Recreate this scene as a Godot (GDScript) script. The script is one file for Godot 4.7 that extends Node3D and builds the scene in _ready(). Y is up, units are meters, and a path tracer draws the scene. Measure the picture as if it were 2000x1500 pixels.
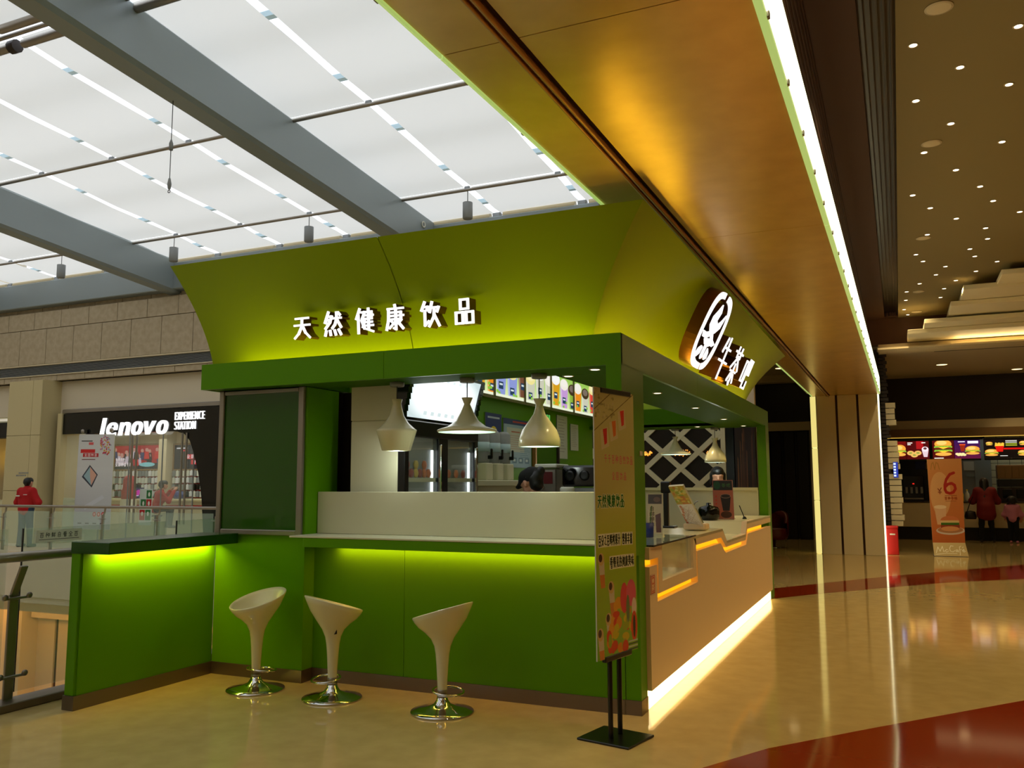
extends Node3D

# ---------------------------------------------------------------- camera, sky, exposure, large lights
func setup_view() -> void:
	var cam := Camera3D.new()
	cam.name = "camera"
	cam.fov = 48.31
	cam.near = 0.05
	cam.far = 200.0
	add_child(cam)
	cam.transform = Transform3D(Basis(Vector3.UP, deg_to_rad(24.2)) * Basis(Vector3.RIGHT, deg_to_rad(6.66)) * Basis(Vector3.BACK, deg_to_rad(-0.18)), Vector3(0, 1.6, 0))
	cam.current = true
	var env := Environment.new()
	env.background_mode = Environment.BG_SKY
	var sm := ProceduralSkyMaterial.new()
	sm.sky_top_color = Color(0.93, 0.96, 1.0)
	sm.sky_horizon_color = Color(0.97, 0.98, 1.0)
	sm.ground_bottom_color = Color(0.4, 0.4, 0.4)
	sm.ground_horizon_color = Color(0.8, 0.8, 0.8)
	sm.sun_angle_max = 1.0
	sm.sky_energy_multiplier = SKY
	sm.ground_energy_multiplier = 0.5
	var sky := Sky.new()
	sky.sky_material = sm
	env.sky = sky
	env.ambient_light_source = Environment.AMBIENT_SOURCE_DISABLED
	env.tonemap_mode = Environment.TONE_MAPPER_LINEAR
	env.tonemap_exposure = 1.0
	env.sdfgi_enabled = true
	env.ssao_enabled = true
	env.ssil_enabled = true
	var we := WorldEnvironment.new()
	we.name = "environment"
	we.environment = env
	add_child(we)

const SKY := 1.29
const WARM := Color(1.0, 0.87, 0.62)
const WARM2 := Color(1.0, 0.72, 0.38)
const COOL := Color(0.95, 1.0, 0.97)

func _ready() -> void:
	setup_view()
	# large area lights: luminous side of the portal beam, shop interiors
	area(Vector3(-0.33, 3.78, -7.0), Vector3(1, 0, 0), 27.0, 0.33, Color(1.0, 0.90, 0.60), 0.30, Vector3.UP)
	area(Vector3(-20.2, 3.05, -19.0), Vector3(0, -1, 0), 6.5, 2.4, COOL, 0.30)
	area(Vector3(3.0, 4.6, -24.2), Vector3(0, -1, 0), 5.0, 1.2, WARM, 0.12)
	area(Vector3(-20.0, -1.53, -15.9), Vector3(0, -1, -0.25), 12.0, 0.9, WARM2, 1.0)
	area(Vector3(-3.6, 4.6, -24.2), Vector3(0, -1, 0), 1.6, 0.5, WARM, 0.06)
	area(Vector3(-3.4, 2.62, -9.0), Vector3(0, -1, 0), 0.9, 4.5, COOL, 0.10)
	materials()
	room()
	skylight()
	portal()
	far_gallery()
	lower_floor()
	kiosk()
	sign_letters()
	service_counter()
	kiosk_inside()
	seating()
	near_railing()
	shop_across()
	hall()
	burger_shop()
	people()

# ---------------------------------------------------------------- helpers
var M := {}
var used := {}

func nm(called: String) -> String:
	if not used.has(called):
		used[called] = 0
		return called
	used[called] += 1
	return "%s_%03d" % [called, used[called]]

func mat(key: String, col: Color, rough := 0.6, metal := 0.0, spec := 0.5) -> StandardMaterial3D:
	var m := StandardMaterial3D.new()
	m.resource_name = key
	m.albedo_color = col
	m.roughness = rough
	m.metallic = metal
	m.metallic_specular = spec
	M[key] = m
	return m

func glow(key: String, col: Color, energy: float) -> StandardMaterial3D:
	var m := mat(key, Color(0.8, 0.8, 0.8), 0.5)
	m.emission_enabled = true
	m.emission = col
	m.emission_energy_multiplier = energy
	return m

func glass(key: String, col: Color, a: float) -> StandardMaterial3D:
	var m := mat(key, Color(col.r, col.g, col.b, a), 0.02)
	m.transparency = BaseMaterial3D.TRANSPARENCY_ALPHA
	return m

func printed(key: String, tex: Texture2D, emit := 0.0, rough := 0.4) -> StandardMaterial3D:
	var m := mat(key, Color.WHITE, rough)
	m.albedo_texture = tex
	m.texture_repeat = false
	if emit > 0.0:
		m.emission_enabled = true
		m.emission = Color.WHITE
		m.emission_operator = BaseMaterial3D.EMISSION_OP_MULTIPLY
		m.emission_texture = tex
		m.emission_energy_multiplier = emit
		m.albedo_color = Color(0.25, 0.25, 0.25)
	return m

func area(at: Vector3, towards: Vector3, w: float, h: float, col: Color, e: float, up := Vector3.ZERO) -> void:
	# e is the energy per square metre
	var l := AreaLight3D.new()
	l.name = nm("panel_light")
	l.area_size = Vector2(w, h)
	l.area_normalize_energy = false
	l.light_color = col
	l.light_energy = e
	l.area_range = 40.0
	l.area_attenuation = 2.0
	l.shadow_enabled = true
	add_child(l)
	var u := up
	if u == Vector3.ZERO:
		u = Vector3(0, 0, 1) if absf(towards.y) > 0.9 else Vector3.UP
	l.transform = Transform3D(Basis.looking_at(towards, u), at)

func spot(at: Vector3, towards: Vector3, angle: float, col: Color, e: float, size := 0.03) -> void:
	var l := SpotLight3D.new()
	l.name = nm("spot_light")
	l.spot_angle = angle
	l.spot_angle_attenuation = 0.6
	l.spot_range = 40.0
	l.spot_attenuation = 2.0
	l.light_color = col
	l.light_energy = e
	l.light_size = size
	l.shadow_enabled = true
	add_child(l)
	l.transform = Transform3D(Basis.looking_at(towards, Vector3(0, 0, 1) if absf(towards.normalized().y) > 0.9 else Vector3.UP), at)

func omni(at: Vector3, col: Color, e: float, size := 0.04) -> void:
	var l := OmniLight3D.new()
	l.name = nm("bulb_light")
	l.omni_range = 40.0
	l.omni_attenuation = 2.0
	l.light_color = col
	l.light_energy = e
	l.light_size = size
	l.shadow_enabled = true
	l.position = at
	add_child(l)

func S() -> SurfaceTool:
	var st := SurfaceTool.new()
	st.begin(Mesh.PRIMITIVE_TRIANGLES)
	return st

func tri(st: SurfaceTool, a: Vector3, b: Vector3, c: Vector3, n: Vector3, ua := Vector2.ZERO, ub := Vector2.ZERO, uc := Vector2.ZERO) -> void:
	var g := (a - c).cross(a - b)
	if g.dot(n) < 0.0:
		var t := b
		b = c
		c = t
		var ut := ub
		ub = uc
		uc = ut
	st.set_uv(ua)
	st.add_vertex(a)
	st.set_uv(ub)
	st.add_vertex(b)
	st.set_uv(uc)
	st.add_vertex(c)

func quad(st: SurfaceTool, a: Vector3, b: Vector3, c: Vector3, d: Vector3, n: Vector3) -> void:
	# uv: a top left, b top right, c bottom right, d bottom left
	tri(st, a, b, c, n, Vector2(0, 0), Vector2(1, 0), Vector2(1, 1))
	tri(st, a, c, d, n, Vector2(0, 0), Vector2(1, 1), Vector2(0, 1))

func bx(st: SurfaceTool, c: Vector3, s: Vector3, bev := 0.0, t := Transform3D.IDENTITY) -> void:
	st.set_smooth_group(-1)
	var h := s * 0.5
	var b := minf(bev, minf(h.x, minf(h.y, h.z)) * 0.9)
	var axes := [Vector3.RIGHT, Vector3.UP, Vector3.BACK]
	for k in 3:
		var n: Vector3 = axes[k]
		var u: Vector3 = axes[(k + 1) % 3]
		var v: Vector3 = axes[(k + 2) % 3]
		var hu := h[(k + 1) % 3] - b
		var hv := h[(k + 2) % 3] - b
		for sg in [-1.0, 1.0]:
			var o: Vector3 = c + n * h[k] * sg
			quad(st, t * (o - u * hu + v * hv), t * (o + u * hu + v * hv), t * (o + u * hu - v * hv), t * (o - u * hu - v * hv), t.basis * (n * sg))
		if b > 0.0:
			for su in [-1.0, 1.0]:
				for sv in [-1.0, 1.0]:
					var p0: Vector3 = c + u * su * h[(k + 1) % 3] + v * sv * hv
					var p1: Vector3 = c + u * su * hu + v * sv * h[(k + 2) % 3]
					var e := n * (h[k] - b)
					quad(st, t * (p0 - e), t * (p0 + e), t * (p1 + e), t * (p1 - e), t.basis * (u * su + v * sv))
	if b > 0.0:
		for sx in [-1.0, 1.0]:
			for sy in [-1.0, 1.0]:
				for sz in [-1.0, 1.0]:
					var q := Vector3(sx, sy, sz)
					tri(st, t * (c + q * Vector3(h.x, h.y - b, h.z - b)), t * (c + q * Vector3(h.x - b, h.y, h.z - b)), t * (c + q * Vector3(h.x - b, h.y - b, h.z)), t.basis * q)

func bb(st: SurfaceTool, lo: Vector3, hi: Vector3, bev := 0.0) -> void:
	bx(st, (lo + hi) * 0.5, (hi - lo).abs(), bev)

func box(called: String, lo: Vector3, hi: Vector3, m: String, parent: Node3D = self, bev := 0.0) -> MeshInstance3D:
	var st := S()
	bb(st, lo, hi, bev)
	return put(called, st, m, parent)

func skew(st: SurfaceTool, xa0: float, xa1: float, za: float, xb0: float, xb1: float, zb: float, y0: float, y1: float) -> void:
	# a bar from za to zb whose sides run between two x positions at either end
	st.set_smooth_group(-1)
	var p := []
	for y in [y0, y1]:
		p.append_array([Vector3(xa0, y, za), Vector3(xa1, y, za), Vector3(xb1, y, zb), Vector3(xb0, y, zb)])
	quad(st, p[0], p[1], p[2], p[3], Vector3.DOWN)
	quad(st, p[4], p[5], p[6], p[7], Vector3.UP)
	quad(st, p[4], p[5], p[1], p[0], Vector3.BACK)
	quad(st, p[7], p[6], p[2], p[3], Vector3.FORWARD)
	quad(st, p[4], p[7], p[3], p[0], Vector3.LEFT)
	quad(st, p[5], p[6], p[2], p[1], Vector3.RIGHT)

func lathe(st: SurfaceTool, prof: Array, seg := 24, t := Transform3D.IDENTITY, crease := 0.9) -> void:
	# prof: Vector2(radius, height) going up along the outside
	for i in prof.size() - 1:
		var a: Vector2 = prof[i]
		var b: Vector2 = prof[i + 1]
		var d := b - a
		var n2 := Vector2(d.y, -d.x).normalized()
		st.set_smooth_group(1)
		for k in seg:
			var p := TAU * k / seg
			var q := TAU * (k + 1) / seg
			var cp := Vector3(cos(p), 0, sin(p))
			var cq := Vector3(cos(q), 0, sin(q))
			var cm := ((cp + cq) * 0.5).normalized()
			var n := t.basis * (cm * n2.x + Vector3.UP * n2.y)
			var v0 := t * (cp * a.x + Vector3.UP * a.y)
			var v1 := t * (cq * a.x + Vector3.UP * a.y)
			var v2 := t * (cq * b.x + Vector3.UP * b.y)
			var v3 := t * (cp * b.x + Vector3.UP * b.y)
			if a.x > 1e-5:
				tri(st, v0, v1, v2, n)
			if b.x > 1e-5:
				tri(st, v0, v2, v3, n)

func frame_of(d: Vector3) -> Basis:
	var y := d.normalized()
	var x := y.cross(Vector3.UP if absf(y.y) < 0.95 else Vector3.RIGHT).normalized()
	return Basis(x, y, x.cross(y))

func tube(st: SurfaceTool, pts: Array, r: float, seg := 10, caps := true) -> void:
	st.set_smooth_group(2)
	var rings := []
	for i in pts.size():
		var d: Vector3 = pts[mini(i + 1, pts.size() - 1)] - pts[maxi(i - 1, 0)]
		var f := frame_of(d)
		var ring := []
		for k in seg:
			var p := TAU * k / seg
			ring.append(pts[i] + (f.x * cos(p) + f.z * sin(p)) * r)
		rings.append(ring)
	for i in pts.size() - 1:
		var mid: Vector3 = (pts[i] + pts[i + 1]) * 0.5
		for k in seg:
			var k2 := (k + 1) % seg
			var n: Vector3 = (rings[i][k] + rings[i][k2] + rings[i + 1][k] + rings[i + 1][k2]) * 0.25 - mid
			tri(st, rings[i][k], rings[i][k2], rings[i + 1][k2], n)
			tri(st, rings[i][k], rings[i + 1][k2], rings[i + 1][k], n)
	if caps:
		st.set_smooth_group(-1)
		for e in [0, pts.size() - 1]:
			var out: Vector3 = pts[0] - pts[1] if e == 0 else pts[e] - pts[e - 1]
			for k in seg:
				tri(st, pts[e], rings[e][k], rings[e][(k + 1) % seg], out)

func prism(st: SurfaceTool, poly: Array, d0: float, d1: float, t := Transform3D.IDENTITY, front := true, sides := true, back := true) -> void:
	# polygon in the xy plane of t, from depth d0 (back) to d1 (front, +z)
	st.set_smooth_group(-1)
	var pv := PackedVector2Array(poly)
	var area2 := 0.0
	var lo := pv[0]
	var hi := pv[0]
	for i in pv.size():
		area2 += pv[i].cross(pv[(i + 1) % pv.size()])
		lo = lo.min(pv[i])
		hi = hi.max(pv[i])
	var idx := Geometry2D.triangulate_polygon(pv)
	var sz := (hi - lo).max(Vector2(1e-6, 1e-6))
	for k in range(0, idx.size(), 3):
		var p := [pv[idx[k]], pv[idx[k + 1]], pv[idx[k + 2]]]
		var uv := []
		for q in p:
			uv.append(Vector2((q.x - lo.x) / sz.x, 1.0 - (q.y - lo.y) / sz.y))
		if front:
			tri(st, t * Vector3(p[0].x, p[0].y, d1), t * Vector3(p[1].x, p[1].y, d1), t * Vector3(p[2].x, p[2].y, d1), t.basis.z, uv[0], uv[1], uv[2])
		if back:
			tri(st, t * Vector3(p[0].x, p[0].y, d0), t * Vector3(p[1].x, p[1].y, d0), t * Vector3(p[2].x, p[2].y, d0), -t.basis.z)
	if sides:
		for i in pv.size():
			var a := pv[i]
			var b := pv[(i + 1) % pv.size()]
			var e := b - a
			var n := Vector2(e.y, -e.x) * signf(area2)
			quad(st, t * Vector3(a.x, a.y, d0), t * Vector3(b.x, b.y, d0), t * Vector3(b.x, b.y, d1), t * Vector3(a.x, a.y, d1), t.basis * Vector3(n.x, n.y, 0))

func put(called: String, st: SurfaceTool, m: String, parent: Node3D = self) -> MeshInstance3D:
	st.generate_normals()
	var o := MeshInstance3D.new()
	o.mesh = st.commit()
	o.material_override = M[m]
	if parent == self:
		o.name = nm(called)
		add_child(o)
	else:
		o.name = called
		parent.add_child(o, true)
	return o

func thing(called: String, label: String, category: String, at := Vector3.ZERO, turn := 0.0, group := "") -> Node3D:
	var o := Node3D.new()
	o.name = nm(called)
	add_child(o)
	o.position = at
	o.rotation.y = turn
	return tag(o, label, category, group)

func tag(o: Node3D, label: String, category: String, group := "") -> Node3D:
	o.set_meta("label", label)
	o.set_meta("category", category)
	if group:
		o.set_meta("group", group)
	return o

func struct(o: Node3D) -> Node3D:
	o.set_meta("kind", "structure")
	return o

func shell(called: String, label := "") -> Node3D:
	var o := Node3D.new()
	o.name = nm(called)
	add_child(o)
	if label:
		o.set_meta("label", label)
	return struct(o)

func twin(o: Node3D, base: String, at: Vector3, turn: float, label: String) -> Node3D:
	var c: Node3D = o.duplicate()
	c.name = nm(base)
	add_child(c)
	c.position = at
	c.rotation.y = turn
	c.set_meta("label", label)
	return c

func board(called: String, tl: Vector3, tr: Vector3, br: Vector3, bl: Vector3, th: float, front: String, edge: String, parent: Node3D = self, pname := "print") -> MeshInstance3D:
	# a flat board with thickness: printed front on a body
	var n := (tr - tl).cross(tl - bl).normalized()
	var st := S()
	st.set_smooth_group(-1)
	var k := -n * th
	quad(st, tl + k, tr + k, br + k, bl + k, -n)
	quad(st, tl, tr, tr + k, tl + k, tl - bl)
	quad(st, bl, br, br + k, bl + k, bl - tl)
	quad(st, tl, bl, bl + k, tl + k, tl - tr)
	quad(st, tr, br, br + k, tr + k, tr - tl)
	var body := put(called, st, edge, parent)
	var f := S()
	f.set_smooth_group(-1)
	quad(f, tl + n * 0.0008, tr + n * 0.0008, br + n * 0.0008, bl + n * 0.0008, n)
	put(pname, f, front, body)
	return body

# ---------------------------------------------------------------- painting of flat prints
class Pic:
	var im: Image
	func _init(w: int, h: int, c: Color) -> void:
		im = Image.create(w, h, false, Image.FORMAT_RGBA8)
		im.fill(c)
	func rect(x: float, y: float, w: float, h: float, c: Color) -> void:
		im.fill_rect(Rect2i(roundi(x), roundi(y), maxi(1, roundi(w)), maxi(1, roundi(h))), c)
	func poly(p: Array, c: Color) -> void:
		var lo := INF
		var hi := -INF
		for q in p:
			lo = minf(lo, q.y)
			hi = maxf(hi, q.y)
		for y in range(maxi(0, floori(lo)), mini(im.get_height(), ceili(hi) + 1)):
			var xs := []
			for i in p.size():
				var a: Vector2 = p[i]
				var b: Vector2 = p[(i + 1) % p.size()]
				if (a.y <= y + 0.5) != (b.y <= y + 0.5):
					xs.append(a.x + (y + 0.5 - a.y) / (b.y - a.y) * (b.x - a.x))
			xs.sort()
			for k in range(0, xs.size() - 1, 2):
				var x0 := roundi(xs[k])
				var x1 := roundi(xs[k + 1])
				if x1 > x0:
					im.fill_rect(Rect2i(x0, y, x1 - x0, 1), c)
	func ell(cx: float, cy: float, rx: float, ry: float, c: Color) -> void:
		for y in range(floori(cy - ry), ceili(cy + ry)):
			var d := (y + 0.5 - cy) / ry
			if absf(d) < 1.0:
				var w := rx * sqrt(1.0 - d * d)
				im.fill_rect(Rect2i(roundi(cx - w), y, maxi(1, roundi(2 * w)), 1), c)
	func line(p: Array, w: float, c: Color) -> void:
		for i in p.size() - 1:
			var a: Vector2 = p[i]
			var b: Vector2 = p[i + 1]
			var n := (b - a).orthogonal().normalized() * w * 0.5
			poly([a + n, b + n, b - n, a - n], c)
		if w > 2.0:
			for q in p:
				ell(q.x, q.y, w * 0.5, w * 0.5, c)
	func grad(x: float, y: float, w: float, h: float, a: Color, b: Color) -> void:
		for k in roundi(h):
			rect(x, y + k, w, 1, a.lerp(b, k / h))
	func tex() -> ImageTexture:
		im.generate_mipmaps()
		return ImageTexture.create_from_image(im)

# strokes of the characters on a field of 100 by 100
const GLYPH := {
	"天": "15,18 85,18;8,45 92,45;50,18 48,50 30,78 8,95;52,48 68,75 92,95",
	"然": "28,5 8,45;20,22 45,22 35,45 10,68;25,35 33,42;18,48 27,54;52,30 95,30;72,8 72,32 62,55 48,68;73,35 95,66;82,10 90,18;14,78 8,95;35,78 38,94;60,78 66,94;82,76 94,94",
	"健": "26,5 8,42;18,30 18,97;36,18 52,18 38,45 52,45 42,75;36,50 50,80 95,94;56,18 88,18 88,44 56,44;50,31 95,31;56,57 90,57;52,70 95,70;72,6 72,84",
	"康": "50,3 52,14;14,16 92,16;18,16 16,60 6,94;32,30 80,30 80,56;24,43 92,43;32,56 80,56;54,20 54,94 44,90;56,58 90,92;52,64 22,88;30,62 40,70;82,60 66,72",
	"饮": "24,4 8,34;16,22 40,22 34,34;24,36 24,90 42,76;60,6 48,42;56,26 92,26 84,42;70,34 68,60 44,94;72,56 94,94",
	"品": "32,8 68,8 68,42 32,42 32,8;10,54 42,54 42,94 10,94 10,54;58,54 90,54 90,94 58,94 58,54",
	"牛": "28,8 14,38;24,28 84,28;8,58 92,58;52,4 52,97",
	"茶": "8,18 92,18;32,6 32,30;68,6 68,30;50,28 8,58;50,28 92,58;20,64 80,64;50,46 50,96 42,90;32,72 18,88;66,72 82,88",
	"吧": "8,22 36,22 36,72 8,72 8,22;50,14 90,14 90,50 50,50;70,14 70,50;50,14 50,86 94,86 94,68",
	"百": "8,12 92,12;48,12 40,32;22,34 78,34 78,94 22,94 22,34;22,62 78,62",
	"分": "38,8 8,50;62,8 92,50;24,52 76,52 72,90 58,86;46,52 38,76 14,96",
	"之": "46,4 54,16;16,26 78,26 20,80;20,78 50,86 94,88",
	"鲜": "24,4 8,28;18,16 42,16 34,28;12,30 44,30 44,66 12,66 12,30;28,30 28,66;12,48 44,48;6,84 48,78;60,8 66,22;88,6 80,22;54,28 94,28;58,50 90,50;50,70 96,70;74,28 74,97",
	"榨": "4,28 40,28;22,4 22,96;22,32 6,66;24,36 40,56;68,2 72,12;46,18 46,30;46,18 94,18 92,28;60,26 48,42;78,26 92,40;62,42 48,66;58,54 94,54;70,54 70,96;70,68 90,68;70,82 92,82",
	"果": "22,8 78,8 78,50 22,50 22,8;22,28 78,28;50,8 50,97;8,62 92,62;48,62 12,92;52,62 88,92",
	"汁": "16,8 28,20;8,32 20,44;8,92 28,60;36,42 94,42;64,6 64,96",
	"营": "8,14 92,14;32,4 32,24;68,4 68,24;10,32 90,32 88,44;10,32 8,44;30,44 70,44 70,60 30,60 30,44;22,70 78,70 78,96 22,96 22,70",
	"养": "30,4 38,14;70,4 62,14;14,20 86,20;20,34 80,34;6,48 94,48;50,20 44,50 10,74;52,50 92,72;38,62 34,80 24,96;62,62 62,96",
	"丰": "14,20 86,20;20,46 80,46;6,72 94,72;50,4 50,97",
	"富": "50,2 50,10;10,14 90,14 88,26;10,14 8,26;22,28 78,28;30,38 70,38 70,52 30,52 30,38;18,60 82,60 82,96 18,96 18,60;50,60 50,96;18,78 82,78",
	"看": "80,4 18,12;18,24 82,24;6,38 94,38;50,8 34,44 8,66;34,48 78,48 78,97 34,97 34,48;34,64 78,64;34,80 78,80",
	"得": "26,4 8,26;30,24 6,52;20,40 20,96;46,8 86,8 86,38 46,38 46,8;46,24 86,24;40,48 94,48;36,62 96,62;76,48 76,94 64,90;48,72 56,84",
	"见": "22,8 78,8 78,60;22,8 22,60;50,22 46,60 14,96;56,56 56,90 92,90 92,74",
	"的": "26,4 20,20;10,20 42,20 42,90 10,90 10,20;10,54 42,54;64,4 52,38;58,24 92,24 88,92 74,88;62,48 74,64",
	"美": "32,2 40,12;68,2 60,12;14,16 86,16;20,30 80,30;10,44 90,44;50,16 50,58;6,60 94,60;50,60 40,78 8,96;54,64 92,94",
	"味": "6,22 34,22 34,72 6,72 6,22;48,24 90,24;40,48 96,48;68,4 68,97;66,50 40,86;70,50 96,84",
	"千": "78,6 20,18;6,46 94,46;50,16 50,97",
	"种": "40,4 10,14;4,32 44,32;24,12 24,96;24,38 4,68;26,40 44,58;52,26 92,26 92,62 52,62 52,26;72,4 72,97",
	"自": "54,2 44,14;22,16 78,16 78,96 22,96 22,16;22,42 78,42;22,68 78,68",
	"全": "50,4 6,44;50,4 94,44;26,46 74,46;24,68 76,68;50,46 50,92;8,93 92,93",
	"国": "10,8 90,8 90,94 10,94 10,8;28,28 72,28;32,50 68,50;26,74 74,74;50,28 50,74",
}

func strokes(ch: String) -> Array:
	var out := []
	for s in GLYPH[ch].split(";"):
		var p := []
		for q in s.split(" "):
			var v = q.split(",")
			p.append(Vector2(float(v[0]), float(v[1])))
		out.append(p)
	return out

func write(pic: Pic, text: String, x: float, y: float, w: float, h: float, gap: float, th: float, c: Color) -> void:
	for i in text.length():
		var ch := text[i]
		if GLYPH.has(ch):
			for s in strokes(ch):
				var p := []
				for q in s:
					p.append(Vector2(x + i * (w + gap) + q.x * 0.01 * w, y + q.y * 0.01 * h))
				pic.line(p, th, c)

func lines_of_print(pic: Pic, x: float, y: float, w: float, n: int, step: float, th: float, c: Color, rng: RandomNumberGenerator) -> void:
	for k in n:
		pic.rect(x, y + k * step, w * rng.randf_range(0.6, 1.0), th, c)

func lettering(called: String, text: String, size: float, depth: float, mono: bool, m: String, parent: Node3D, at: Vector3, skew := 0.0, sx := 1.0, weight := 700) -> MeshInstance3D:
	var tm := TextMesh.new()
	var f := SystemFont.new()
	f.font_names = PackedStringArray(["Droid Sans Mono" if mono else "Droid Sans"])
	f.font_weight = weight
	tm.font = f
	tm.text = text
	tm.font_size = 64
	tm.pixel_size = size / 46.0
	tm.depth = depth
	tm.curve_step = 2.0
	tm.horizontal_alignment = HORIZONTAL_ALIGNMENT_LEFT
	var o := MeshInstance3D.new()
	o.name = called
	o.mesh = tm
	o.material_override = M[m]
	parent.add_child(o, true)
	o.transform = Transform3D(Basis(Vector3(sx, 0, 0), Vector3(skew, 1, 0), Vector3(0, 0, 1)), at)
	return o

# ---------------------------------------------------------------- materials
func noise_tex(seed_: int, freq: float, a: Color, b: Color, size := 512, oct := 4, stretch := false) -> NoiseTexture2D:
	var n := FastNoiseLite.new()
	n.seed = seed_
	n.frequency = freq
	n.fractal_octaves = oct
	var t := NoiseTexture2D.new()
	t.width = size
	t.height = size
	t.seamless = true
	t.noise = n
	var g := Gradient.new()
	g.set_color(0, a)
	g.set_color(1, b)
	t.color_ramp = g
	return t

func textured(key: String, tex: Texture2D, scale: float) -> void:
	var m: StandardMaterial3D = M[key]
	m.albedo_texture = tex
	m.uv1_triplanar = true
	m.uv1_world_triplanar = true
	m.uv1_scale = Vector3.ONE * scale

func materials() -> void:
	mat("floor", Color(0.81, 0.71, 0.47), 0.07)
	textured("floor", noise_tex(3, 0.02, Color(0.93, 0.92, 0.9), Color(1, 1, 1)), 0.4)
	mat("stripe", Color(0.56, 0.18, 0.06), 0.07)
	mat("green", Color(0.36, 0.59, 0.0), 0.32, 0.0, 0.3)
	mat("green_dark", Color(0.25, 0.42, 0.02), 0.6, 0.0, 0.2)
	mat("green_edge", Color(0.12, 0.30, 0.04), 0.25)
	mat("cove", Color(0.56, 0.66, 0.0), 0.34, 0.0, 0.3)
	mat("steel", Color(0.62, 0.59, 0.55), 0.42, 0.9)
	mat("steel_skirt", Color(0.50, 0.45, 0.40), 0.38, 0.85)
	mat("chrome", Color(0.86, 0.86, 0.86), 0.06, 1.0)
	mat("white", Color(0.85, 0.83, 0.70), 0.35)
	mat("white_gloss", Color(0.90, 0.87, 0.70), 0.2)
	mat("grey", Color(0.55, 0.56, 0.56), 0.5)
	mat("beam_grey", Color(0.56, 0.60, 0.61), 0.35, 0.2)
	mat("dark", Color(0.06, 0.055, 0.05), 0.5)
	mat("black", Color(0.02, 0.02, 0.02), 0.3)
	mat("black_gloss", Color(0.03, 0.03, 0.035), 0.1)
	mat("cream", Color(0.86, 0.80, 0.66), 0.6)
	mat("board_cream", Color(0.95, 0.91, 0.78), 0.6)
	mat("cream_wall", Color(0.85, 0.80, 0.70), 0.7)
	mat("stone", Color(0.74, 0.68, 0.57), 0.7)
	textured("stone", noise_tex(8, 0.03, Color(0.9, 0.88, 0.85), Color(1, 1, 1)), 0.3)
	mat("stone_light", Color(0.80, 0.74, 0.56), 0.6)
	mat("joint", Color(0.20, 0.17, 0.13), 0.9)
	mat("gold", Color(0.91, 0.77, 0.48), 0.28, 0.5)
	textured("gold", noise_tex(5, 0.012, Color(0.94, 0.92, 0.9), Color(1, 1, 1)), 0.5)
	mat("gold_trim", Color(0.70, 0.50, 0.26), 0.3, 0.6)
	mat("pillar_panel", Color(0.91, 0.87, 0.75), 0.35)
	mat("groove", Color(0.24, 0.13, 0.09), 0.5)
	mat("hall_ceiling", Color(0.55, 0.49, 0.32), 0.8)
	mat("hall_dark", Color(0.32, 0.20, 0.13), 0.7)
	mat("brown_dark", Color(0.10, 0.045, 0.03), 0.35)
	mat("wood", Color(0.55, 0.42, 0.25), 0.5)
	mat("wood_dark", Color(0.16, 0.10, 0.06), 0.5)
	mat("beige", Color(0.93, 0.82, 0.66), 0.4)
	mat("red", Color(0.72, 0.07, 0.06), 0.5)
	mat("red_dark", Color(0.38, 0.03, 0.03), 0.5)
	mat("bronze", Color(0.42, 0.27, 0.15), 0.28, 0.7)
	mat("paper", Color(0.85, 0.85, 0.80), 0.7)
	mat("pack_white", Color(0.92, 0.92, 0.93), 0.5)
	mat("blue", Color(0.10, 0.18, 0.50), 0.4)
	mat("pink", Color(0.80, 0.50, 0.62), 0.9)
	mat("skin", Color(0.80, 0.58, 0.46), 0.55)
	mat("hair", Color(0.035, 0.025, 0.022), 0.45)
	mat("jeans", Color(0.22, 0.27, 0.36), 0.9)
	mat("dark_cloth", Color(0.05, 0.05, 0.06), 0.9)
	mat("red_cloth", Color(0.70, 0.05, 0.07), 0.85)
	mat("red_coat", Color(0.48, 0.03, 0.04), 0.7)
	mat("grey_cloth", Color(0.25, 0.27, 0.30), 0.9)
	mat("fruit_red", Color(0.65, 0.10, 0.06), 0.4)
	mat("fruit_orange", Color(0.90, 0.45, 0.08), 0.4)
	mat("fruit_yellow", Color(0.88, 0.74, 0.16), 0.4)
	mat("leaf", Color(0.20, 0.42, 0.10), 0.5)
	mat("blind", Color(0.86, 0.83, 0.77), 0.9)
	M["blind"].backlight_enabled = true
	M["blind"].backlight = Color(1.0, 0.985, 0.95)
	mat("glaze_bar", Color(0.72, 0.82, 0.86), 0.4)
	glass("glass", Color(0.90, 0.97, 0.93), 0.08)
	glass("glass_tint", Color(0.80, 0.95, 0.88), 0.16)
	glass("roof_glass", Color(1, 1, 1), 0.05)
	glow("lit_panel", Color(1.0, 0.98, 0.80), 2.2)
	glow("lit_edge", Color(0.78, 0.95, 0.52), 0.5)
	glow("lit_strip", Color(1.0, 0.93, 0.55), 0.8)
	glow("letter_white", Color(1, 1, 1), 1.15)
	glow("lamp_white", Color(1.0, 0.97, 0.9), 4.0)
	glow("lamp_warm", Color(1.0, 0.86, 0.60), 3.0)
	glow("lamp_spot", Color(1.0, 0.93, 0.80), 5.0)
	glow("strip_green", Color(1.0, 0.98, 0.55), 1.5)
	glow("strip_orange", Color(1.0, 0.68, 0.0), 1.2)
	glow("kick", Color(1.0, 0.90, 0.66), 3.0)
	glow("lamp_inner", Color(0.80, 1.0, 0.92), 0.75)
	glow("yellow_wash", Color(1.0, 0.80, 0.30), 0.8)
	glow("fridge_light", Color(0.96, 1.0, 1.0), 1.6)
	glow("lamp_amber", Color(1.0, 0.62, 0.12), 1.4)
	glow("led_red", Color(1.0, 0.08, 0.05), 1.2)
	glow("led_green", Color(0.10, 1.0, 0.35), 0.35)

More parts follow.
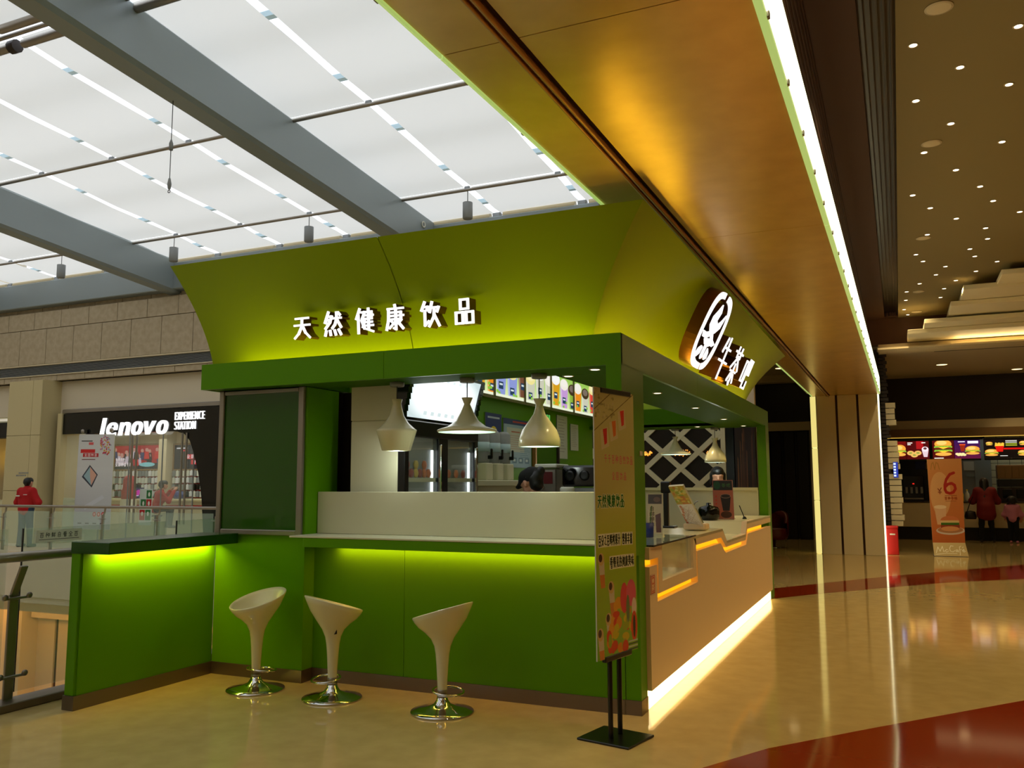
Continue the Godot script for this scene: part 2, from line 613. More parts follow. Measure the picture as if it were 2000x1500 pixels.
# ---------------------------------------------------------------- the shell of the building
func room() -> void:
	var fl: Node3D = box("floor", Vector3(-6.0, -0.35, -29), Vector3(10, 0, 8), "floor")
	struct(fl)
	# red inlaid bands of the floor
	var st := S()
	st.set_smooth_group(-1)
	var near_edge := [Vector2(-2.35, -2.6), Vector2(-1.62, -4.1), Vector2(-1.04, -5.17), Vector2(-0.81, -5.58), Vector2(-0.26, -6.28), Vector2(0.22, -6.87), Vector2(0.76, -7.53), Vector2(2.0, -8.85), Vector2(4.0, -10.6)]
	for i in near_edge.size() - 1:
		var a: Vector2 = near_edge[i]
		var b: Vector2 = near_edge[i + 1]
		var a2 := a + Vector2(2.6, 1.6)
		var b2 := b + Vector2(2.6, 1.6)
		quad(st, Vector3(a.x, 0.001, a.y), Vector3(b.x, 0.001, b.y), Vector3(b2.x, 0.001, b2.y), Vector3(a2.x, 0.001, a2.y), Vector3.UP)
	var far_a := [Vector2(-2.9, -12.7), Vector2(-1.88, -13.78), Vector2(-1.26, -14.77), Vector2(-0.28, -16.34), Vector2(0.7, -17.68), Vector2(2.13, -19.66), Vector2(4.5, -21.0)]
	var far_b := [Vector2(-2.7, -11.5), Vector2(-1.72, -12.58), Vector2(-1.15, -13.43), Vector2(-0.26, -14.6), Vector2(0.61, -15.71), Vector2(1.81, -16.77), Vector2(4.5, -18.2)]
	for i in far_a.size() - 1:
		var a: Vector2 = far_a[i]
		var b: Vector2 = far_a[i + 1]
		var a2: Vector2 = far_b[i]
		var b2: Vector2 = far_b[i + 1]
		quad(st, Vector3(a.x, 0.001, a.y), Vector3(b.x, 0.001, b.y), Vector3(b2.x, 0.001, b2.y), Vector3(a2.x, 0.001, a2.y), Vector3.UP)
	struct(put("trim_1", st, "stripe"))
	struct(box("wall_right", Vector3(10, -0.35, -29), Vector3(10.3, 6, 8), "cream_wall"))
	struct(box("wall_near", Vector3(-32, -5.5, 8), Vector3(10.3, 10.5, 8.3), "cream_wall"))
	struct(box("wall_left", Vector3(-32.3, -5.5, -23), Vector3(-32, 10.5, 8.3), "cream_wall"))
	# slab edge of this side of the atrium
	struct(box("trim_2", Vector3(-6.06, -1.2, -14.4), Vector3(-6.0, 0.0, 8), "cream_wall"))

# ---------------------------------------------------------------- skylight with blinds
func skylight() -> void:
	var w := shell("window_1", "sloping skylight closed by white fabric blinds")
	w.transform = Transform3D(Basis(Vector3.RIGHT, deg_to_rad(-5.0)), Vector3(0, 7.63, -16.5))
	var grid := [-1.95, -3.9]
	for k in 14:
		grid.append(-5.87 - k * 2.012)
	grid[grid.size() - 1] = -31.9
	var rows := [-0.35, 1.2, 4.87, 8.52, 12.2, 15.9, 19.6, 24.7]
	for i in grid.size() - 1:
		for j in rows.size() - 1:
			var x0: float = grid[i + 1] + 0.075
			var x1: float = grid[i] - 0.075
			var l0: float = rows[j] + (0.0 if j != 3 else 0.16)
			var l1: float = rows[j + 1] - (0.0 if j != 2 else 0.16)
			var st := S()
			st.set_smooth_group(1)
			var n := 4
			for a in n:
				for b in n:
					var p := []
					for q in [[a, b], [a + 1, b], [a + 1, b + 1], [a, b + 1]]:
						var u := float(q[0]) / n
						var v := float(q[1]) / n
						p.append(Vector3(lerpf(x0, x1, u), -0.035 * sin(PI * v) * (0.6 + 0.4 * sin(PI * u)) + 0.012 * sin(v * 9.0 + i), lerpf(l0, l1, v)))
					tri(st, p[0], p[1], p[2], Vector3.DOWN)
					tri(st, p[0], p[2], p[3], Vector3.DOWN)
			put("blind", st, "blind", w)
	# tubes that carry the blinds
	for j in range(1, rows.size() - 1):
		for i in grid.size() - 1:
			if absf(grid[i] + 9.9) < 0.1 or absf(grid[i] + 17.9) < 0.1 or absf(grid[i] + 25.9) < 0.1:
				pass
		var st := S()
		tube(st, [Vector3(-31.9, -0.07, rows[j]), Vector3(-1.95, -0.07, rows[j])], 0.032, 8)
		put("purlin_tube", st, "steel", w)
	for i in grid.size() - 1:
		var st := S()
		for o in [-0.19, 0.19]:
			tube(st, [Vector3(grid[i + 1] + 0.12, -0.10, rows[3] + o), Vector3(grid[i] - 0.12, -0.10, rows[3] + o)], 0.065, 10)
		put("blind_roller", st, "steel", w)
		var s2 := S()
		for o in [-0.19, 0.19]:
			tube(s2, [Vector3(grid[i] - 0.16, -0.10, rows[3] + o), Vector3(grid[i] - 0.02, -0.10, rows[3] + o)], 0.10, 10)
		put("roller_bracket", s2, "wood_dark", w)
		var s3 := S()
		tube(s3, [Vector3(grid[i + 1] + 0.16, -0.08, -0.28), Vector3(grid[i] - 0.16, -0.08, -0.28)], 0.085, 10)
		put("blind_roller", s3, "cream", w)
		var s4 := S()
		bx(s4, Vector3(grid[i], -0.08, -0.28), Vector3(0.2, 0.16, 0.12), 0.02)
		put("roller_bracket", s4, "grey", w)
		for j in [1, 2]:
			var s5 := S()
			bx(s5, Vector3(grid[i], -0.04, rows[j]), Vector3(0.12, 0.10, 0.05), 0.01)
			put("roller_bracket", s5, "grey", w)
	# glazing above the fabric: bars and panes
	for k in 15:
		var st := S()
		bx(st, Vector3(-16.9, 0.34, k * 1.83 - 0.3), Vector3(30.2, 0.10, 0.09))
		put("glazing_bar", st, "glaze_bar", w)
		if k < 14:
			var s2 := S()
			s2.set_smooth_group(-1)
			var z0 := k * 1.83 - 0.25
			quad(s2, Vector3(-32, 0.38, z0), Vector3(-1.8, 0.38, z0), Vector3(-1.8, 0.38, z0 + 1.74), Vector3(-32, 0.38, z0 + 1.74), Vector3.UP)
			put("pane", s2, "roof_glass", w)
	# main beams hung below the blinds
	for x in [-9.67, -17.58, -25.63]:
		var st := S()
		var t: Transform3D = w.transform
		bx(st, Vector3(x, -0.45, 12.0), Vector3(0.44, 0.88, 25.4), 0.06, t)
		struct(put("beam", st, "beam_grey"))
	# lamps hung from the last tube
	var lamp: Node3D
	var spots := [[-7.87, "nearest the gold beam"], [-11.9, "second from the gold beam"], [-15.97, "third from the gold beam"], [-19.93, "farthest left, over the far shop wall"]]
	for s in spots:
		var at := Vector3(s[0], 7.66, -15.3)
		if lamp == null:
			lamp = thing("pendant_light", "grey cylinder pendant under the skylight, %s" % s[1], "lamp", at, 0.0, "cylinder lamps under the skylight")
			var st := S()
			lathe(st, [Vector2(0, -0.62), Vector2(0.09, -0.62), Vector2(0.105, -0.60), Vector2(0.105, -0.27), Vector2(0.0, -0.26)], 20)
			put("shade", st, "grey", lamp)
			var s2 := S()
			tube(s2, [Vector3(0, -0.27, 0), Vector3(0, 0.0, 0)], 0.008, 6)
			put("cord", s2, "dark", lamp)
		else:
			twin(lamp, "pendant_light", at, 0.0, "grey cylinder pendant under the skylight, %s" % s[1])
	var rs := thing("beam_sensor", "small white ringed sensor on the side of the grey skylight beam above the kiosk", "sensor", Vector3(-9.445, 7.38, -16.19), 0.0)
	rs.rotation.z = -PI / 2
	var r1 := S()
	lathe(r1, [Vector2(0.045, 0), Vector2(0.075, 0.0), Vector2(0.075, 0.02), Vector2(0.045, 0.02), Vector2(0.045, 0)], 20)
	put("ring", r1, "paper", rs)
	var r2 := S()
	lathe(r2, [Vector2(0.0, 0), Vector2(0.045, 0.0), Vector2(0.045, 0.012), Vector2(0, 0.016)], 20)
	put("lens", r2, "grey", rs)
	# hoist hook on its wire
	var hk := thing("hoist_hook", "small hook and weight hanging on a thin wire from the grey skylight beam", "hook", Vector3(-9.74, 7.40, -9.19))
	var a := S()
	tube(a, [Vector3(0, 0, 0), Vector3(0, -1.33, 0)], 0.006, 6)
	put("wire", a, "dark", hk)
	var b := S()
	lathe(b, [Vector2(0, -0.80), Vector2(0.03, -0.80), Vector2(0.032, -0.70), Vector2(0.008, -0.63)], 12)
	put("weight", b, "grey", hk)
	var c := S()
	lathe(c, [Vector2(0, -1.42), Vector2(0.022, -1.40), Vector2(0.032, -1.33), Vector2(0.016, -1.24), Vector2(0, -1.23)], 12)
	put("hook_block", c, "grey", hk)
	var d := S()
	var ring := []
	for k in 13:
		ring.append(Vector3(cos(TAU * k / 12) * 0.022, -1.44 + sin(TAU * k / 12) * 0.022, 0))
	tube(d, ring, 0.006, 6, false)
	put("hook", d, "dark", hk)

# ---------------------------------------------------------------- gold portal: beam and pillar
func bx_left(z: float) -> float:
	return -1.86 - 0.0062 * (z + 3.0)
func bx_right(z: float) -> float:
	return -0.46 - 0.0066 * (z + 3.0)
func bx_rail(z: float) -> float:
	return -1.50 - 0.006 * (z + 3.0)

func portal() -> void:
	var b := shell("beam", "long gold panelled beam with a luminous white side")
	var core := S()
	core.set_smooth_group(-1)
	bb(core, Vector3(-1.74, 3.66, -21.6), Vector3(-0.56, 5.7, 8), 0.0)
	put("core", core, "hall_dark", b)
	var z := 7.3
	while z > -20.8:
		var z2 := maxf(z - 3.55, -20.9)
		for side in 2:
			var st := S()
			st.set_smooth_group(-1)
			var l0 := bx_left(z) if side == 0 else bx_rail(z) + 0.03
			var r0 := bx_rail(z) - 0.03 if side == 0 else bx_right(z)
			var l1 := bx_left(z2) if side == 0 else bx_rail(z2) + 0.03
			var r1 := bx_rail(z2) - 0.03 if side == 0 else bx_right(z2)
			var g := 0.003
			for y in [3.6, 3.66]:
				quad(st, Vector3(l0 + g, y, z - g), Vector3(r0 - g, y, z - g), Vector3(r1 - g, y, z2 + g), Vector3(l1 + g, y, z2 + g), Vector3.DOWN if y < 3.63 else Vector3.UP)
			quad(st, Vector3(l0 + g, 3.6, z - g), Vector3(r0 - g, 3.6, z - g), Vector3(r0 - g, 3.66, z - g), Vector3(l0 + g, 3.66, z - g), Vector3.BACK)
			quad(st, Vector3(l1 + g, 3.6, z2 + g), Vector3(r1 - g, 3.6, z2 + g), Vector3(r1 - g, 3.66, z2 + g), Vector3(l1 + g, 3.66, z2 + g), Vector3.FORWARD)
			quad(st, Vector3(l0 + g, 3.6, z - g), Vector3(l1 + g, 3.6, z2 + g), Vector3(l1 + g, 3.66, z2 + g), Vector3(l0 + g, 3.66, z - g), Vector3.LEFT)
			quad(st, Vector3(r0 - g, 3.6, z - g), Vector3(r1 - g, 3.6, z2 + g), Vector3(r1 - g, 3.66, z2 + g), Vector3(r0 - g, 3.66, z - g), Vector3.RIGHT)
			put("soffit_panel", st, "gold", b)
		var lp := S()
		lp.set_smooth_group(-1)
		var ra := bx_right(z) + 0.012
		var rb := bx_right(z2) + 0.012
		for o in [0.0, 0.03]:
			quad(lp, Vector3(ra + o, 3.97, z - 0.005), Vector3(rb + o, 3.97, z2 + 0.005), Vector3(rb + o, 3.615, z2 + 0.005), Vector3(ra + o, 3.615, z - 0.005), Vector3.RIGHT if o > 0 else Vector3.LEFT)
		quad(lp, Vector3(ra, 3.615, z - 0.005), Vector3(rb, 3.615, z2 + 0.005), Vector3(rb + 0.03, 3.615, z2 + 0.005), Vector3(ra + 0.03, 3.615, z - 0.005), Vector3.DOWN)
		put("light_panel", lp, "lit_panel", b)
		var ge := S()
		skew(ge, bx_right(z), bx_right(z) + 0.036, z - 0.004, bx_right(z2), bx_right(z2) + 0.036, z2 + 0.004, 3.588, 3.612)
		put("glass_edge", ge, "lit_edge", b)
		var gl := S()
		skew(gl, bx_left(z) - 0.014, bx_left(z) - 0.002, z - 0.004, bx_left(z2) - 0.014, bx_left(z2) - 0.002, z2 + 0.004, 3.585, 3.62)
		put("glass_edge", gl, "lit_edge", b)
		var cl := S()
		for zz in [z - 0.28, z - 0.97, z - 1.66, z - 2.34, z - 3.02]:
			bx(cl, Vector3(bx_right(zz) + 0.04, 3.604, zz), Vector3(0.014, 0.03, 0.03), 0.003)
			bx(cl, Vector3(bx_left(zz) - 0.018, 3.60, zz), Vector3(0.012, 0.03, 0.03), 0.003)
		put("clip", cl, "steel", b)
		z = z2
	var rl := S()
	for pr in [[0.0, 0.016, 3.585], [-0.045, 0.012, 3.592]]:
		tube(rl, [Vector3(bx_rail(8.0) + pr[0], pr[2], 8.0), Vector3(bx_rail(-20.9) + pr[0], pr[2], -20.9)], pr[1], 8)
	put("rail", rl, "gold_trim", b)
	var up := S()
	bb(up, Vector3(-1.86, 3.66, -20.9), Vector3(-1.74, 10.0, 8), 0.0)
	put("upstand", up, "cream_wall", b)
	for s in 9:
		var fin := S()
		bb(fin, Vector3(-0.56, 4.06 + s * 0.15, -20.9), Vector3(-0.50, 4.13 + s * 0.15, 8.0), 0.0)
		put("fin", fin, "hall_dark", b)
	var p := shell("pillar", "gold panelled pillar with two dark grooves and luminous edges")
	box("core", Vector3(-1.70, 0, -21.6), Vector3(-0.40, 3.62, -20.96), "groove", p)
	for r in [[-1.67, -1.265], [-1.215, -0.815], [-0.765, -0.365]]:
		box("front_panel", Vector3(r[0], 0.0, -20.98), Vector3(r[1], 3.6, -20.9), "pillar_panel", p, 0.004)
	for k in 3:
		box("light_panel", Vector3(-1.81, 0.01 + 1.2 * k, -21.3), Vector3(-1.69, 1.195 + 1.2 * k, -20.93), "lit_strip", p)
		box("light_panel", Vector3(-0.362, 0.01 + 1.2 * k, -21.3), Vector3(-0.335, 1.195 + 1.2 * k, -20.93), "lit_panel", p)

# ---------------------------------------------------------------- the gallery across the atrium
func panel_row(parent: Node3D, y0: float, y1: float, z: float, th: float, start: float, step: float, m: String, called := "stone_panel", x_end := -5.4) -> void:
	var x := start
	while x < x_end:
		box(called, Vector3(x + 0.008, y0 + 0.008, z - th), Vector3(x + step - 0.008, y1 - 0.008, z), m, parent, 0.006)
		x += step

func far_gallery() -> void:
	struct(box("floor", Vector3(-32, -0.35, -23), Vector3(-6.0, 0, -14.4), "cream"))
	struct(box("trim_3", Vector3(-32, -1.05, -14.5), Vector3(-6.0, 0.02, -14.36), "cream_wall"))
	struct(box("trim_4", Vector3(-32, -1.2, -14.9), Vector3(-6.0, -1.05, -14.42), "cream_wall"))
	var w := shell("wall_back", "stone clad gallery wall with a long dark air grille")
	box("core", Vector3(-32, 4.57, -17.4), Vector3(-1.8, 7.55, -16.98), "joint", w)
	box("ceiling_band", Vector3(-32, 6.78, -17.3), Vector3(-1.8, 7.50, -16.66), "beam_grey", w, 0.02)
	panel_row(w, 6.40, 6.80, -16.95, 0.03, -31.7 + 0.29, 1.08, "stone")
	panel_row(w, 6.12, 6.64, -16.80, 0.10, -31.85, 1.12, "stone")
	panel_row(w, 5.08, 6.12, -16.80, 0.10, -31.30, 1.12, "stone")
	panel_row(w, 4.57, 4.74, -16.80, 0.10, -31.88, 1.12, "stone")
	box("grille_back", Vector3(-32, 4.74, -16.95), Vector3(-5.4, 5.08, -16.9), "black", w)
	box("grille_edge", Vector3(-32, 5.045, -16.9), Vector3(-5.4, 5.075, -16.77), "cream", w)
	box("grille_edge", Vector3(-32, 4.74, -16.9), Vector3(-5.4, 4.765, -16.77), "cream", w)
	var st := S()
	for k in 8:
		bx(st, Vector3(-18.7, 4.79 + k * 0.034, -16.84), Vector3(26.6, 0.012, 0.05))
	put("grille_slats", st, "grey", w).set_meta("kind", "stuff")
	box("lintel", Vector3(-32, 3.62, -17.4), Vector3(-5.4, 4.57, -17.05), "cream_wall", w)
	box("lintel_trim", Vector3(-21.6, 3.60, -17.1), Vector3(-5.4, 3.74, -16.86), "steel", w, 0.03)
	var pl := shell("pillar", "broad cream pillar beside the shop window")
	box("core", Vector3(-23.22, 0, -17.4), Vector3(-21.88, 4.57, -16.47), "stone_light", pl)
	for r in [[0.0, 1.45], [1.46, 3.0], [3.01, 4.56]]:
		box("stone_panel", Vector3(-23.25, r[0], -16.47), Vector3(-22.25, r[1], -16.42), "stone_light", pl, 0.004)
		box("stone_panel", Vector3(-22.24, r[0], -16.47), Vector3(-21.87, r[1], -16.42), "stone_light", pl, 0.004)
	box("gap_strip", Vector3(-21.86, 0, -17.4), Vector3(-21.64, 3.62, -17.0), "brown_dark", pl)
	box("side_strip", Vector3(-21.64, 0, -17.4), Vector3(-21.47, 3.62, -16.78), "stone_light", pl)
	for k in 2:
		for i in 6:
			var gs := S()
			bx(gs, Vector3(-22.6 + i * 0.07 - k * 0.1, 1.95 - k * 0.07, -16.416), Vector3(0.045, 0.04, 0.006))
			put("lettering", gs, "grey", pl)
	# neighbouring shop at the far left
	var ns := shell("wall_far_left", "shopfront at the picture edge with a lit sign band")
	box("core", Vector3(-32, 0, -19.5), Vector3(-23.8, 3.62, -19.3), "cream_wall", ns)
	box("sign_band", Vector3(-32, 3.0, -17.3), Vector3(-23.85, 3.45, -16.9), "dark", ns)
	box("counter", Vector3(-32, 0.0, -18.6), Vector3(-23.9, 1.15, -18.2), "white", ns)
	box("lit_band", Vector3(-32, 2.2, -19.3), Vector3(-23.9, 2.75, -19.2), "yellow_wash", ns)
	box("picture_band", Vector3(-32, 1.6, -19.3), Vector3(-23.9, 2.15, -19.2), "red_dark", ns)
	# phone and computer shop: box behind the opening
	var sh := shell("wall_shop", "pale inner walls of the computer shop")
	box("back", Vector3(-27.0, 0, -21.0), Vector3(-14.5, 3.4, -20.6), "cream", sh)
	box("side", Vector3(-14.8, 0, -21.0), Vector3(-14.5, 3.4, -17.0), "cream", sh)
	box("side", Vector3(-27.3, 0, -21.0), Vector3(-27.0, 3.4, -17.4), "cream", sh)
	box("ceiling", Vector3(-27.3, 3.3, -21.0), Vector3(-14.5, 3.5, -17.0), "white", sh)
	box("post", Vector3(-21.36, 0, -20.6), Vector3(-21.03, 3.3, -20.2), "cream", sh)
	for x in [-22.6, -20.6, -18.4, -16.9]:
		var ct := tag(box("ceiling_light", Vector3(x - 0.55, 3.24, -18.7), Vector3(x + 0.55, 3.29, -18.4), "lamp_white"), "white strip light on the shop ceiling, %s" % {-22.6: "behind the hanging banner", -20.6: "above the red group picture", -18.4: "above the seated man", -16.9: "nearest the curved black corner"}[x], "ceiling light", "strip lights in the computer shop")
	var ws := shell("wall_front", "black portal of the computer shop with a curved corner")
	var poly := [Vector2(-21.46, 3.6), Vector2(-21.46, 3.03), Vector2(-17.2, 3.0), Vector2(-16.92, 2.93), Vector2(-16.72, 2.75), Vector2(-16.58, 2.46), Vector2(-16.38, 1.9), Vector2(-16.24, 1.25), Vector2(-16.1, 0.0), Vector2(-14.6, 0.0), Vector2(-14.6, 3.6)]
	st = S()
	prism(st, poly, -16.98, -16.82)
	put("portal", st, "black_gloss", ws)
	struct(box("wall_front", Vector3(-14.6, 0, -17.4), Vector3(-5.4, 3.62, -16.9), "cream_wall"))
	var sg := thing("shop_sign", "white glowing italic shop name with EXPERIENCE STATION on the black portal", "sign", Vector3(-19.97, 3.16, -16.80))
	var word := "lenovo"
	var adv := [0.24, 0.44, 0.46, 0.43, 0.45, 0.45]
	var x := 0.0
	for i in 6:
		lettering("letter", word[i], 0.46, 0.05, false, "letter_white", sg, Vector3(x, 0.0, 0.0), 0.22, 1.22)
		x += adv[i] * 1.03
	lettering("lettering", "EXPERIENCE", 0.205, 0.04, false, "letter_white", sg, Vector3(2.72, 0.23, 0.0), 0.0, 0.66, 400)
	lettering("lettering", "STATION", 0.205, 0.04, false, "letter_white", sg, Vector3(2.72, -0.02, 0.0), 0.0, 0.66, 400)
	# glass front
	var gf := shell("window_2", "frameless glass front of the computer shop")
	var xs := [-21.4, -20.0, -18.95, -17.75, -16.65]
	for i in 4:
		box("pane", Vector3(xs[i] + 0.01, 0.05, -16.93), Vector3(xs[i + 1] - 0.01, 3.0, -16.92), "glass", gf)
		box("pane_edge", Vector3(xs[i + 1] - 0.01, 0.05, -16.94), Vector3(xs[i + 1] + 0.01, 3.0, -16.91), "grey", gf)
	box("film", Vector3(-21.4, 0.05, -16.915), Vector3(-20.05, 1.25, -16.91), "glass_tint", gf)
	for d in [[-18.72, -18.56], [-16.95, -16.8]]:
		for q in d:
			var hs := S()
			tube(hs, [Vector3(q, 0.6, -16.80), Vector3(q, 2.95, -16.80)], 0.028, 8)
			put("pull_handle", hs, "steel", gf)
	# hanging banner in front of the glass
	var rng := RandomNumberGenerator.new()
	rng.seed = 11
	var pc := Pic.new(256, 512, Color(0.83, 0.83, 0.83))
	pc.grad(0, 180, 256, 330, Color(0.84, 0.84, 0.84), Color(0.70, 0.71, 0.74))
	for k in 70:
		var a := rng.randf() * TAU
		var r := 42.0 * sqrt(rng.randf())
		pc.ell(195 + cos(a) * r, 60 + sin(a) * r * 1.3, 5, 5, [Color(0.75, 0.2, 0.3), Color(0.85, 0.6, 0.2), Color(0.6, 0.65, 0.7), Color(0.8, 0.5, 0.6)][k % 4])
	pc.rect(20, 34, 80, 5, Color(0.2, 0.2, 0.2))
	pc.rect(74, 44, 34, 14, Color(0.85, 0.35, 0.35))
	pc.rect(18, 82, 104, 20, Color(0.85, 0.15, 0.15))
	pc.rect(36, 104, 112, 20, Color(0.75, 0.10, 0.12))
	write(pc, "全国种自", 46, 106, 20, 15, 4, 2, Color(0.95, 0.9, 0.9))
	pc.rect(30, 136, 96, 4, Color(0.45, 0.2, 0.2))
	pc.poly([Vector2(38, 232), Vector2(90, 168), Vector2(150, 220), Vector2(112, 290)], Color(0.2, 0.22, 0.28))
	pc.poly([Vector2(50, 228), Vector2(92, 178), Vector2(142, 222), Vector2(108, 278)], Color(0.60, 0.72, 0.76))
	pc.poly([Vector2(92, 178), Vector2(142, 222), Vector2(108, 278), Vector2(96, 230)], Color(0.86, 0.66, 0.58))
	pc.poly([Vector2(60, 390), Vector2(190, 330), Vector2(205, 345), Vector2(74, 410)], Color(0.80, 0.81, 0.84))
	for k in 3:
		pc.ell(142 + k * 30, 432, 11, 12, Color(0.80, 0.12, 0.14))
		pc.ell(142 + k * 30, 432, 6, 7, Color(0.9, 0.75, 0.75))
	for k in 4:
		pc.rect(30 + k * 52, 478, 26, 6, Color(0.35, 0.35, 0.38))
	printed("shop_banner", pc.tex(), 0.0, 0.6)
	var bn := thing("hanging_banner", "tall white hanging banner with a tilted laptop picture before the shop glass", "banner", Vector3(-19.98, 0.42, -16.72))
	board("sheet", Vector3(-0.68, 2.58, 0), Vector3(0.68, 2.55, 0), Vector3(0.70, 0, 0.02), Vector3(-0.70, 0, 0.02), 0.012, "shop_banner", "white", bn)
	for s in [-0.55, 0.55]:
		var hs := S()
		lathe(hs, [Vector2(0, 2.60), Vector2(0.05, 2.62), Vector2(0.05, 2.70), Vector2(0, 2.73)], 10, Transform3D(Basis(), Vector3(s, 0, 0)))
		put("hook", hs, "steel", bn)
	# lit pictures in the shop
	var pos := [[-25.9, -24.0, 1.8, 3.15], [-23.6, -21.42, 2.12, 2.88], [-20.98, -19.0, 2.10, 2.86]]
	var what := ["dark lit picture of red and violet shapes at the left of the computer shop", "lit red group picture above the accessory rack in the computer shop", "dark lit picture with red lettering at the right of the computer shop"]
	for i in 3:
		var p := Pic.new(256, 128, Color(0.62, 0.04, 0.10) if i == 1 else Color(0.08, 0.07, 0.12))
		if i == 1:
			pc = p
			pc.rect(0, 96, 256, 32, Color(0.14, 0.13, 0.15))
			for k in 26:
				var gx := rng.randf() * 250
				var gy := rng.randf_range(20, 60)
				var cc: Color = [Color(0.07, 0.06, 0.1), Color(0.75, 0.1, 0.12), Color(0.78, 0.72, 0.75), Color(0.2, 0.22, 0.36)][k % 4]
				p.ell(gx, gy, 8, 10, Color(0.75, 0.55, 0.48))
				p.poly([Vector2(gx - 14, gy + 50), Vector2(gx - 10, gy + 10), Vector2(gx + 10, gy + 10), Vector2(gx + 15, gy + 50)], cc)
			p.ell(170, 104, 40, 12, Color(0.5, 0.75, 0.75))
			write(p, "全国种自千百", 4, 92, 12, 20, 3, 3, Color(0.95, 0.9, 0.9))
			write(p, "看得见的", 4, 66, 10, 16, 3, 2, Color(0.95, 0.9, 0.9))
		elif i == 0:
			for k in 22:
				p.ell(rng.randf_range(20, 240), rng.randf_range(30, 110), rng.randf_range(5, 22), rng.randf_range(4, 12), [Color(0.5, 0.06, 0.1), Color(0.22, 0.2, 0.42), Color(0.75, 0.7, 0.8), Color(0.1, 0.08, 0.2)][k % 4])
			p.rect(10, 8, 50, 6, Color.WHITE)
		else:
			p.rect(10, 14, 60, 6, Color(0.9, 0.9, 0.9))
			p.rect(40, 26, 30, 8, Color(0.8, 0.15, 0.2))
			p.rect(60, 50, 110, 26, Color(0.78, 0.1, 0.16))
			p.rect(90, 80, 90, 24, Color(0.78, 0.1, 0.16))
			write(p, "全国种自", 64, 52, 20, 20, 5, 3, Color(0.95, 0.85, 0.85))
			write(p, "千百", 100, 82, 20, 20, 5, 3, Color(0.95, 0.85, 0.85))
		printed("shop_picture_%d" % i, p.tex(), 0.75)
		var r: Array = pos[i]
		var pb := thing("lightbox", what[i], "lightbox", Vector3((r[0] + r[1]) * 0.5, r[2], -20.5 if i else -20.0))
		var hw: float = (r[1] - r[0]) * 0.5
		var hh: float = r[3] - r[2]
		board("panel", Vector3(-hw, hh, 0), Vector3(hw, hh, 0), Vector3(hw, 0, 0), Vector3(-hw, 0, 0), 0.08, "shop_picture_%d" % i, "wood", pb)
		for q in [[Vector3(0, hh + 0.03, 0), Vector3(2 * hw + 0.12, 0.06, 0.06)], [Vector3(0, -0.03, 0), Vector3(2 * hw + 0.12, 0.06, 0.06)], [Vector3(-hw - 0.03, hh * 0.5, 0), Vector3(0.06, hh, 0.06)], [Vector3(hw + 0.03, hh * 0.5, 0), Vector3(0.06, hh, 0.06)]]:
			var fs := S()
			bx(fs, q[0], q[1], 0.01)
			put("frame", fs, "wood", pb)
	# accessory racks with packs
	var kinds := ["paper", "pack_white", "grey", "black", "paper", "pack_white"]
	for rk in 2:
		var x0 := -23.6 if rk == 0 else -20.98
		var nx := 15 if rk == 0 else 12
		var rack := thing("display_rack", ["red slatted display wall left of the cream post in the computer shop", "red slatted display wall right of the cream post in the computer shop"][rk], "display rack", Vector3(x0, 1.2, -20.52))
		var s1 := S()
		bx(s1, Vector3(nx * 0.0725, 0.39, -0.02), Vector3(nx * 0.145 + 0.0, 0.79, 0.04), 0.004)
		put("backing", s1, "red", rack)
		for rw in 4:
			var s2 := S()
			bx(s2, Vector3(nx * 0.0725, 0.20 + rw * 0.215, 0.03), Vector3(nx * 0.145, 0.012, 0.05))
			put("rail", s2, "steel", rack)
		for rw in 4:
			for k in nx:
				var hgt := rng.randf_range(0.155, 0.185)
				var s3 := S()
				bx(s3, Vector3(0, -hgt * 0.5, 0), Vector3(rng.randf_range(0.105, 0.13), hgt, 0.05), 0.008)
				bx(s3, Vector3(0, 0.012, 0), Vector3(0.03, 0.03, 0.02), 0.004)
				var pk := put("accessory_pack", s3, kinds[rng.randi() % 6 if rw < 2 else [0, 1, 0, 2][rng.randi() % 4]])
				pk.position = Vector3(x0 + 0.07 + k * 0.145, 1.2 + 0.20 + rw * 0.215, -20.44)
				tag(pk, "small boxed accessory hanging in rows on the red display wall", "package", "accessory packs on the red display walls")
	# counters
	for cr in [[-23.0, -19.95, "white shop counter with a red line left of the door pulls"], [-19.75, -18.1, "white shop counter before the seated man in red"]]:
		var ct := thing("shop_counter", cr[2], "counter", Vector3((cr[0] + cr[1]) * 0.5, 0, -19.0))
		var wd: float = cr[1] - cr[0]
		var s1 := S()
		bx(s1, Vector3(0, 0.5, -0.3), Vector3(wd, 1.0, 0.5), 0.01)
		put("body", s1, "white", ct)
		var s2 := S()
		bx(s2, Vector3(0, 1.16, -0.3), Vector3(wd + 0.06, 0.07, 0.6), 0.01)
		put("top", s2, "white_gloss", ct)
		var s3 := S()
		bx(s3, Vector3(0, 1.06, -0.3), Vector3(wd, 0.12, 0.5))
		put("band", s3, "white", ct)
		var s4 := S()
		bx(s4, Vector3(0, 1.0, -0.04), Vector3(wd, 0.03, 0.03))
		put("red_line", s4, "red", ct)
	var tw := thing("laptop", "open dark laptop with a violet screen on the white shop counter", "laptop", Vector3(-21.3, 1.195, -19.2))
	box("keyboard", Vector3(-0.24, 0, -0.15), Vector3(0.24, 0.025, 0.17), "black", tw, 0.005)
	var sc := Pic.new(64, 40, Color(0.10, 0.06, 0.25))
	sc.ell(36, 20, 12, 12, Color(0.75, 0.12, 0.62))
	sc.rect(14, 30, 30, 3, Color(0.9, 0.9, 0.95))
	printed("laptop_screen", sc.tex(), 0.8)
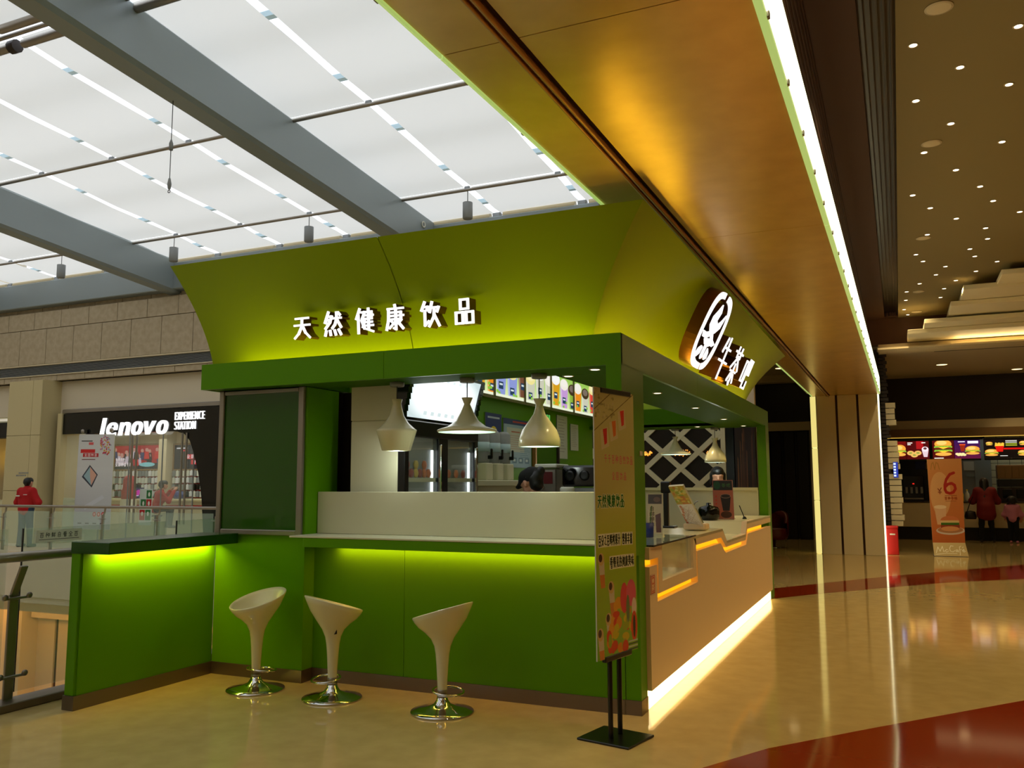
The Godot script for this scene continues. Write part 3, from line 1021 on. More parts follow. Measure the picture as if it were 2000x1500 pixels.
	board("screen", Vector3(-0.24, 0.33, -0.22), Vector3(0.24, 0.33, -0.22), Vector3(0.24, 0.02, -0.15), Vector3(-0.24, 0.02, -0.15), 0.012, "laptop_screen", "black", tw)
	for q in [[-20.3, "dark grey bag on the shop counter left of the pull handles", 0.42, 0.24, "grey_cloth"], [-19.5, "blue padded bag on the shop counter near the seated man", 0.36, 0.22, "blue"]]:
		var s1 := S()
		lathe(s1, [Vector2(0.0, 0), Vector2(0.19, 0.0), Vector2(0.21, 0.08), Vector2(0.17, 0.2), Vector2(0.0, 0.25)], 14, Transform3D(Basis.from_scale(Vector3(1, 1, 0.5)), Vector3.ZERO))
		var bg := thing("bag", q[1], "bag", Vector3(q[0], 1.195, -19.3))
		put("body", s1, q[4], bg)
		var s2 := S()
		tube(s2, [Vector3(-0.08, 0.22, 0), Vector3(-0.05, 0.29, 0), Vector3(0.05, 0.29, 0), Vector3(0.08, 0.22, 0)], 0.012, 6)
		put("handle", s2, "black", bg)
	# red cushions shaped like stools seen through the glass
	for q in [[-20.95, -17.6, "coral red padded column at the left inside the shop window"], [-20.55, -18.4, "coral red padded column beside the laptop in the shop"]]:
		var s1 := S()
		lathe(s1, [Vector2(0, 1.2), Vector2(0.2, 1.2), Vector2(0.21, 1.4), Vector2(0.17, 1.52), Vector2(0.17, 1.75), Vector2(0.12, 1.86), Vector2(0, 1.9)], 16)
		var st2 := thing("display_column", q[2], "display", Vector3(q[0], 0.0, q[1]))
		put("padding", s1, "red", st2)
		var s2 := S()
		lathe(s2, [Vector2(0, 0), Vector2(0.24, 0), Vector2(0.22, 1.2), Vector2(0, 1.2)], 16)
		put("plinth", s2, "white", st2)
	# red and green stickers board on the door
	var pk2 := Pic.new(96, 160, Color(0.78, 0.82, 0.80))
	for q in [[52, 6, 0], [10, 46, 0], [52, 46, 1], [4, 92, 1], [48, 92, 0]]:
		var c: Color = Color(0.12, 0.42, 0.2) if q[2] == 0 else Color(0.7, 0.12, 0.14)
		pk2.rect(q[0], q[1], 40, 36 + (10 if q[1] > 80 else 0), c)
		pk2.ell(q[0] + 20, q[1] + 18, 8, 10, Color(0.85, 0.85, 0.82))
	printed("door_stickers", pk2.tex(), 0.0)
	var ds := thing("door_notice", "pale notice with red and green squares on the shop door glass", "notice", Vector3(-18.2, 0.55, -16.88))
	board("sheet", Vector3(-0.25, 0.95, 0), Vector3(0.2, 0.95, 0), Vector3(0.2, 0, 0), Vector3(-0.25, 0, 0), 0.006, "door_stickers", "paper", ds)
	# far railing
	var fr := thing("glass_railing", "steel and glass railing along the far gallery edge", "railing")
	var s1 := S()
	tube(s1, [Vector3(-32, 1.09, -14.5), Vector3(-6.2, 1.10, -14.5)], 0.035, 10)
	put("handrail", s1, "steel", fr)
	x = -30.8
	while x < -6.3:
		var s2 := S()
		bx(s2, Vector3(x, 0.46, -14.55), Vector3(0.07, 0.92, 0.05), 0.008)
		put("post", s2, "steel", fr)
		var s3 := S()
		tube(s3, [Vector3(x, 0.88, -14.55), Vector3(x + 0.08, 0.96, -14.52), Vector3(x + 0.12, 1.07, -14.5)], 0.022, 6)
		put("arm", s3, "steel", fr)
		for yy in [0.25, 0.82]:
			var s4 := S()
			tube(s4, [Vector3(x - 0.12, yy, -14.52), Vector3(x + 0.12, yy, -14.52)], 0.012, 6)
			put("clamp", s4, "steel", fr)
		if x + 1.72 < -6.2:
			box("pane", Vector3(x + 0.06, 0.12, -14.52), Vector3(x + 1.66, 0.98, -14.508), "glass_tint", fr)
		x += 1.72

# ---------------------------------------------------------------- the floor below, seen through the railing
func lower_floor() -> void:
	struct(box("floor", Vector3(-32, -5.3, -18), Vector3(-6.0, -5.0, 8), "cream"))
	var lw := shell("wall_below", "warm lit wall of the floor below the gallery")
	box("core", Vector3(-32, -5.0, -18.0), Vector3(-6.0, -1.2, -17.4), "cream", lw)
	box("ceiling", Vector3(-32, -1.5, -17.4), Vector3(-6.0, -1.2, -14.9), "cream", lw)
	box("beam", Vector3(-22.0, -2.0, -17.4), Vector3(-6.0, -1.5, -16.6), "cream", lw)
	box("column", Vector3(-24.8, -5.0, -17.4), Vector3(-22.1, -1.5, -16.4), "cream", lw)
	box("column", Vector3(-22.1, -5.0, -17.4), Vector3(-21.42, -2.0, -16.9), "cream", lw)
	box("gap_strip", Vector3(-21.42, -5.0, -17.4), Vector3(-21.28, -2.0, -16.95), "groove", lw)
	box("column", Vector3(-21.28, -5.0, -17.4), Vector3(-20.9, -2.0, -16.9), "cream", lw)
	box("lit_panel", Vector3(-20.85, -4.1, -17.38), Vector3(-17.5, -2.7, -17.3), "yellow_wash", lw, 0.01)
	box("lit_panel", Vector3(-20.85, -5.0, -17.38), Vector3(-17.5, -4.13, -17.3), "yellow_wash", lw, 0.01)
	struct(box("wall_below_near", Vector3(-6.3, -5.3, -18), Vector3(-6.06, -0.35, 8), "cream_wall"))

# ---------------------------------------------------------------- the drinks kiosk
const KX := -1.71
const KZ := -5.64
const KB := -12.93
const KL := -5.50

func cove_at(t: float) -> Vector2:
	return Vector2(-0.33 + 0.58 * pow(t, 1.8), 2.50 + 0.98 * t)

func cove_panel(parent: Node3D, side: int, a: float, b: float) -> void:
	# side 0 front (a, b are x), 1 right (a, b are z), 2 back, 3 left; INF means run to the mitre
	var st := S()
	var n := 18
	for inner in 2:
		st.set_smooth_group(3 + inner)
		for i in n:
			var p := []
			for t in [float(i) / n, float(i + 1) / n]:
				var c := cove_at(t)
				var o := c.x - (0.025 if inner else 0.0)
				var y := c.y
				if side == 0:
					var z := KZ + o
					p.append([Vector3(a, y, z), Vector3(KX + o if b == INF else b, y, z)])
				elif side == 1:
					var x := KX + o
					p.append([Vector3(x, y, KZ + o if a == INF else a), Vector3(x, y, KB - o if b == INF else b)])
				else:
					var z2 := KB - o
					p.append([Vector3(a, y, z2), Vector3(KX + o, y, z2)])
			var nn := Vector3(0, -0.3, 1) if side == 0 else Vector3(1, -0.3, 0) if side == 1 else Vector3(0, -0.3, -1)
			if inner:
				nn = -nn
			tri(st, p[0][0], p[0][1], p[1][1], nn)
			tri(st, p[0][0], p[1][1], p[1][0], nn)
	st.set_smooth_group(-1)
	var e := cove_at(1.0)
	if side == 0:
		var xb := KX + e.x if b == INF else b
		quad(st, Vector3(a, e.y, KZ + e.x), Vector3(xb, e.y, KZ + e.x), Vector3(xb - 0.025, e.y, KZ + e.x - 0.025), Vector3(a, e.y, KZ + e.x - 0.025), Vector3.UP)
		for i in n:
			var c0 := cove_at(float(i) / n)
			var c1 := cove_at(float(i + 1) / n)
			quad(st, Vector3(a, c0.y, KZ + c0.x), Vector3(a, c1.y, KZ + c1.x), Vector3(a, c1.y, KZ + c1.x - 0.025), Vector3(a, c0.y, KZ + c0.x - 0.025), Vector3.LEFT)
	put("cove_panel", st, "cove", parent)

func kiosk() -> void:
	var k := thing("kiosk_canopy", "lime green kiosk canopy with a flared cove above a flat fascia", "canopy")
	# fascia boards
	box("fascia_panel", Vector3(KL, 2.42, KZ - 0.03), Vector3(-3.636, 2.64, KZ), "green", k)
	box("fascia_panel", Vector3(-3.632, 2.42, KZ - 0.03), Vector3(KX, 2.64, KZ), "green", k)
	var zz := [KZ - 0.002, -8.1, -10.5, KB]
	for i in 3:
		box("fascia_panel", Vector3(KX - 0.03, 2.42, zz[i + 1] + 0.002), Vector3(KX, 2.64, zz[i] - 0.002), "green", k)
	box("fascia_panel", Vector3(KL, 2.42, KB), Vector3(KX - 0.031, 2.64, KB + 0.03), "green", k)
	box("fascia_panel", Vector3(KL, 2.42, KB + 0.031), Vector3(KL + 0.03, 2.64, KZ - 0.031), "green", k)
	# soffit ring and the inner upstand
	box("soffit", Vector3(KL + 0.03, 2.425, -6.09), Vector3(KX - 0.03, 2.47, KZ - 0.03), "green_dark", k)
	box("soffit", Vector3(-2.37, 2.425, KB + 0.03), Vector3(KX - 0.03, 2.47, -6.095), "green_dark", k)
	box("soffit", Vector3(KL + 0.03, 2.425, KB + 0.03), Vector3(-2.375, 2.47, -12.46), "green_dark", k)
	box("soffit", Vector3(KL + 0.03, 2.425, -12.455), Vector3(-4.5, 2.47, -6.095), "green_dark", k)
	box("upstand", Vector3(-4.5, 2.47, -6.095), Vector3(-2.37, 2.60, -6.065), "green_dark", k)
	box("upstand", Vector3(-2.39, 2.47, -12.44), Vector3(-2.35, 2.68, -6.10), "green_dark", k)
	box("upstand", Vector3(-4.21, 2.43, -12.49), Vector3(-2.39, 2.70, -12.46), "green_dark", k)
	cove_panel(k, 0, -5.66, -3.552)
	cove_panel(k, 0, -3.546, INF)
	cove_panel(k, 1, INF, -9.3)
	cove_panel(k, 1, -9.306, INF)
	cove_panel(k, 2, -5.66, INF)
	# light lines in the trough behind the fascia
	box("light_line", Vector3(-5.40, 2.49, -5.86), Vector3(-1.95, 2.51, -5.83), "strip_green", k)
	box("light_line", Vector3(-1.92, 2.49, -12.6), Vector3(-1.89, 2.51, -5.9), "strip_green", k)
	area(Vector3(-3.65, 2.52, -5.84), Vector3(0, 1, -0.5), 3.3, 0.08, Color(1.0, 0.90, 0.22), 3.6)
	area(Vector3(-1.87, 2.53, -9.2), Vector3(-0.12, 1, 0), 0.10, 6.6, Color(1.0, 0.80, 0.20), 3.6)
	# corner columns: parts of the canopy
	var c := thing("kiosk_column", "green corner column of the kiosk behind the poster stand", "column")
	box("shaft", Vector3(-1.82, 1.095, -6.19), Vector3(KX, 2.425, KZ), "green", c)
	box("lower_shaft", Vector3(-1.82, 0.10, -6.14), Vector3(KX, 1.094, -5.985), "green", c)
	box("skirting", Vector3(-1.825, 0.0, -6.145), Vector3(KX + 0.004, 0.10, -5.975), "steel_skirt", c)
	box("switch_plate", Vector3(KX, 1.80, -6.12), Vector3(KX + 0.006, 1.835, -6.05), "paper", c, 0.002)
	var c2 := thing("kiosk_column", "green corner column at the far end of the white service counter", "column")
	box("shaft", Vector3(-1.83, 0.0, KB), Vector3(KX, 2.425, -12.62), "green", c2)
	# downlights
	var dl: Node3D
	var where := [[-1.97, -5.85, "nearest the poster stand"], [-2.28, -6.13, "inside the front edge, by the poster stand"], [-1.98, -7.65, "over the service counter, nearest the corner column"], [-2.0, -9.35, "over the service counter, second from the front"], [-2.03, -11.18, "over the service counter, third from the front"], [-2.01, -12.6, "farthest corner over the service counter"], [-3.55, -12.55, "left one over the back opening"], [-2.65, -12.5, "right one over the back opening"]]
	for w in where:
		var at := Vector3(w[0], 2.425, w[1])
		var lab := "small downlight in the green kiosk soffit, %s" % w[2]
		if dl == null:
			dl = thing("downlight", lab, "downlight", at, 0.0, "downlights in the kiosk soffit")
			var st := S()
			lathe(st, [Vector2(0.030, -0.004), Vector2(0.042, -0.008), Vector2(0.046, 0.0), Vector2(0.03, 0.0)], 18)
			put("rim", st, "white", dl)
			var s2 := S()
			lathe(s2, [Vector2(0.0, -0.006), Vector2(0.031, -0.006), Vector2(0.031, 0.0)], 18)
			put("lens", s2, "lamp_spot", dl)
		else:
			twin(dl, "downlight", at, 0.0, lab)
		spot(at + Vector3(0, -0.02, 0), Vector3.DOWN, 50.0, WARM, 0.22)
	# display cabinet at the left corner
	var d := thing("display_cabinet", "tall green corner cabinet with a steel framed glass front", "cabinet")
	box("body", Vector3(-5.46, 0.10, -6.28), Vector3(-4.51, 2.418, -5.845), "green", d)
	struct(box("trim_6", Vector3(-5.46, 0.10, -6.42), Vector3(-4.29, 2.415, -6.36), "brown_dark"))
	box("rear_post", Vector3(-5.46, 0.10, -6.359), Vector3(-4.52, 2.415, -6.285), "brown_dark", d)
	box("skirting", Vector3(-5.465, 0.0, -6.28), Vector3(-4.505, 0.10, -5.835), "steel_skirt", d)
	mat("green_glass", Color(0.16, 0.36, 0.03), 0.04)
	box("glass_panel", Vector3(-5.40, 1.22, -5.845), Vector3(-4.59, 2.385, -5.835), "green_glass", d)
	for q in [[Vector3(-5.425, 1.80, -5.83), Vector3(0.055, 1.25, 0.03)], [Vector3(-4.56, 1.80, -5.83), Vector3(0.06, 1.25, 0.03)], [Vector3(-4.99, 2.40, -5.83), Vector3(0.81, 0.035, 0.03)], [Vector3(-4.99, 1.20, -5.83), Vector3(0.81, 0.045, 0.03)]]:
		var st := S()
		bx(st, q[0], q[1], 0.006)
		put("frame", st, "steel", d)
	# front counter
	var f := thing("front_counter", "green front counter with a white back panel and steel skirting", "counter")
	box("front_panel", Vector3(-4.51, 0.10, -6.03), Vector3(-3.632, 1.10, -5.98), "green", f)
	box("front_panel", Vector3(-3.628, 0.10, -6.03), Vector3(-1.825, 1.10, -5.98), "green", f)
	box("skirting", Vector3(-4.505, 0.0, -6.03), Vector3(-1.825, 0.10, -5.97), "steel_skirt", f)
	box("shelf", Vector3(-4.37, 1.105, -6.0), Vector3(-1.822, 1.178, KZ), "green", f, 0.004)
	box("shelf_top", Vector3(-4.505, 1.178, -6.0), Vector3(-1.822, 1.192, KZ + 0.004), "white", f, 0.003)
	box("back_panel", Vector3(-4.505, 1.192, -6.05), Vector3(-1.822, 1.54, -6.0), "white", f, 0.004)
	box("light_line", Vector3(-4.25, 1.092, -5.955), Vector3(-1.9, 1.103, -5.935), "strip_green", f)
	area(Vector3(-3.1, 1.088, -5.93), Vector3(0, -1, -0.35), 2.3, 0.05, Color(1.0, 0.72, 0.28), 6.5)
	# bar wall with its slab
	var b := thing("side_bar", "low green side wall carrying a green bar slab toward the railing", "counter")
	box("panel", Vector3(-5.545, 0.10, -5.844), Vector3(-5.465, 1.10, -4.515), "green", b)
	box("end_panel", Vector3(-5.565, 0.10, -4.52), Vector3(-5.475, 1.105, -4.495), "green", b, 0.003)
	box("skirting", Vector3(-5.57, 0.0, -5.834), Vector3(-5.455, 0.10, -4.485), "steel_skirt", b)
	box("slab", Vector3(-5.57, 1.105, -5.81), Vector3(-5.18, 1.19, -4.49), "green_edge", b, 0.004)
	box("light_line", Vector3(-5.455, 1.094, -5.8), Vector3(-5.435, 1.104, -4.6), "strip_green", b)
	area(Vector3(-5.41, 1.088, -5.2), Vector3(-0.35, -1, 0), 0.05, 1.15, Color(1.0, 0.86, 0.36), 12.0)

# ---------------------------------------------------------------- glowing letters
func glyph_solid(parent: Node3D, ch: String, w: float, h: float, th: float, depth: float) -> void:
	var face := S()
	var side := S()
	for s in strokes(ch):
		for i in s.size() - 1:
			var a := Vector2((s[i].x - 50.0) * 0.01 * w, (50.0 - s[i].y) * 0.01 * h)
			var b := Vector2((s[i + 1].x - 50.0) * 0.01 * w, (50.0 - s[i + 1].y) * 0.01 * h)
			var d := (b - a).normalized()
			var n := d.orthogonal() * th * 0.5 * (0.8 if absf(d.x) > absf(d.y) else 1.0)
			a -= d * th * 0.4
			b += d * th * 0.4
			prism(face, [a + n, b + n, b - n, a - n], -0.012, 0.0)
			prism(side, [a + n * 1.12, b + n * 1.12, b - n * 1.12, a - n * 1.12], -depth, -0.013)
	put("face", face, "letter_white", parent)
	put("side", side, "bronze", parent)

func sign_letters() -> void:
	var txt := "天然健康饮品"
	var xs := [-4.36, -4.06, -3.76, -3.48, -3.17, -2.88]
	var lab := ["leftmost glowing white character on the front cove, two bars over spread legs", "second glowing white character from the left, with four dots below", "third glowing white character from the left, left of the cove seam", "fourth glowing white character from the left, across the cove seam", "fifth glowing white character on the front cove, second from the right", "rightmost glowing white character on the front cove, three stacked squares"]
	for i in 6:
		var l := thing("sign_character", lab[i], "sign letter", Vector3(xs[i] * 1.022, 2.903, -5.665), 0.0, "characters on the front cove")
		l.rotation.x = deg_to_rad(5.0)
		glyph_solid(l, txt[i], 0.179, 0.209, 0.0205, 0.12)
	var t2 := "牛茶吧"
	var z2 := [-8.74, -9.38, -10.1]
	var lab2 := ["glowing white character just right of the round emblem", "middle glowing white character right of the round emblem", "farthest glowing white character right of the round emblem"]
	for i in 3:
		var l := thing("sign_character", lab2[i], "sign letter", Vector3(-1.56, 2.86, z2[i]), PI / 2, "characters on the right cove")
		l.rotation = Vector3(deg_to_rad(24.0), PI / 2, 0)
		glyph_solid(l, t2[i], 0.46, 0.46, 0.028, 0.19)
	# emblem: ring with a leaf swirl and the tea character
	var e := thing("kiosk_emblem", "tall glowing white oval emblem with a swirl, on the right cove", "emblem", Vector3(-1.54, 3.02, -8.05), PI / 2)
	e.rotation = Vector3(deg_to_rad(26.0), PI / 2, 0)
	var face := S()
	var side := S()
	var outer := []
	var inner := []
	var n := 48
	for i in n:
		var a := TAU * i / n + 0.06
		var sx := signf(cos(a)) * pow(absf(cos(a)), 0.62)
		var sy := signf(sin(a)) * pow(absf(sin(a)), 0.75)
		outer.append(Vector2(sx * 0.41, sy * 0.375))
		inner.append(Vector2(sx * 0.345 + 0.008 * sin(a * 3.0), sy * 0.315))
	for i in n:
		if i == 11 or i == 36:
			continue
		var j := (i + 1) % n
		prism(face, [outer[i], outer[j], inner[j], inner[i]], -0.012, 0.0)
		prism(side, [outer[i] * 1.01, outer[j] * 1.01, inner[j] * 0.98, inner[i] * 0.98], -0.13, -0.013)
	var bits := [
		[Vector2(-0.01, 0.30), Vector2(0.03, 0.22), Vector2(0.0, 0.13), Vector2(0.06, 0.10), Vector2(0.13, 0.16), Vector2(0.19, 0.24), Vector2(0.15, 0.08), Vector2(0.06, 0.0), Vector2(-0.05, -0.01), Vector2(-0.12, 0.05), Vector2(-0.12, 0.14), Vector2(-0.06, 0.22)],
		[Vector2(0.0, 0.01), Vector2(0.04, 0.0), Vector2(0.10, -0.06), Vector2(0.20, -0.09), Vector2(0.14, -0.13), Vector2(0.08, -0.12), Vector2(0.02, -0.05)],
		[Vector2(0.0, 0.01), Vector2(-0.04, 0.0), Vector2(-0.12, -0.03), Vector2(-0.21, -0.03), Vector2(-0.18, -0.09), Vector2(-0.10, -0.09), Vector2(-0.02, -0.05)],
		[Vector2(-0.11, -0.10), Vector2(-0.06, -0.08), Vector2(0.0, -0.07), Vector2(0.06, -0.09), Vector2(0.10, -0.12), Vector2(0.05, -0.15), Vector2(-0.05, -0.145)],
		[Vector2(-0.025, -0.14), Vector2(0.025, -0.14), Vector2(0.02, -0.28), Vector2(-0.01, -0.30), Vector2(-0.03, -0.27)],
		[Vector2(-0.10, -0.17), Vector2(-0.07, -0.18), Vector2(-0.08, -0.25), Vector2(-0.14, -0.30), Vector2(-0.17, -0.27), Vector2(-0.15, -0.21)],
		[Vector2(0.08, -0.16), Vector2(0.13, -0.20), Vector2(0.14, -0.26), Vector2(0.09, -0.29), Vector2(0.06, -0.26)],
	]
	for b0 in bits:
		var p := []
		for q in b0:
			p.append(Vector2(q.x * 1.42, q.y * 0.92 - 0.005))
		prism(face, p, -0.012, 0.0)
		prism(side, p, -0.13, -0.013)
	put("face", face, "letter_white", e)
	put("side", side, "bronze", e)

# ---------------------------------------------------------------- white service counter on the right
func service_counter() -> void:
	var X := -1.68
	var c := thing("service_counter", "long white service counter with stepped orange light grooves and a glowing base", "counter")
	var t := Transform3D(Basis(Vector3(0, 0, -1), Vector3.UP, Vector3(1, 0, 0)), Vector3.ZERO)
	# outline in (u = -z, y); the groove runs between lower and upper panel
	var up := [Vector2(6.15, 1.05), Vector2(6.40, 1.05), Vector2(6.40, 0.785), Vector2(7.72, 0.785), Vector2(7.72, 1.055), Vector2(8.90, 1.055), Vector2(9.16, 0.94), Vector2(10.40, 0.94), Vector2(10.55, 1.06), Vector2(12.10, 1.06)]
	var lo := [Vector2(6.15, 1.0), Vector2(6.36, 1.0), Vector2(6.36, 0.73), Vector2(7.755, 0.73), Vector2(7.755, 1.0), Vector2(8.87, 1.0), Vector2(9.13, 0.885), Vector2(10.43, 0.885), Vector2(10.58, 1.005), Vector2(12.10, 1.005)]
	var top := [Vector2(12.1, 1.145), Vector2(10.54, 1.15), Vector2(10.43, 1.01), Vector2(9.21, 1.0), Vector2(8.98, 1.135), Vector2(7.60, 1.14)]
	var bottom := lo.duplicate()
	bottom.append_array([Vector2(12.56, 1.005), Vector2(12.56, 0.135), Vector2(6.15, 0.135)])
	var st := S()
	prism(st, bottom, X - 0.06, X, t)
	put("lower_panel", st, "beige", c)
	# upper panel, in pieces around the glass case window
	var st2 := S()
	prism(st2, [up[4], up[5], up[6], up[7], up[8], up[9], Vector2(12.56, 1.06), Vector2(12.56, 1.145)] + top, X - 0.06, X, t)
	prism(st2, [Vector2(7.60, 0.785), Vector2(7.72, 0.785), Vector2(7.72, 1.14), Vector2(7.60, 1.14)], X - 0.06, X, t)
	prism(st2, [Vector2(6.40, 0.785), Vector2(7.60, 0.785), Vector2(7.60, 0.865), Vector2(6.40, 0.865)], X - 0.06, X, t)
	prism(st2, [Vector2(6.15, 1.05), Vector2(6.40, 1.05), Vector2(6.40, 0.865), Vector2(6.52, 0.865), Vector2(6.52, 1.14), Vector2(6.15, 1.14)], X - 0.06, X, t)
	put("upper_panel", st2, "beige", c)
	var gr := S()
	for i in up.size() - 1:
		var d := Vector2(0.0, 0.012)
		prism(gr, [up[i] + d, up[i + 1] + d, lo[i + 1] - d, lo[i] - d], X - 0.075, X - 0.062, t)
	put("groove_light", gr, "strip_orange", c)
	# kick light under the front
	box("kick_light", Vector3(X - 0.05, 0.004, -12.55), Vector3(X - 0.03, 0.13, -6.16), "kick", c)
	area(Vector3(X - 0.02, 0.068, -9.37), Vector3(1, -0.15, 0), 6.4, 0.11, Color(1.0, 0.80, 0.45), 0.55, Vector3.UP)
	# tops
	for q in [[-9.0, -7.6, 1.14], [-10.42, -9.2, 1.005], [-12.56, -10.54, 1.148]]:
		box("worktop", Vector3(-2.35, q[2] - 0.03, q[0]), Vector3(X, q[2], q[1]), "white_gloss", c, 0.003)
	for q in [[-9.215, -8.985, 1.0, 1.14], [-10.54, -10.43, 1.15, 1.005]]:
		var sl := S()
		sl.set_smooth_group(-1)
		quad(sl, Vector3(-2.35, q[3], q[1]), Vector3(X, q[3], q[1]), Vector3(X, q[2], q[0]), Vector3(-2.35, q[2], q[0]), Vector3.UP)
		quad(sl, Vector3(-2.35, q[3] - 0.03, q[1]), Vector3(X, q[3] - 0.03, q[1]), Vector3(X, q[2] - 0.03, q[0]), Vector3(-2.35, q[2] - 0.03, q[0]), Vector3.DOWN)
		put("worktop_slope", sl, "white_gloss", c)
	box("inner_panel", Vector3(-2.38, 0.0, -12.56), Vector3(-2.34, 0.98, -6.2), "white", c)
	box("case_floor", Vector3(-2.34, 0.84, -7.6), Vector3(X - 0.06, 0.865, -6.2), "white", c)
	# glass case
	box("case_glass", Vector3(X - 0.03, 0.865, -7.6), Vector3(X - 0.022, 1.135, -6.52), "glass_tint", c)
	box("case_top", Vector3(-2.30, 1.142, -7.62), Vector3(X + 0.02, 1.15, -6.20), "glass_tint", c)
	var ed := S()
	bb(ed, Vector3(-2.30, 1.140, -6.22), Vector3(X + 0.022, 1.152, -6.20))
	bb(ed, Vector3(X + 0.018, 1.140, -7.62), Vector3(X + 0.024, 1.152, -6.22))
	put("glass_edge", ed, "black", c)
	# red seal print near the corner
	var p := Pic.new(48, 96, Color(0.86, 0.77, 0.66))
	p.rect(4, 4, 40, 88, Color(0.78, 0.18, 0.06))
	p.rect(9, 9, 30, 78, Color(0.9, 0.78, 0.62))
	p.rect(12, 12, 24, 72, Color(0.8, 0.22, 0.08))
	p.ell(24, 30, 9, 12, Color(0.92, 0.8, 0.64))
	write(p, "茶", 11, 46, 26, 34, 0, 4, Color(0.92, 0.8, 0.64))
	printed("seal", p.tex())
	board("seal", Vector3(X + 0.004, 0.94, -6.165), Vector3(X + 0.004, 0.94, -6.285), Vector3(X + 0.004, 0.80, -6.285), Vector3(X + 0.004, 0.80, -6.165), 0.003, "seal", "red", c)
	# things on the counter
	var rng := RandomNumberGenerator.new()
	rng.seed = 5
	# narrow cream card stand
	p = Pic.new(64, 192, Color(0.80, 0.72, 0.58))
	p.rect(4, 4, 56, 44, Color(0.28, 0.20, 0.16))
	p.ell(40, 28, 14, 12, Color(0.45, 0.32, 0.25))
	write(p, "自", 10, 60, 20, 20, 0, 3, Color(0.45, 0.34, 0.2))
	write(p, "然", 10, 84, 20, 20, 0, 3, Color(0.45, 0.34, 0.2))
	write(p, "鲜", 10, 108, 20, 20, 0, 3, Color(0.45, 0.34, 0.2))
	write(p, "味", 10, 132, 20, 20, 0, 3, Color(0.45, 0.34, 0.2))
	p.poly([Vector2(38, 180), Vector2(34, 100), Vector2(56, 90), Vector2(58, 180)], Color(0.42, 0.26, 0.24))
	printed("card_cream", p.tex())
	var a := thing("menu_card", "narrow cream menu card standing upright at the near end of the counter", "menu card", Vector3(-1.98, 1.152, -7.45))
	board("card", Vector3(-0.07, 0.36, -0.03), Vector3(0.07, 0.36, -0.03), Vector3(0.07, 0.0, 0), Vector3(-0.07, 0, 0), 0.006, "card_cream", "paper", a)
	box("foot", Vector3(-0.075, 0, -0.05), Vector3(0.075, 0.015, 0.03), "glass_tint", a)
	# leaning yellow poster
	p = Pic.new(96, 320, Color(0.72, 0.62, 0.18))
	for i in 40:
		p.ell(rng.randf_range(0, 96), rng.randf_range(0, 130), rng.randf_range(4, 16), rng.randf_range(4, 12), [Color(0.55, 0.60, 0.10), Color(0.86, 0.70, 0.2), Color(0.75, 0.45, 0.1), Color(0.80, 0.78, 0.4)][i % 4])
	p.rect(0, 132, 96, 188, Color(0.88, 0.86, 0.88))
	for i in 30:
		p.line([Vector2(rng.randf_range(0, 30), rng.randf_range(140, 310)), Vector2(rng.randf_range(20, 90), rng.randf_range(140, 310))], 2, Color(0.74, 0.66, 0.66))
	for i in 8:
		p.ell(rng.randf_range(0, 20), 150 + i * 20, 8, 10, Color(0.78, 0.5, 0.4))
	printed("card_yellow", p.tex(), 0.0, 0.25)
	var y := thing("leaning_poster", "yellow and white poster box leaning back on the counter", "poster", Vector3(-1.86, 1.15, -8.35))
	board("sheet", Vector3(-0.16, 0.42, 0.22), Vector3(0.0, 0.43, 0.30), Vector3(0.10, 0.01, -0.12), Vector3(-0.06, 0.0, -0.2), 0.02, "card_yellow", "paper", y)
	box("foot", Vector3(-0.1, 0, -0.28), Vector3(0.12, 0.06, -0.1), "beige", y, 0.01)
	# tall drink poster
	p = Pic.new(128, 256, Color(0.72, 0.40, 0.30))
	p.rect(4, 4, 120, 62, Color(0.14, 0.12, 0.10))
	p.ell(28, 34, 22, 26, Color(0.10, 0.30, 0.16))
	write(p, "茶吧", 56, 20, 26, 28, 4, 3, Color(0.25, 0.42, 0.2))
	p.poly([Vector2(46, 104), Vector2(112, 104), Vector2(100, 200), Vector2(60, 200)], Color(0.16, 0.11, 0.09))
	p.ell(79, 104, 33, 14, Color(0.66, 0.52, 0.45))
	p.ell(79, 104, 29, 11, Color(0.2, 0.14, 0.12))
	p.ell(79, 224, 34, 22, Color(0.34, 0.2, 0.14))
	for i in 4:
		p.rect(14, 100 + i * 24, 10, 14, Color(0.80, 0.28, 0.2))
	printed("card_drink", p.tex())
	var d := thing("drink_poster", "tall brown poster of a dark iced drink standing at the far counter end", "poster", Vector3(-2.04, 1.15, -11.0))
	board("sheet", Vector3(-0.125, 0.49, 0), Vector3(0.125, 0.49, 0), Vector3(0.14, 0.0, 0.02), Vector3(-0.115, 0, 0.02), 0.008, "card_drink", "paper", d)
	box("foot", Vector3(-0.12, 0, -0.06), Vector3(0.14, 0.015, 0.05), "glass_tint", d)
	# small tilted card
	p = Pic.new(64, 96, Color(0.46, 0.44, 0.26))
	lines_of_print(p, 8, 12, 46, 6, 12, 3, Color(0.30, 0.28, 0.16), rng)
	p.ell(36, 60, 6, 4, Color(0.9, 0.85, 0.6))
	printed("card_olive", p.tex())
	var o := thing("price_card", "small olive price card tilted back in the middle of the counter", "menu card", Vector3(-1.95, 1.15, -8.93))
	board("card", Vector3(-0.13, 0.19, 0.06), Vector3(0.02, 0.20, 0.02), Vector3(0.09, 0.01, -0.10), Vector3(-0.06, 0.0, -0.06), 0.006, "card_olive", "paper", o)
	var sx := S()
	bx(sx, Vector3(0.0, 0.01, -0.10), Vector3(0.22, 0.02, 0.12), 0.004)
	put("foot", sx, "black", o)
	# till screen on a post, kettle, jars with straws
	var tl := thing("till_stand", "black till post with a small display, behind the leaning poster", "till", Vector3(-2.25, 1.14, -8.95))
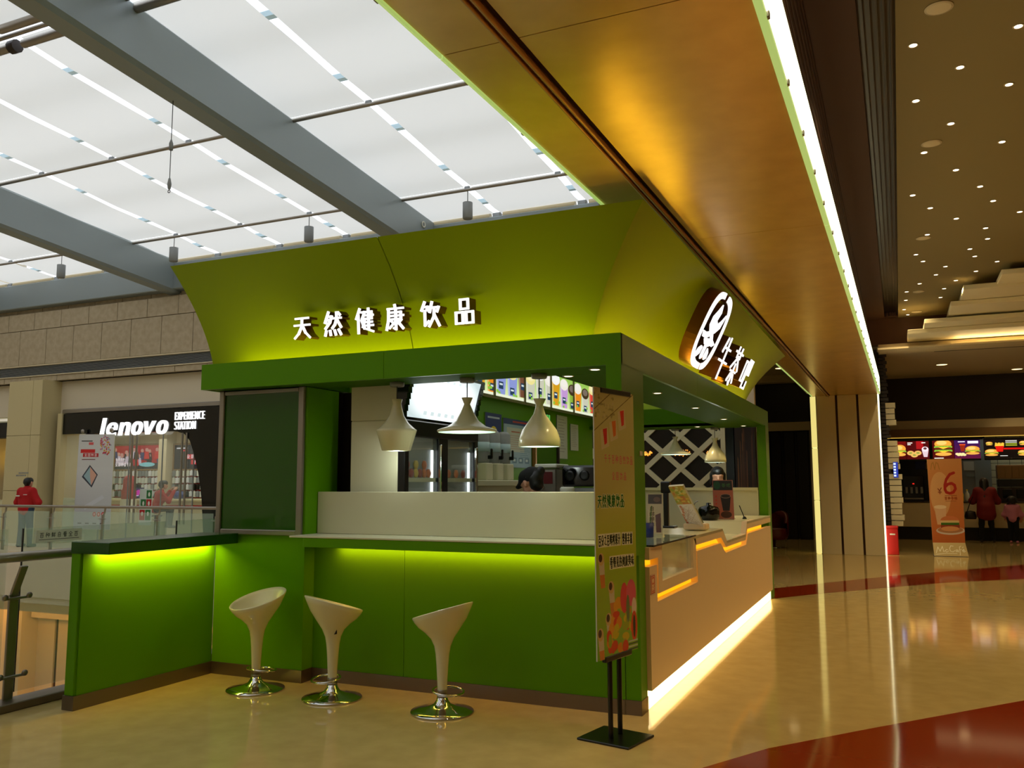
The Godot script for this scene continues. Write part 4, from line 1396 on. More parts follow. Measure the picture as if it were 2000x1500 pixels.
	box("post", Vector3(-0.025, 0.0, -0.025), Vector3(0.025, 0.42, 0.025), "black", tl, 0.004)
	box("display", Vector3(-0.05, 0.36, -0.03), Vector3(0.05, 0.48, 0.03), "black_gloss", tl, 0.008)
	box("base", Vector3(-0.10, 0.0, -0.08), Vector3(0.10, 0.02, 0.08), "black", tl, 0.006)
	var kt := thing("kettle", "round dark pot with a wire handle left of the tall drink poster", "pot", Vector3(-2.17, 1.15, -10.75))
	var st5 := S()
	lathe(st5, [Vector2(0, 0), Vector2(0.10, 0), Vector2(0.13, 0.04), Vector2(0.13, 0.13), Vector2(0.11, 0.16), Vector2(0.03, 0.18), Vector2(0.03, 0.21), Vector2(0, 0.215)], 20)
	put("body", st5, "black_gloss", kt)
	var st6 := S()
	var hp := []
	for i in 13:
		var aa := PI * i / 12
		hp.append(Vector3(-0.13 - 0.06 * sin(aa), 0.03 + 0.1 * (1 - cos(aa)), 0.0))
	tube(st6, hp, 0.008, 6)
	put("handle", st6, "steel", kt)
	for q in [[-2.05, -6.95, "clear jar of long spoons at the near end of the counter", "glass_tint"], [-1.95, -7.12, "blue tinted jar of straws beside the cream menu card", "blue"], [-2.2, -7.2, "green cup of straws behind the jars on the counter", "green"]]:
		var j := thing("straw_jar", q[2], "jar", Vector3(q[0], 1.152, q[1]))
		var s1 := S()
		lathe(s1, [Vector2(0, 0), Vector2(0.045, 0), Vector2(0.05, 0.12), Vector2(0.046, 0.12), Vector2(0.042, 0.01), Vector2(0, 0.01)], 16)
		put("jar", s1, q[3], j)
		for i in 6:
			var s2 := S()
			var aa := TAU * i / 6.0
			tube(s2, [Vector3(cos(aa) * 0.015, 0.012, sin(aa) * 0.015), Vector3(cos(aa) * 0.045, 0.2 + 0.03 * (i % 3), sin(aa) * 0.045)], 0.004, 5)
			put("straw", s2, ["steel", "white", "leaf"][i % 3], j)
	var pn := thing("pen", "thin dark pen in a holder right of the tall drink poster", "pen", Vector3(-1.86, 1.148, -11.3))
	var s7 := S()
	tube(s7, [Vector3(0.03, 0.012, 0), Vector3(-0.03, 0.17, 0.0)], 0.006, 6)
	put("shaft", s7, "dark", pn)
	var s8 := S()
	lathe(s8, [Vector2(0, 0), Vector2(0.03, 0), Vector2(0.015, 0.03), Vector2(0, 0.03)], 12, Transform3D(Basis(), Vector3(0.03, 0, 0)))
	put("holder", s8, "black", pn)
	var rc := thing("card_reader", "small white card reader beside the leaning poster", "card reader", Vector3(-1.83, 1.14, -8.75))
	box("body", Vector3(-0.05, 0, -0.09), Vector3(0.05, 0.03, 0.09), "white_gloss", rc, 0.01)
	box("keys", Vector3(-0.035, 0.03, -0.06), Vector3(0.035, 0.034, 0.02), "grey", rc, 0.001)

# ---------------------------------------------------------------- inside the kiosk
func drink_cup(p: Pic, x: float, y: float, w: float, h: float, body: Color, top: Color) -> void:
	p.poly([Vector2(x - w * 0.5, y), Vector2(x + w * 0.5, y), Vector2(x + w * 0.34, y + h), Vector2(x - w * 0.34, y + h)], body)
	p.poly([Vector2(x - w * 0.46, y + h * 0.1), Vector2(x - w * 0.3, y + h * 0.1), Vector2(x - w * 0.24, y + h), Vector2(x - w * 0.34, y + h)], body.lightened(0.35))
	p.ell(x, y, w * 0.5, w * 0.26, top)
	p.ell(x, y - w * 0.05, w * 0.34, w * 0.16, top.lightened(0.3))
	p.rect(x - w * 0.2, y + h * 0.5, w * 0.4, h * 0.24, Color(0.12, 0.22, 0.35))
	p.rect(x - w * 0.14, y + h * 0.55, w * 0.28, h * 0.06, Color(0.85, 0.9, 0.9))

func kiosk_inside() -> void:
	var rng := RandomNumberGenerator.new()
	rng.seed = 21
	struct(box("wall_kiosk", Vector3(-4.5, 0, -12.6), Vector3(-4.3, 3.25, -6.43), "green"))
	struct(box("wall_kiosk_back", Vector3(-4.3, 0, -12.64), Vector3(-1.84, 1.5, -12.6), "white"))
	struct(box("trim_5", Vector3(-4.3, 1.5, -12.66), Vector3(-1.84, 1.54, -12.57), "white_gloss"))
	# five lit menu boards in a row
	var pal := [Color(0.85, 0.62, 0.12), Color(0.55, 0.60, 0.85), Color(0.80, 0.80, 0.72), Color(0.78, 0.60, 0.85), Color(0.92, 0.55, 0.12), Color(0.85, 0.25, 0.2), Color(0.45, 0.28, 0.2), Color(0.55, 0.72, 0.25)]
	var sets := [[0, 0, 4], [1, 1, 6], [2, 2, 2], [0, 3, 7], [4, 2, 5]]
	var lab := ["lit menu board with amber drinks, farthest left of the row, half behind the fridge header", "lit menu board with two blue grey cups, second in the row", "lit menu board with two pale cups, middle of the row", "lit menu board with a violet cup, fourth in the row", "lit menu board with orange and red drinks, nearest the back corner"]
	for i in 5:
		var p := Pic.new(256, 160, Color(0.72, 0.86, 0.45))
		p.grad(0, 0, 256, 160, Color(0.55, 0.75, 0.28), Color(0.90, 0.95, 0.72))
		for k in 3:
			var tp: Color = [Color(0.95, 0.93, 0.88), Color(0.25, 0.16, 0.12), Color(0.95, 0.9, 0.6), Color(0.98, 0.98, 0.98)][(i + k) % 4]
			drink_cup(p, 52 + k * 98, 34 + 14 * ((k + i) % 3), 96, 112, pal[sets[i][k]], tp)
		for k in 4:
			p.ell(rng.randf_range(10, 246), rng.randf_range(120, 150), 10, 6, Color(0.55, 0.78, 0.25))
		p.rect(0, 150, 256, 10, Color(0.93, 0.96, 0.85))
		printed("menu_%d" % i, p.tex(), 0.95)
		var z0 := -8.0 - i * 0.885
		var b := thing("menu_board", lab[i], "menu board", Vector3(-4.22, 2.60, z0 - 0.44), PI / 2, "lit menu boards over the kiosk wall")
		board("panel", Vector3(-0.42, 0.53, 0), Vector3(0.42, 0.53, 0), Vector3(0.42, 0.02, 0), Vector3(-0.42, 0.02, 0), 0.06, "menu_%d" % i, "steel", b)
		for q in [[Vector3(0, 0.0, 0), Vector3(0.885, 0.035, 0.03)], [Vector3(0, 0.55, 0), Vector3(0.885, 0.035, 0.03)], [Vector3(-0.43, 0.27, 0), Vector3(0.022, 0.55, 0.03)], [Vector3(0.43, 0.27, 0), Vector3(0.022, 0.55, 0.03)]]:
			var st := S()
			bx(st, q[0], q[1], 0.004)
			put("frame", st, "steel", b)
	# drinks fridge with a lit header
	var f := thing("drinks_fridge", "white sided double door fridge with a black front and a glowing curved header", "fridge", Vector3(-4.26, 0, -6.11), 0.0)
	box("cabinet", Vector3(0.0, 0.06, -1.36), Vector3(0.47, 2.14, 0.0), "white", f, 0.01)
	box("cabinet_top", Vector3(0.0, 2.14, -1.36), Vector3(0.46, 2.56, 0.0), "white", f, 0.004)
	box("plinth", Vector3(0.03, 0.0, -1.34), Vector3(0.45, 0.06, -0.02), "black", f)
	for q in [[0.0, -0.07], [-0.58, -0.75], [-1.29, -1.36]]:
		box("door_frame", Vector3(0.47, 0.12, q[1]), Vector3(0.54, 2.02, q[0]), "black", f, 0.006)
	box("door_frame", Vector3(0.47, 2.0, -1.36), Vector3(0.545, 2.14, 0.0), "black", f, 0.01)
	box("door_frame", Vector3(0.47, 0.08, -1.36), Vector3(0.54, 0.2, 0.0), "black", f, 0.006)
	for q in [[-0.08, -0.57], [-0.76, -1.28]]:
		box("door_glass", Vector3(0.515, 0.2, q[1]), Vector3(0.522, 2.0, q[0]), "glass", f)
		box("lit_interior", Vector3(0.472, 0.2, q[1]), Vector3(0.476, 2.0, q[0]), "grey", f)
		box("light_tube", Vector3(0.485, 0.6, q[1] + 0.02), Vector3(0.50, 1.9, q[1] + 0.045), "fridge_light", f)
		for yy in [1.62, 1.25, 0.85]:
			box("shelf", Vector3(0.476, yy, q[1]), Vector3(0.512, yy + 0.035, q[0]), "white", f)
		box("door_handle", Vector3(0.54, 1.0, q[1] - 0.02), Vector3(0.57, 1.95, q[1] + 0.005), "chrome", f, 0.006)
	var hp := Pic.new(256, 96, Color(0.70, 0.76, 0.76))
	for k in 24:
		hp.ell(128, 46, 150 - k * 5, 62 - k * 2.0, Color(0.70, 0.76, 0.76).lerp(Color(1, 1, 1), minf(1.0, k / 14.0)))
	for k in 5:
		hp.rect(60 + k * 26, 78, 12, 8, Color(0.72, 0.78, 0.78))
		hp.rect(96 + k * 24, 8, 10, 6, Color(0.78, 0.83, 0.83))
	hp.rect(12, 6, 20, 12, Color(0.62, 0.75, 0.62))
	hp.rect(14, 20, 18, 3, Color(0.7, 0.75, 0.75))
	printed("fridge_header", hp.tex(), 1.45)
	var hs := S()
	var hb := S()
	hs.set_smooth_group(1)
	for i in 8:
		var a0 := float(i) / 8
		var a1 := float(i + 1) / 8
		var y0 := 2.16 + 0.40 * a0
		var y1 := 2.16 + 0.40 * a1
		var x0 := 0.50 + 0.10 * a0 * a0 + 0.02 * sin(PI * a0)
		var x1 := 0.50 + 0.10 * a1 * a1 + 0.02 * sin(PI * a1)
		var ua := [Vector2(0, 1 - a0), Vector2(1, 1 - a0), Vector2(1, 1 - a1), Vector2(0, 1 - a1)]
		tri(hs, Vector3(x0, y0, -0.06), Vector3(x0, y0, -1.30), Vector3(x1, y1, -1.30), Vector3(1, 0, 0), ua[0], ua[1], ua[2])
		tri(hs, Vector3(x0, y0, -0.06), Vector3(x1, y1, -1.30), Vector3(x1, y1, -0.06), Vector3(1, 0, 0), ua[0], ua[2], ua[3])
		for s in [[-0.06, 0.0], [-1.36, -1.30]]:
			bb(hb, Vector3(0.462, y0, s[0]), Vector3(x1 + 0.012, y1, s[1]))
	bb(hb, Vector3(0.462, 2.142, -1.36), Vector3(0.52, 2.165, 0.0))
	bb(hb, Vector3(0.462, 2.56, -1.36), Vector3(0.615, 2.585, 0.0))
	put("header_case", hb, "black_gloss", f)
	put("header_sign", hs, "fridge_header", f)
	area(Vector3(-3.62, 2.36, -6.79), Vector3(1, -0.1, 0), 1.2, 0.36, Color(0.95, 1.0, 1.0), 0.28, Vector3.UP)
	# fruit on the fridge shelves
	var fr := [[0, "fruit_orange", "round orange fruit on the upper fridge shelf"], [1, "fruit_red", "red fruit on the upper fridge shelf"], [2, "fruit_yellow", "yellow fruit on the upper fridge shelf"]]
	for k in 12:
		var kind: int = [1, 1, 2, 1, 0, 0, 1, 0, 2, 0, 0, 1][k]
		var st := S()
		lathe(st, [Vector2(0, 0), Vector2(0.024, 0.004), Vector2(0.036, 0.025), Vector2(0.036, 0.042), Vector2(0.022, 0.064), Vector2(0.005, 0.066), Vector2(0, 0.062)], 12, Transform3D(Basis.from_scale(Vector3(0.45, 1.15, 1)), Vector3.ZERO))
		var o := put("fruit", st, fr[kind][1])
		var col := k % 6
		var lv := k / 6
		o.position = Vector3(-3.766, 1.656 + lv * 0.072, -6.11 - 0.115 - col * 0.072 - (0.66 if k % 2 and k > 6 else 0.0) + lv * 0.0)
		if o.position.z < -6.7 and lv == 1:
			o.position.y = 1.656
		tag(o, "%s behind the glass" % fr[kind][2], "fruit", "%ss behind the fridge glass" % fr[kind][1].replace("_", " "))
	# tea dispensers on the side shelf
	var sh := thing("side_shelf", "long pale worktop along the green kiosk wall under the dispensers", "worktop", Vector3(-4.28, 0, -8.85))
	box("top", Vector3(0, 1.58, -1.3), Vector3(0.5, 1.64, 1.3), "white", sh, 0.006)
	box("front", Vector3(0.02, 0.0, -1.28), Vector3(0.44, 1.579, 1.28), "white", sh)
	for i in 3:
		var d := thing("tea_dispenser", ["clear tea dispenser tower beside the fridge, leftmost of three", "clear tea dispenser tower in the middle of three", "clear tea dispenser tower next to the blue smiling poster"][i], "dispenser", Vector3(-4.02, 1.641, -8.15 - i * 0.27), 0.0, "tea dispenser towers on the side worktop")
		var s1 := S()
		lathe(s1, [Vector2(0, 0.18), Vector2(0.08, 0.18), Vector2(0.085, 0.2), Vector2(0.085, 0.5), Vector2(0.06, 0.53), Vector2(0, 0.54)], 18)
		put("tank", s1, "grey", d)
		var s2 := S()
		bx(s2, Vector3(0, 0.09, 0), Vector3(0.2, 0.18, 0.16), 0.01)
		put("base", s2, "white", d)
		var s3 := S()
		bx(s3, Vector3(0.1, 0.24, 0), Vector3(0.06, 0.04, 0.03), 0.006)
		bx(s3, Vector3(0.12, 0.28, 0), Vector3(0.02, 0.10, 0.03), 0.006)
		put("tap", s3, "black", d)
		var s4 := S()
		lathe(s4, [Vector2(0.0, 0.30), Vector2(0.088, 0.30), Vector2(0.088, 0.40), Vector2(0, 0.40)], 18)
		put("label_band", s4, "glaze_bar", d)
	# notices
	var bp := Pic.new(96, 224, Color(0.08, 0.15, 0.48))
	bp.rect(12, 14, 72, 8, Color(0.75, 0.8, 0.9))
	bp.ell(48, 84, 22, 30, Color(0.92, 0.82, 0.14))
	for x in [40.0, 57.0]:
		bp.ell(x, 76, 3, 4, Color(0.2, 0.15, 0.02))
	bp.line([Vector2(36, 94), Vector2(44, 101), Vector2(54, 101), Vector2(61, 93)], 3, Color(0.2, 0.15, 0.02))
	bp.rect(20, 140, 50, 8, Color(0.85, 0.88, 0.95))
	bp.rect(20, 160, 50, 8, Color(0.85, 0.88, 0.95))
	bp.rect(14, 190, 60, 3, Color(0.5, 0.55, 0.8))
	printed("poster_blue", bp.tex())
	var wb := Pic.new(192, 224, Color(0.60, 0.72, 0.80))
	wb.rect(0, 0, 192, 26, Color(0.10, 0.20, 0.45))
	wb.rect(60, 8, 110, 8, Color(0.75, 0.2, 0.2))
	wb.rect(20, 40, 120, 112, Color(0.78, 0.80, 0.76))
	wb.rect(50, 56, 60, 6, Color(0.75, 0.45, 0.35))
	lines_of_print(wb, 34, 76, 92, 7, 10, 2, Color(0.75, 0.55, 0.5), rng)
	lines_of_print(wb, 110, 110, 74, 8, 9, 2, Color(0.4, 0.55, 0.65), rng)
	for k in 4:
		wb.rect(12 + k * 44, 178, 30, 26, Color(0.36, 0.5, 0.62))
		wb.rect(18 + k * 44, 184, 16, 12, Color(0.8, 0.86, 0.88))
	printed("notice_blue", wb.tex())
	var wp := Pic.new(96, 192, Color(0.78, 0.80, 0.76))
	lines_of_print(wp, 10, 16, 74, 12, 13, 3, Color(0.6, 0.6, 0.58), rng)
	printed("notice_white", wp.tex())
	for q in [["wall_poster", "dark blue poster with a yellow smiling face on the kiosk wall", "poster", -9.01, 0.215, 1.80, 0.62, "poster_blue"], ["wall_notice", "large pale blue licence board on the kiosk wall", "notice", -9.71, 0.42, 1.80, 0.59, "notice_blue"], ["wall_notice", "narrow white paper notice hanging under the menu boards", "notice", -11.25, 0.20, 1.95, 0.6, "notice_white"], ["wall_notice", "small framed white sheet next to the back corner of the kiosk", "notice", -11.75, 0.16, 2.08, 0.38, "notice_white"]]:
		var w := thing(q[0], q[1], q[2], Vector3(-4.285, q[5], q[3]), PI / 2)
		board("sheet", Vector3(-q[4], q[6], 0), Vector3(q[4], q[6], 0), Vector3(q[4], 0, 0), Vector3(-q[4], 0, 0), 0.012, q[7], "grey", w)
	var dr := thing("inner_door", "dark narrow doorway with a pale frame in the green kiosk wall", "door", Vector3(-4.29, 0, -10.6))
	box("leaf", Vector3(0, 0, -0.38), Vector3(0.02, 2.2, 0.38), "green_dark", dr)
	box("frame", Vector3(0, 0, 0.39), Vector3(0.05, 2.25, 0.43), "gold_trim", dr)
	box("frame", Vector3(0, 0, -0.43), Vector3(0.05, 2.25, -0.39), "wood_dark", dr)
	var ex := thing("exit_sign", "small green lit sign high on the kiosk wall under the menu boards", "sign", Vector3(-4.27, 2.42, -10.62), PI / 2)
	box("panel", Vector3(-0.12, 0, -0.02), Vector3(0.12, 0.12, 0.01), "black", ex)
	for k in 3:
		box("symbol", Vector3(-0.10 + k * 0.075, 0.02, 0.011), Vector3(-0.05 + k * 0.075, 0.10, 0.014), "led_green", ex)
	# machines behind the white panel
	var wt := thing("work_table", "pale worktop behind the white front panel", "worktop", Vector3(-3.09, 0, -8.35))
	box("top", Vector3(-0.65, 1.28, -0.45), Vector3(0.65, 1.32, 0.45), "steel", wt, 0.005)
	box("body", Vector3(-0.6, 0, -0.4), Vector3(0.6, 1.279, 0.4), "white", wt)
	var cm := thing("sealing_machine", "steel cup sealing machine right of the staff member in the cap", "machine", Vector3(-3.25, 1.321, -8.25))
	box("body", Vector3(-0.12, 0, -0.16), Vector3(0.10, 0.43, 0.16), "steel", cm, 0.012)
	box("head", Vector3(-0.13, 0.44, -0.18), Vector3(0.11, 0.48, 0.18), "paper", cm, 0.01)
	box("panel", Vector3(-0.04, 0.28, 0.161), Vector3(0.06, 0.40, 0.166), "red_dark", cm)
	var sq := S()
	lathe(sq, [Vector2(0, 0), Vector2(0.03, 0), Vector2(0.03, 0.02), Vector2(0, 0.02)], 14, Transform3D(Basis(Vector3.RIGHT, PI / 2), Vector3(-0.06, 0.25, 0.16)))
	put("dial", sq, "chrome", cm)
	var cm2 := thing("drink_machine", "dark machine with round dials and a grey front near the back corner", "machine", Vector3(-2.85, 1.321, -8.25))
	box("body", Vector3(-0.20, 0, -0.2), Vector3(0.26, 0.24, 0.2), "grey", cm2, 0.012)
	box("hood", Vector3(-0.22, 0.25, -0.22), Vector3(0.28, 0.46, 0.22), "black_gloss", cm2, 0.02)
	for k in 3:
		var s9 := S()
		lathe(s9, [Vector2(0.045, 0), Vector2(0.05, 0.012), Vector2(0.03, 0.012), Vector2(0.0, 0.006)], 16, Transform3D(Basis(Vector3.RIGHT, PI / 2), Vector3(-0.13 + k * 0.15, 0.36, 0.22)))
		put("dial", s9, "black", cm2)
	var ty := thing("paper_box", "white paper box with a yellow and black label on the worktop by the poster stand", "box", Vector3(-2.62, 1.321, -7.95))
	box("carton", Vector3(-0.1, 0, -0.06), Vector3(0.12, 0.2, 0.06), "paper", ty, 0.004)
	var s10 := S()
	for k in 2:
		lathe(s10, [Vector2(0.018, 0), Vector2(0.03, 0.005), Vector2(0.03, 0.012), Vector2(0.018, 0.012)], 12, Transform3D(Basis(Vector3.RIGHT, PI / 2), Vector3(-0.03 + k * 0.065, 0.24, 0.02)))
	put("label", s10, "fruit_yellow", ty)
	var cu := thing("paper_cup", "brown paper cup with a white lid behind the white front panel", "cup", Vector3(-2.98, 1.32, -7.95))
	var s11 := S()
	lathe(s11, [Vector2(0, 0), Vector2(0.05, 0), Vector2(0.068, 0.2), Vector2(0, 0.2)], 18)
	put("cup", s11, "fruit_orange", cu)
	var s12 := S()
	lathe(s12, [Vector2(0.072, 0.2), Vector2(0.074, 0.235), Vector2(0.06, 0.25), Vector2(0, 0.25)], 18)
	put("lid", s12, "paper", cu)
	# hanging lamps: three over the front shelf, two over the back opening
	var jug := [Vector2(0.07, 1.865), Vector2(0.115, 1.87), Vector2(0.16, 2.02), Vector2(0.165, 2.035), Vector2(0.15, 2.045), Vector2(0.10, 2.09), Vector2(0.06, 2.15), Vector2(0.042, 2.22), Vector2(0.036, 2.25), Vector2(0.046, 2.285), Vector2(0.0, 2.285)]
	var wide := [Vector2(0.225, 2.0), Vector2(0.235, 2.01), Vector2(0.23, 2.02), Vector2(0.15, 2.045), Vector2(0.09, 2.09), Vector2(0.05, 2.16), Vector2(0.028, 2.21), Vector2(0.024, 2.22), Vector2(0.045, 2.27), Vector2(0.0, 2.272)]
	var bell := [Vector2(0.15, 1.875), Vector2(0.158, 1.88), Vector2(0.155, 1.93), Vector2(0.13, 2.0), Vector2(0.08, 2.07), Vector2(0.045, 2.12), Vector2(0.03, 2.17), Vector2(0.028, 2.19), Vector2(0.05, 2.235), Vector2(0.0, 2.237)]
	var lamps := [[jug, -3.69, -5.93, "white jug shaped pendant lamp, leftmost over the front shelf"], [wide, -3.05, -5.93, "white wide brimmed pendant lamp, middle of the three over the front shelf"], [bell, -2.44, -5.93, "white bell shaped pendant lamp, rightmost of the three over the front shelf"], [wide, -3.05, -12.78, "white wide brimmed pendant lamp over the back opening, before the lattice"], [bell, -2.46, -12.78, "white bell shaped pendant lamp over the back opening, right of the lattice"]]
	for l in lamps:
		var pr: Array = l[0]
		var o := thing("pendant_lamp", l[3], "lamp", Vector3(l[1], 0, l[2]))
		if l[2] < -10.0:
			o.position.y = 0.03
		var s1 := S()
		lathe(s1, pr, 32)
		put("shade", s1, "white_gloss", o)
		var y0: float = pr[0].y
		var s2 := S()
		lathe(s2, [Vector2(pr[0].x * 0.98, y0 + 0.002), Vector2(0.0, y0 + 0.012)], 24)
		put("diffuser", s2, "lamp_inner", o)
		var s3 := S()
		tube(s3, [Vector3(0, pr[pr.size() - 1].y - 0.01, 0), Vector3(0, 2.40 if l[2] > -10.0 else 2.37, 0)], 0.004, 6)
		put("cord", s3, "dark", o)
		var top := 2.424 if l[2] > -10.0 else 2.394
		var s4 := S()
		lathe(s4, [Vector2(0, top - 0.035), Vector2(0.055, top - 0.035), Vector2(0.06, top - 0.025), Vector2(0.06, top), Vector2(0, top)], 18)
		put("ceiling_rose", s4, "grey", o)
		omni(Vector3(l[1], o.position.y + y0 - 0.06, l[2]), COOL, 0.05, 0.04)

# ---------------------------------------------------------------- stools and the poster stand
func stool() -> Node3D:
	var o := thing("bar_stool", "", "stool", Vector3.ZERO, 0.0, "white bar stools before the kiosk")
	var prof := [Vector2(0.034, 0.155), Vector2(0.037, 0.22), Vector2(0.043, 0.32), Vector2(0.050, 0.40), Vector2(0.060, 0.455), Vector2(0.085, 0.51), Vector2(0.13, 0.565), Vector2(0.175, 0.615), Vector2(0.205, 0.665), Vector2(0.222, 0.70), Vector2(0.217, 0.707), Vector2(0.20, 0.685), Vector2(0.165, 0.635), Vector2(0.11, 0.605), Vector2(0.05, 0.595), Vector2(0.0, 0.593)]
	var st := S()
	st.set_smooth_group(1)
	var seg := 36
	var rings := []
	for p in prof:
		var ring := []
		var w := smoothstep(0.44, 0.70, p.y)
		for k in seg:
			var a := TAU * k / seg
			var x: float = cos(a) * p.x
			ring.append(Vector3(x, p.y + x * 0.30 * w, sin(a) * p.x * 0.94))
		rings.append(ring)
	for i in prof.size() - 1:
		var d: Vector2 = prof[i + 1] - prof[i]
		for k in seg:
			var k2 := (k + 1) % seg
			var a := TAU * (k + 0.5) / seg
			var n := Vector3(cos(a) * d.y, -d.x, sin(a) * d.y)
			tri(st, rings[i][k], rings[i][k2], rings[i + 1][k2], n)
			tri(st, rings[i][k], rings[i + 1][k2], rings[i + 1][k], n)
	put("seat", st, "white_gloss", o)
	var b := S()
	lathe(b, [Vector2(0.0, 0.0), Vector2(0.222, 0.0), Vector2(0.226, 0.006), Vector2(0.222, 0.014), Vector2(0.17, 0.024), Vector2(0.105, 0.038), Vector2(0.06, 0.058), Vector2(0.042, 0.085), Vector2(0.036, 0.105), Vector2(0.0, 0.105)], 40)
	put("base", b, "chrome", o)
	var c := S()
	lathe(c, [Vector2(0, 0.104), Vector2(0.037, 0.104), Vector2(0.037, 0.118), Vector2(0.03, 0.119), Vector2(0.03, 0.126), Vector2(0.036, 0.127), Vector2(0.036, 0.158), Vector2(0, 0.158)], 20)
	put("column", c, "steel", o)
	var r := S()
	var pts := []
	for k in 29:
		var a := TAU * k / 28
		pts.append(Vector3(0.05 + 0.105 * cos(a), 0.150 - 0.012 * cos(a), 0.12 * sin(a)))
	tube(r, pts, 0.008, 8, false)
	put("footrest", r, "chrome", o)
	return o

func seating() -> void:
	var s := stool()
	s.position = Vector3(-4.70, 0, -5.52)
	s.rotation.y = deg_to_rad(73.0)
	s.set_meta("label", "white bar stool with its bowl seat open to view, leftmost before the corner cabinet")
	var s2 := twin(s, "bar_stool", Vector3(-3.98, 0, -5.53), deg_to_rad(-125.0), "white bar stool with a small black chip mark, middle of the three")
	twin(s, "bar_stool", Vector3(-3.03, 0, -5.52), deg_to_rad(-3.0), "white bar stool standing alone nearest the poster stand, rightmost of three")
	var ch := S()
	ch.set_smooth_group(-1)
	var cb := Basis(Vector3.UP, deg_to_rad(172.0))
	var cc := Vector3(0.0, 0.50, 0.0)
	prism(ch, [Vector2(-0.010, -0.018), Vector2(0.012, -0.014), Vector2(0.010, 0.018)], 0.081, 0.0855, Transform3D(cb, cc))
	put("chip_mark", ch, "black", s2)
	# poster stand
	var rng := RandomNumberGenerator.new()
	rng.seed = 4
	var W := 224
	var p := Pic.new(W, 704, Color(0.7, 0.66, 0.35))
	p.grad(0, 0, W, 260, Color(0.82, 0.80, 0.54), Color(0.78, 0.76, 0.46))
	p.grad(0, 260, W, 200, Color(0.78, 0.76, 0.46), Color(0.68, 0.74, 0.16))
	p.grad(0, 460, W, 244, Color(0.64, 0.74, 0.15), Color(0.50, 0.70, 0.18))
	for k in 60:
		p.ell(rng.randf_range(0, 110), rng.randf_range(0, 80), rng.randf_range(3, 8), rng.randf_range(2, 5), Color(0.62, 0.60, 0.36).lerp(Color(0.85, 0.82, 0.6), rng.randf()))
	p.line([Vector2(0, 116), Vector2(W, 0)], 2, Color(0.42, 0.36, 0.2))
	p.line([Vector2(0, 60), Vector2(110, 0)], 2, Color(0.42, 0.36, 0.2))
	for q in [[54, 108, Color(0.85, 0.16, 0.14)], [104, 84, Color(0.92, 0.48, 0.14)], [152, 52, Color(0.88, 0.2, 0.14)]]:
		var x: float = q[0]
		var y: float = q[1]
		p.poly([Vector2(x - 22, y + 6), Vector2(x + 18, y - 6), Vector2(x + 26, y + 46), Vector2(x - 16, y + 58)], Color(0.86, 0.82, 0.62))
		p.poly([Vector2(x - 8, y + 2), Vector2(x + 14, y - 2), Vector2(x + 14, y + 38), Vector2(x, y + 44)], q[2])
	write(p, "千千百种自由饮品".replace("由", "然"), 50, 176, 17, 24, 4, 2, Color(0.85, 0.42, 0.45))
	write(p, "全国饮品", 92, 222, 17, 22, 5, 2, Color(0.85, 0.42, 0.45))
	write(p, "天然健康饮品", 12, 282, 22, 36, 3, 7, Color(0.93, 0.93, 0.8))
	write(p, "天然健康饮品", 12, 282, 22, 36, 3, 4, Color(0.13, 0.42, 0.10))
	for q in [["百分之百鲜榨果汁", 14, 388], ["营养丰富", 144, 388], ["看得见的健康美味", 74, 448]]:
		var wdt := 13.0 if q[2] == 388 else 15.0
		p.rect(q[1] - 3, q[2] - 3, (wdt + 2.0) * q[0].length() + 4, 35, Color(0.90, 0.90, 0.78))
		write(p, q[0], q[1], q[2], wdt, 29, 2, 3, Color(0.10, 0.16, 0.05))
	for q in [[26, 450, 0.9], [78, 526, 0.9], [62, 606, 1.0], [18, 640, 0.8]]:
		var cx: float = q[0]
		var cy: float = q[1]
		p.poly([Vector2(cx - 14, cy), Vector2(cx + 16, cy), Vector2(cx + 20, cy + 74), Vector2(cx - 2, cy + 74)], Color(0.82, 0.78, 0.66))
		p.poly([Vector2(cx - 8, cy + 40), Vector2(cx + 18, cy + 40), Vector2(cx + 20, cy + 74), Vector2(cx - 2, cy + 74)], Color(0.82, 0.5, 0.2))
		p.ell(cx, cy, 16, 16, Color(0.82, 0.7, 0.45))
		p.ell(cx - 3, cy - 3, 9, 10, Color(0.28, 0.15, 0.08))
	for k in 40:
		var fy := rng.randf_range(560, 690)
		var c: Color = [Color(0.88, 0.52, 0.08), Color(0.80, 0.72, 0.10), Color(0.85, 0.22, 0.08), Color(0.62, 0.68, 0.15), Color(0.90, 0.62, 0.15)][k % 5]
		p.ell(rng.randf_range(90, 215) - (fy - 560) * 0.3, fy, rng.randf_range(8, 20), rng.randf_range(8, 18), c)
	p.ell(150, 560, 22, 40, Color(0.86, 0.20, 0.26))
	p.ell(190, 550, 28, 36, Color(0.88, 0.34, 0.45))
	p.ell(170, 590, 10, 36, Color(0.42, 0.5, 0.3))
	p.ell(206, 590, 14, 26, Color(0.9, 0.82, 0.75))
	p.ell(205, 640, 18, 40, Color(0.85, 0.25, 0.08))
	p.ell(205, 640, 7, 30, Color(0.12, 0.10, 0.05))
	for k in 4:
		p.rect(170, 676 + k * 7, 54, 4, Color(0.22, 0.32, 0.22) if k % 2 else Color(0.75, 0.8, 0.72))
	printed("stand_poster", p.tex(), 0.0, 0.16)
	var o := thing("poster_stand", "green and tan fruit drink poster on a black two pole stand", "poster stand", Vector3(-1.72, 0, -5.41), 0.0)
	o.rotation.y = deg_to_rad(78.0)
	var bd := board("sheet", Vector3(-0.262, 2.215, 0.03), Vector3(0.262, 2.205, 0.03), Vector3(0.262, 0.515, 0.03), Vector3(-0.262, 0.515, 0.03), 0.008, "stand_poster", "paper", o)
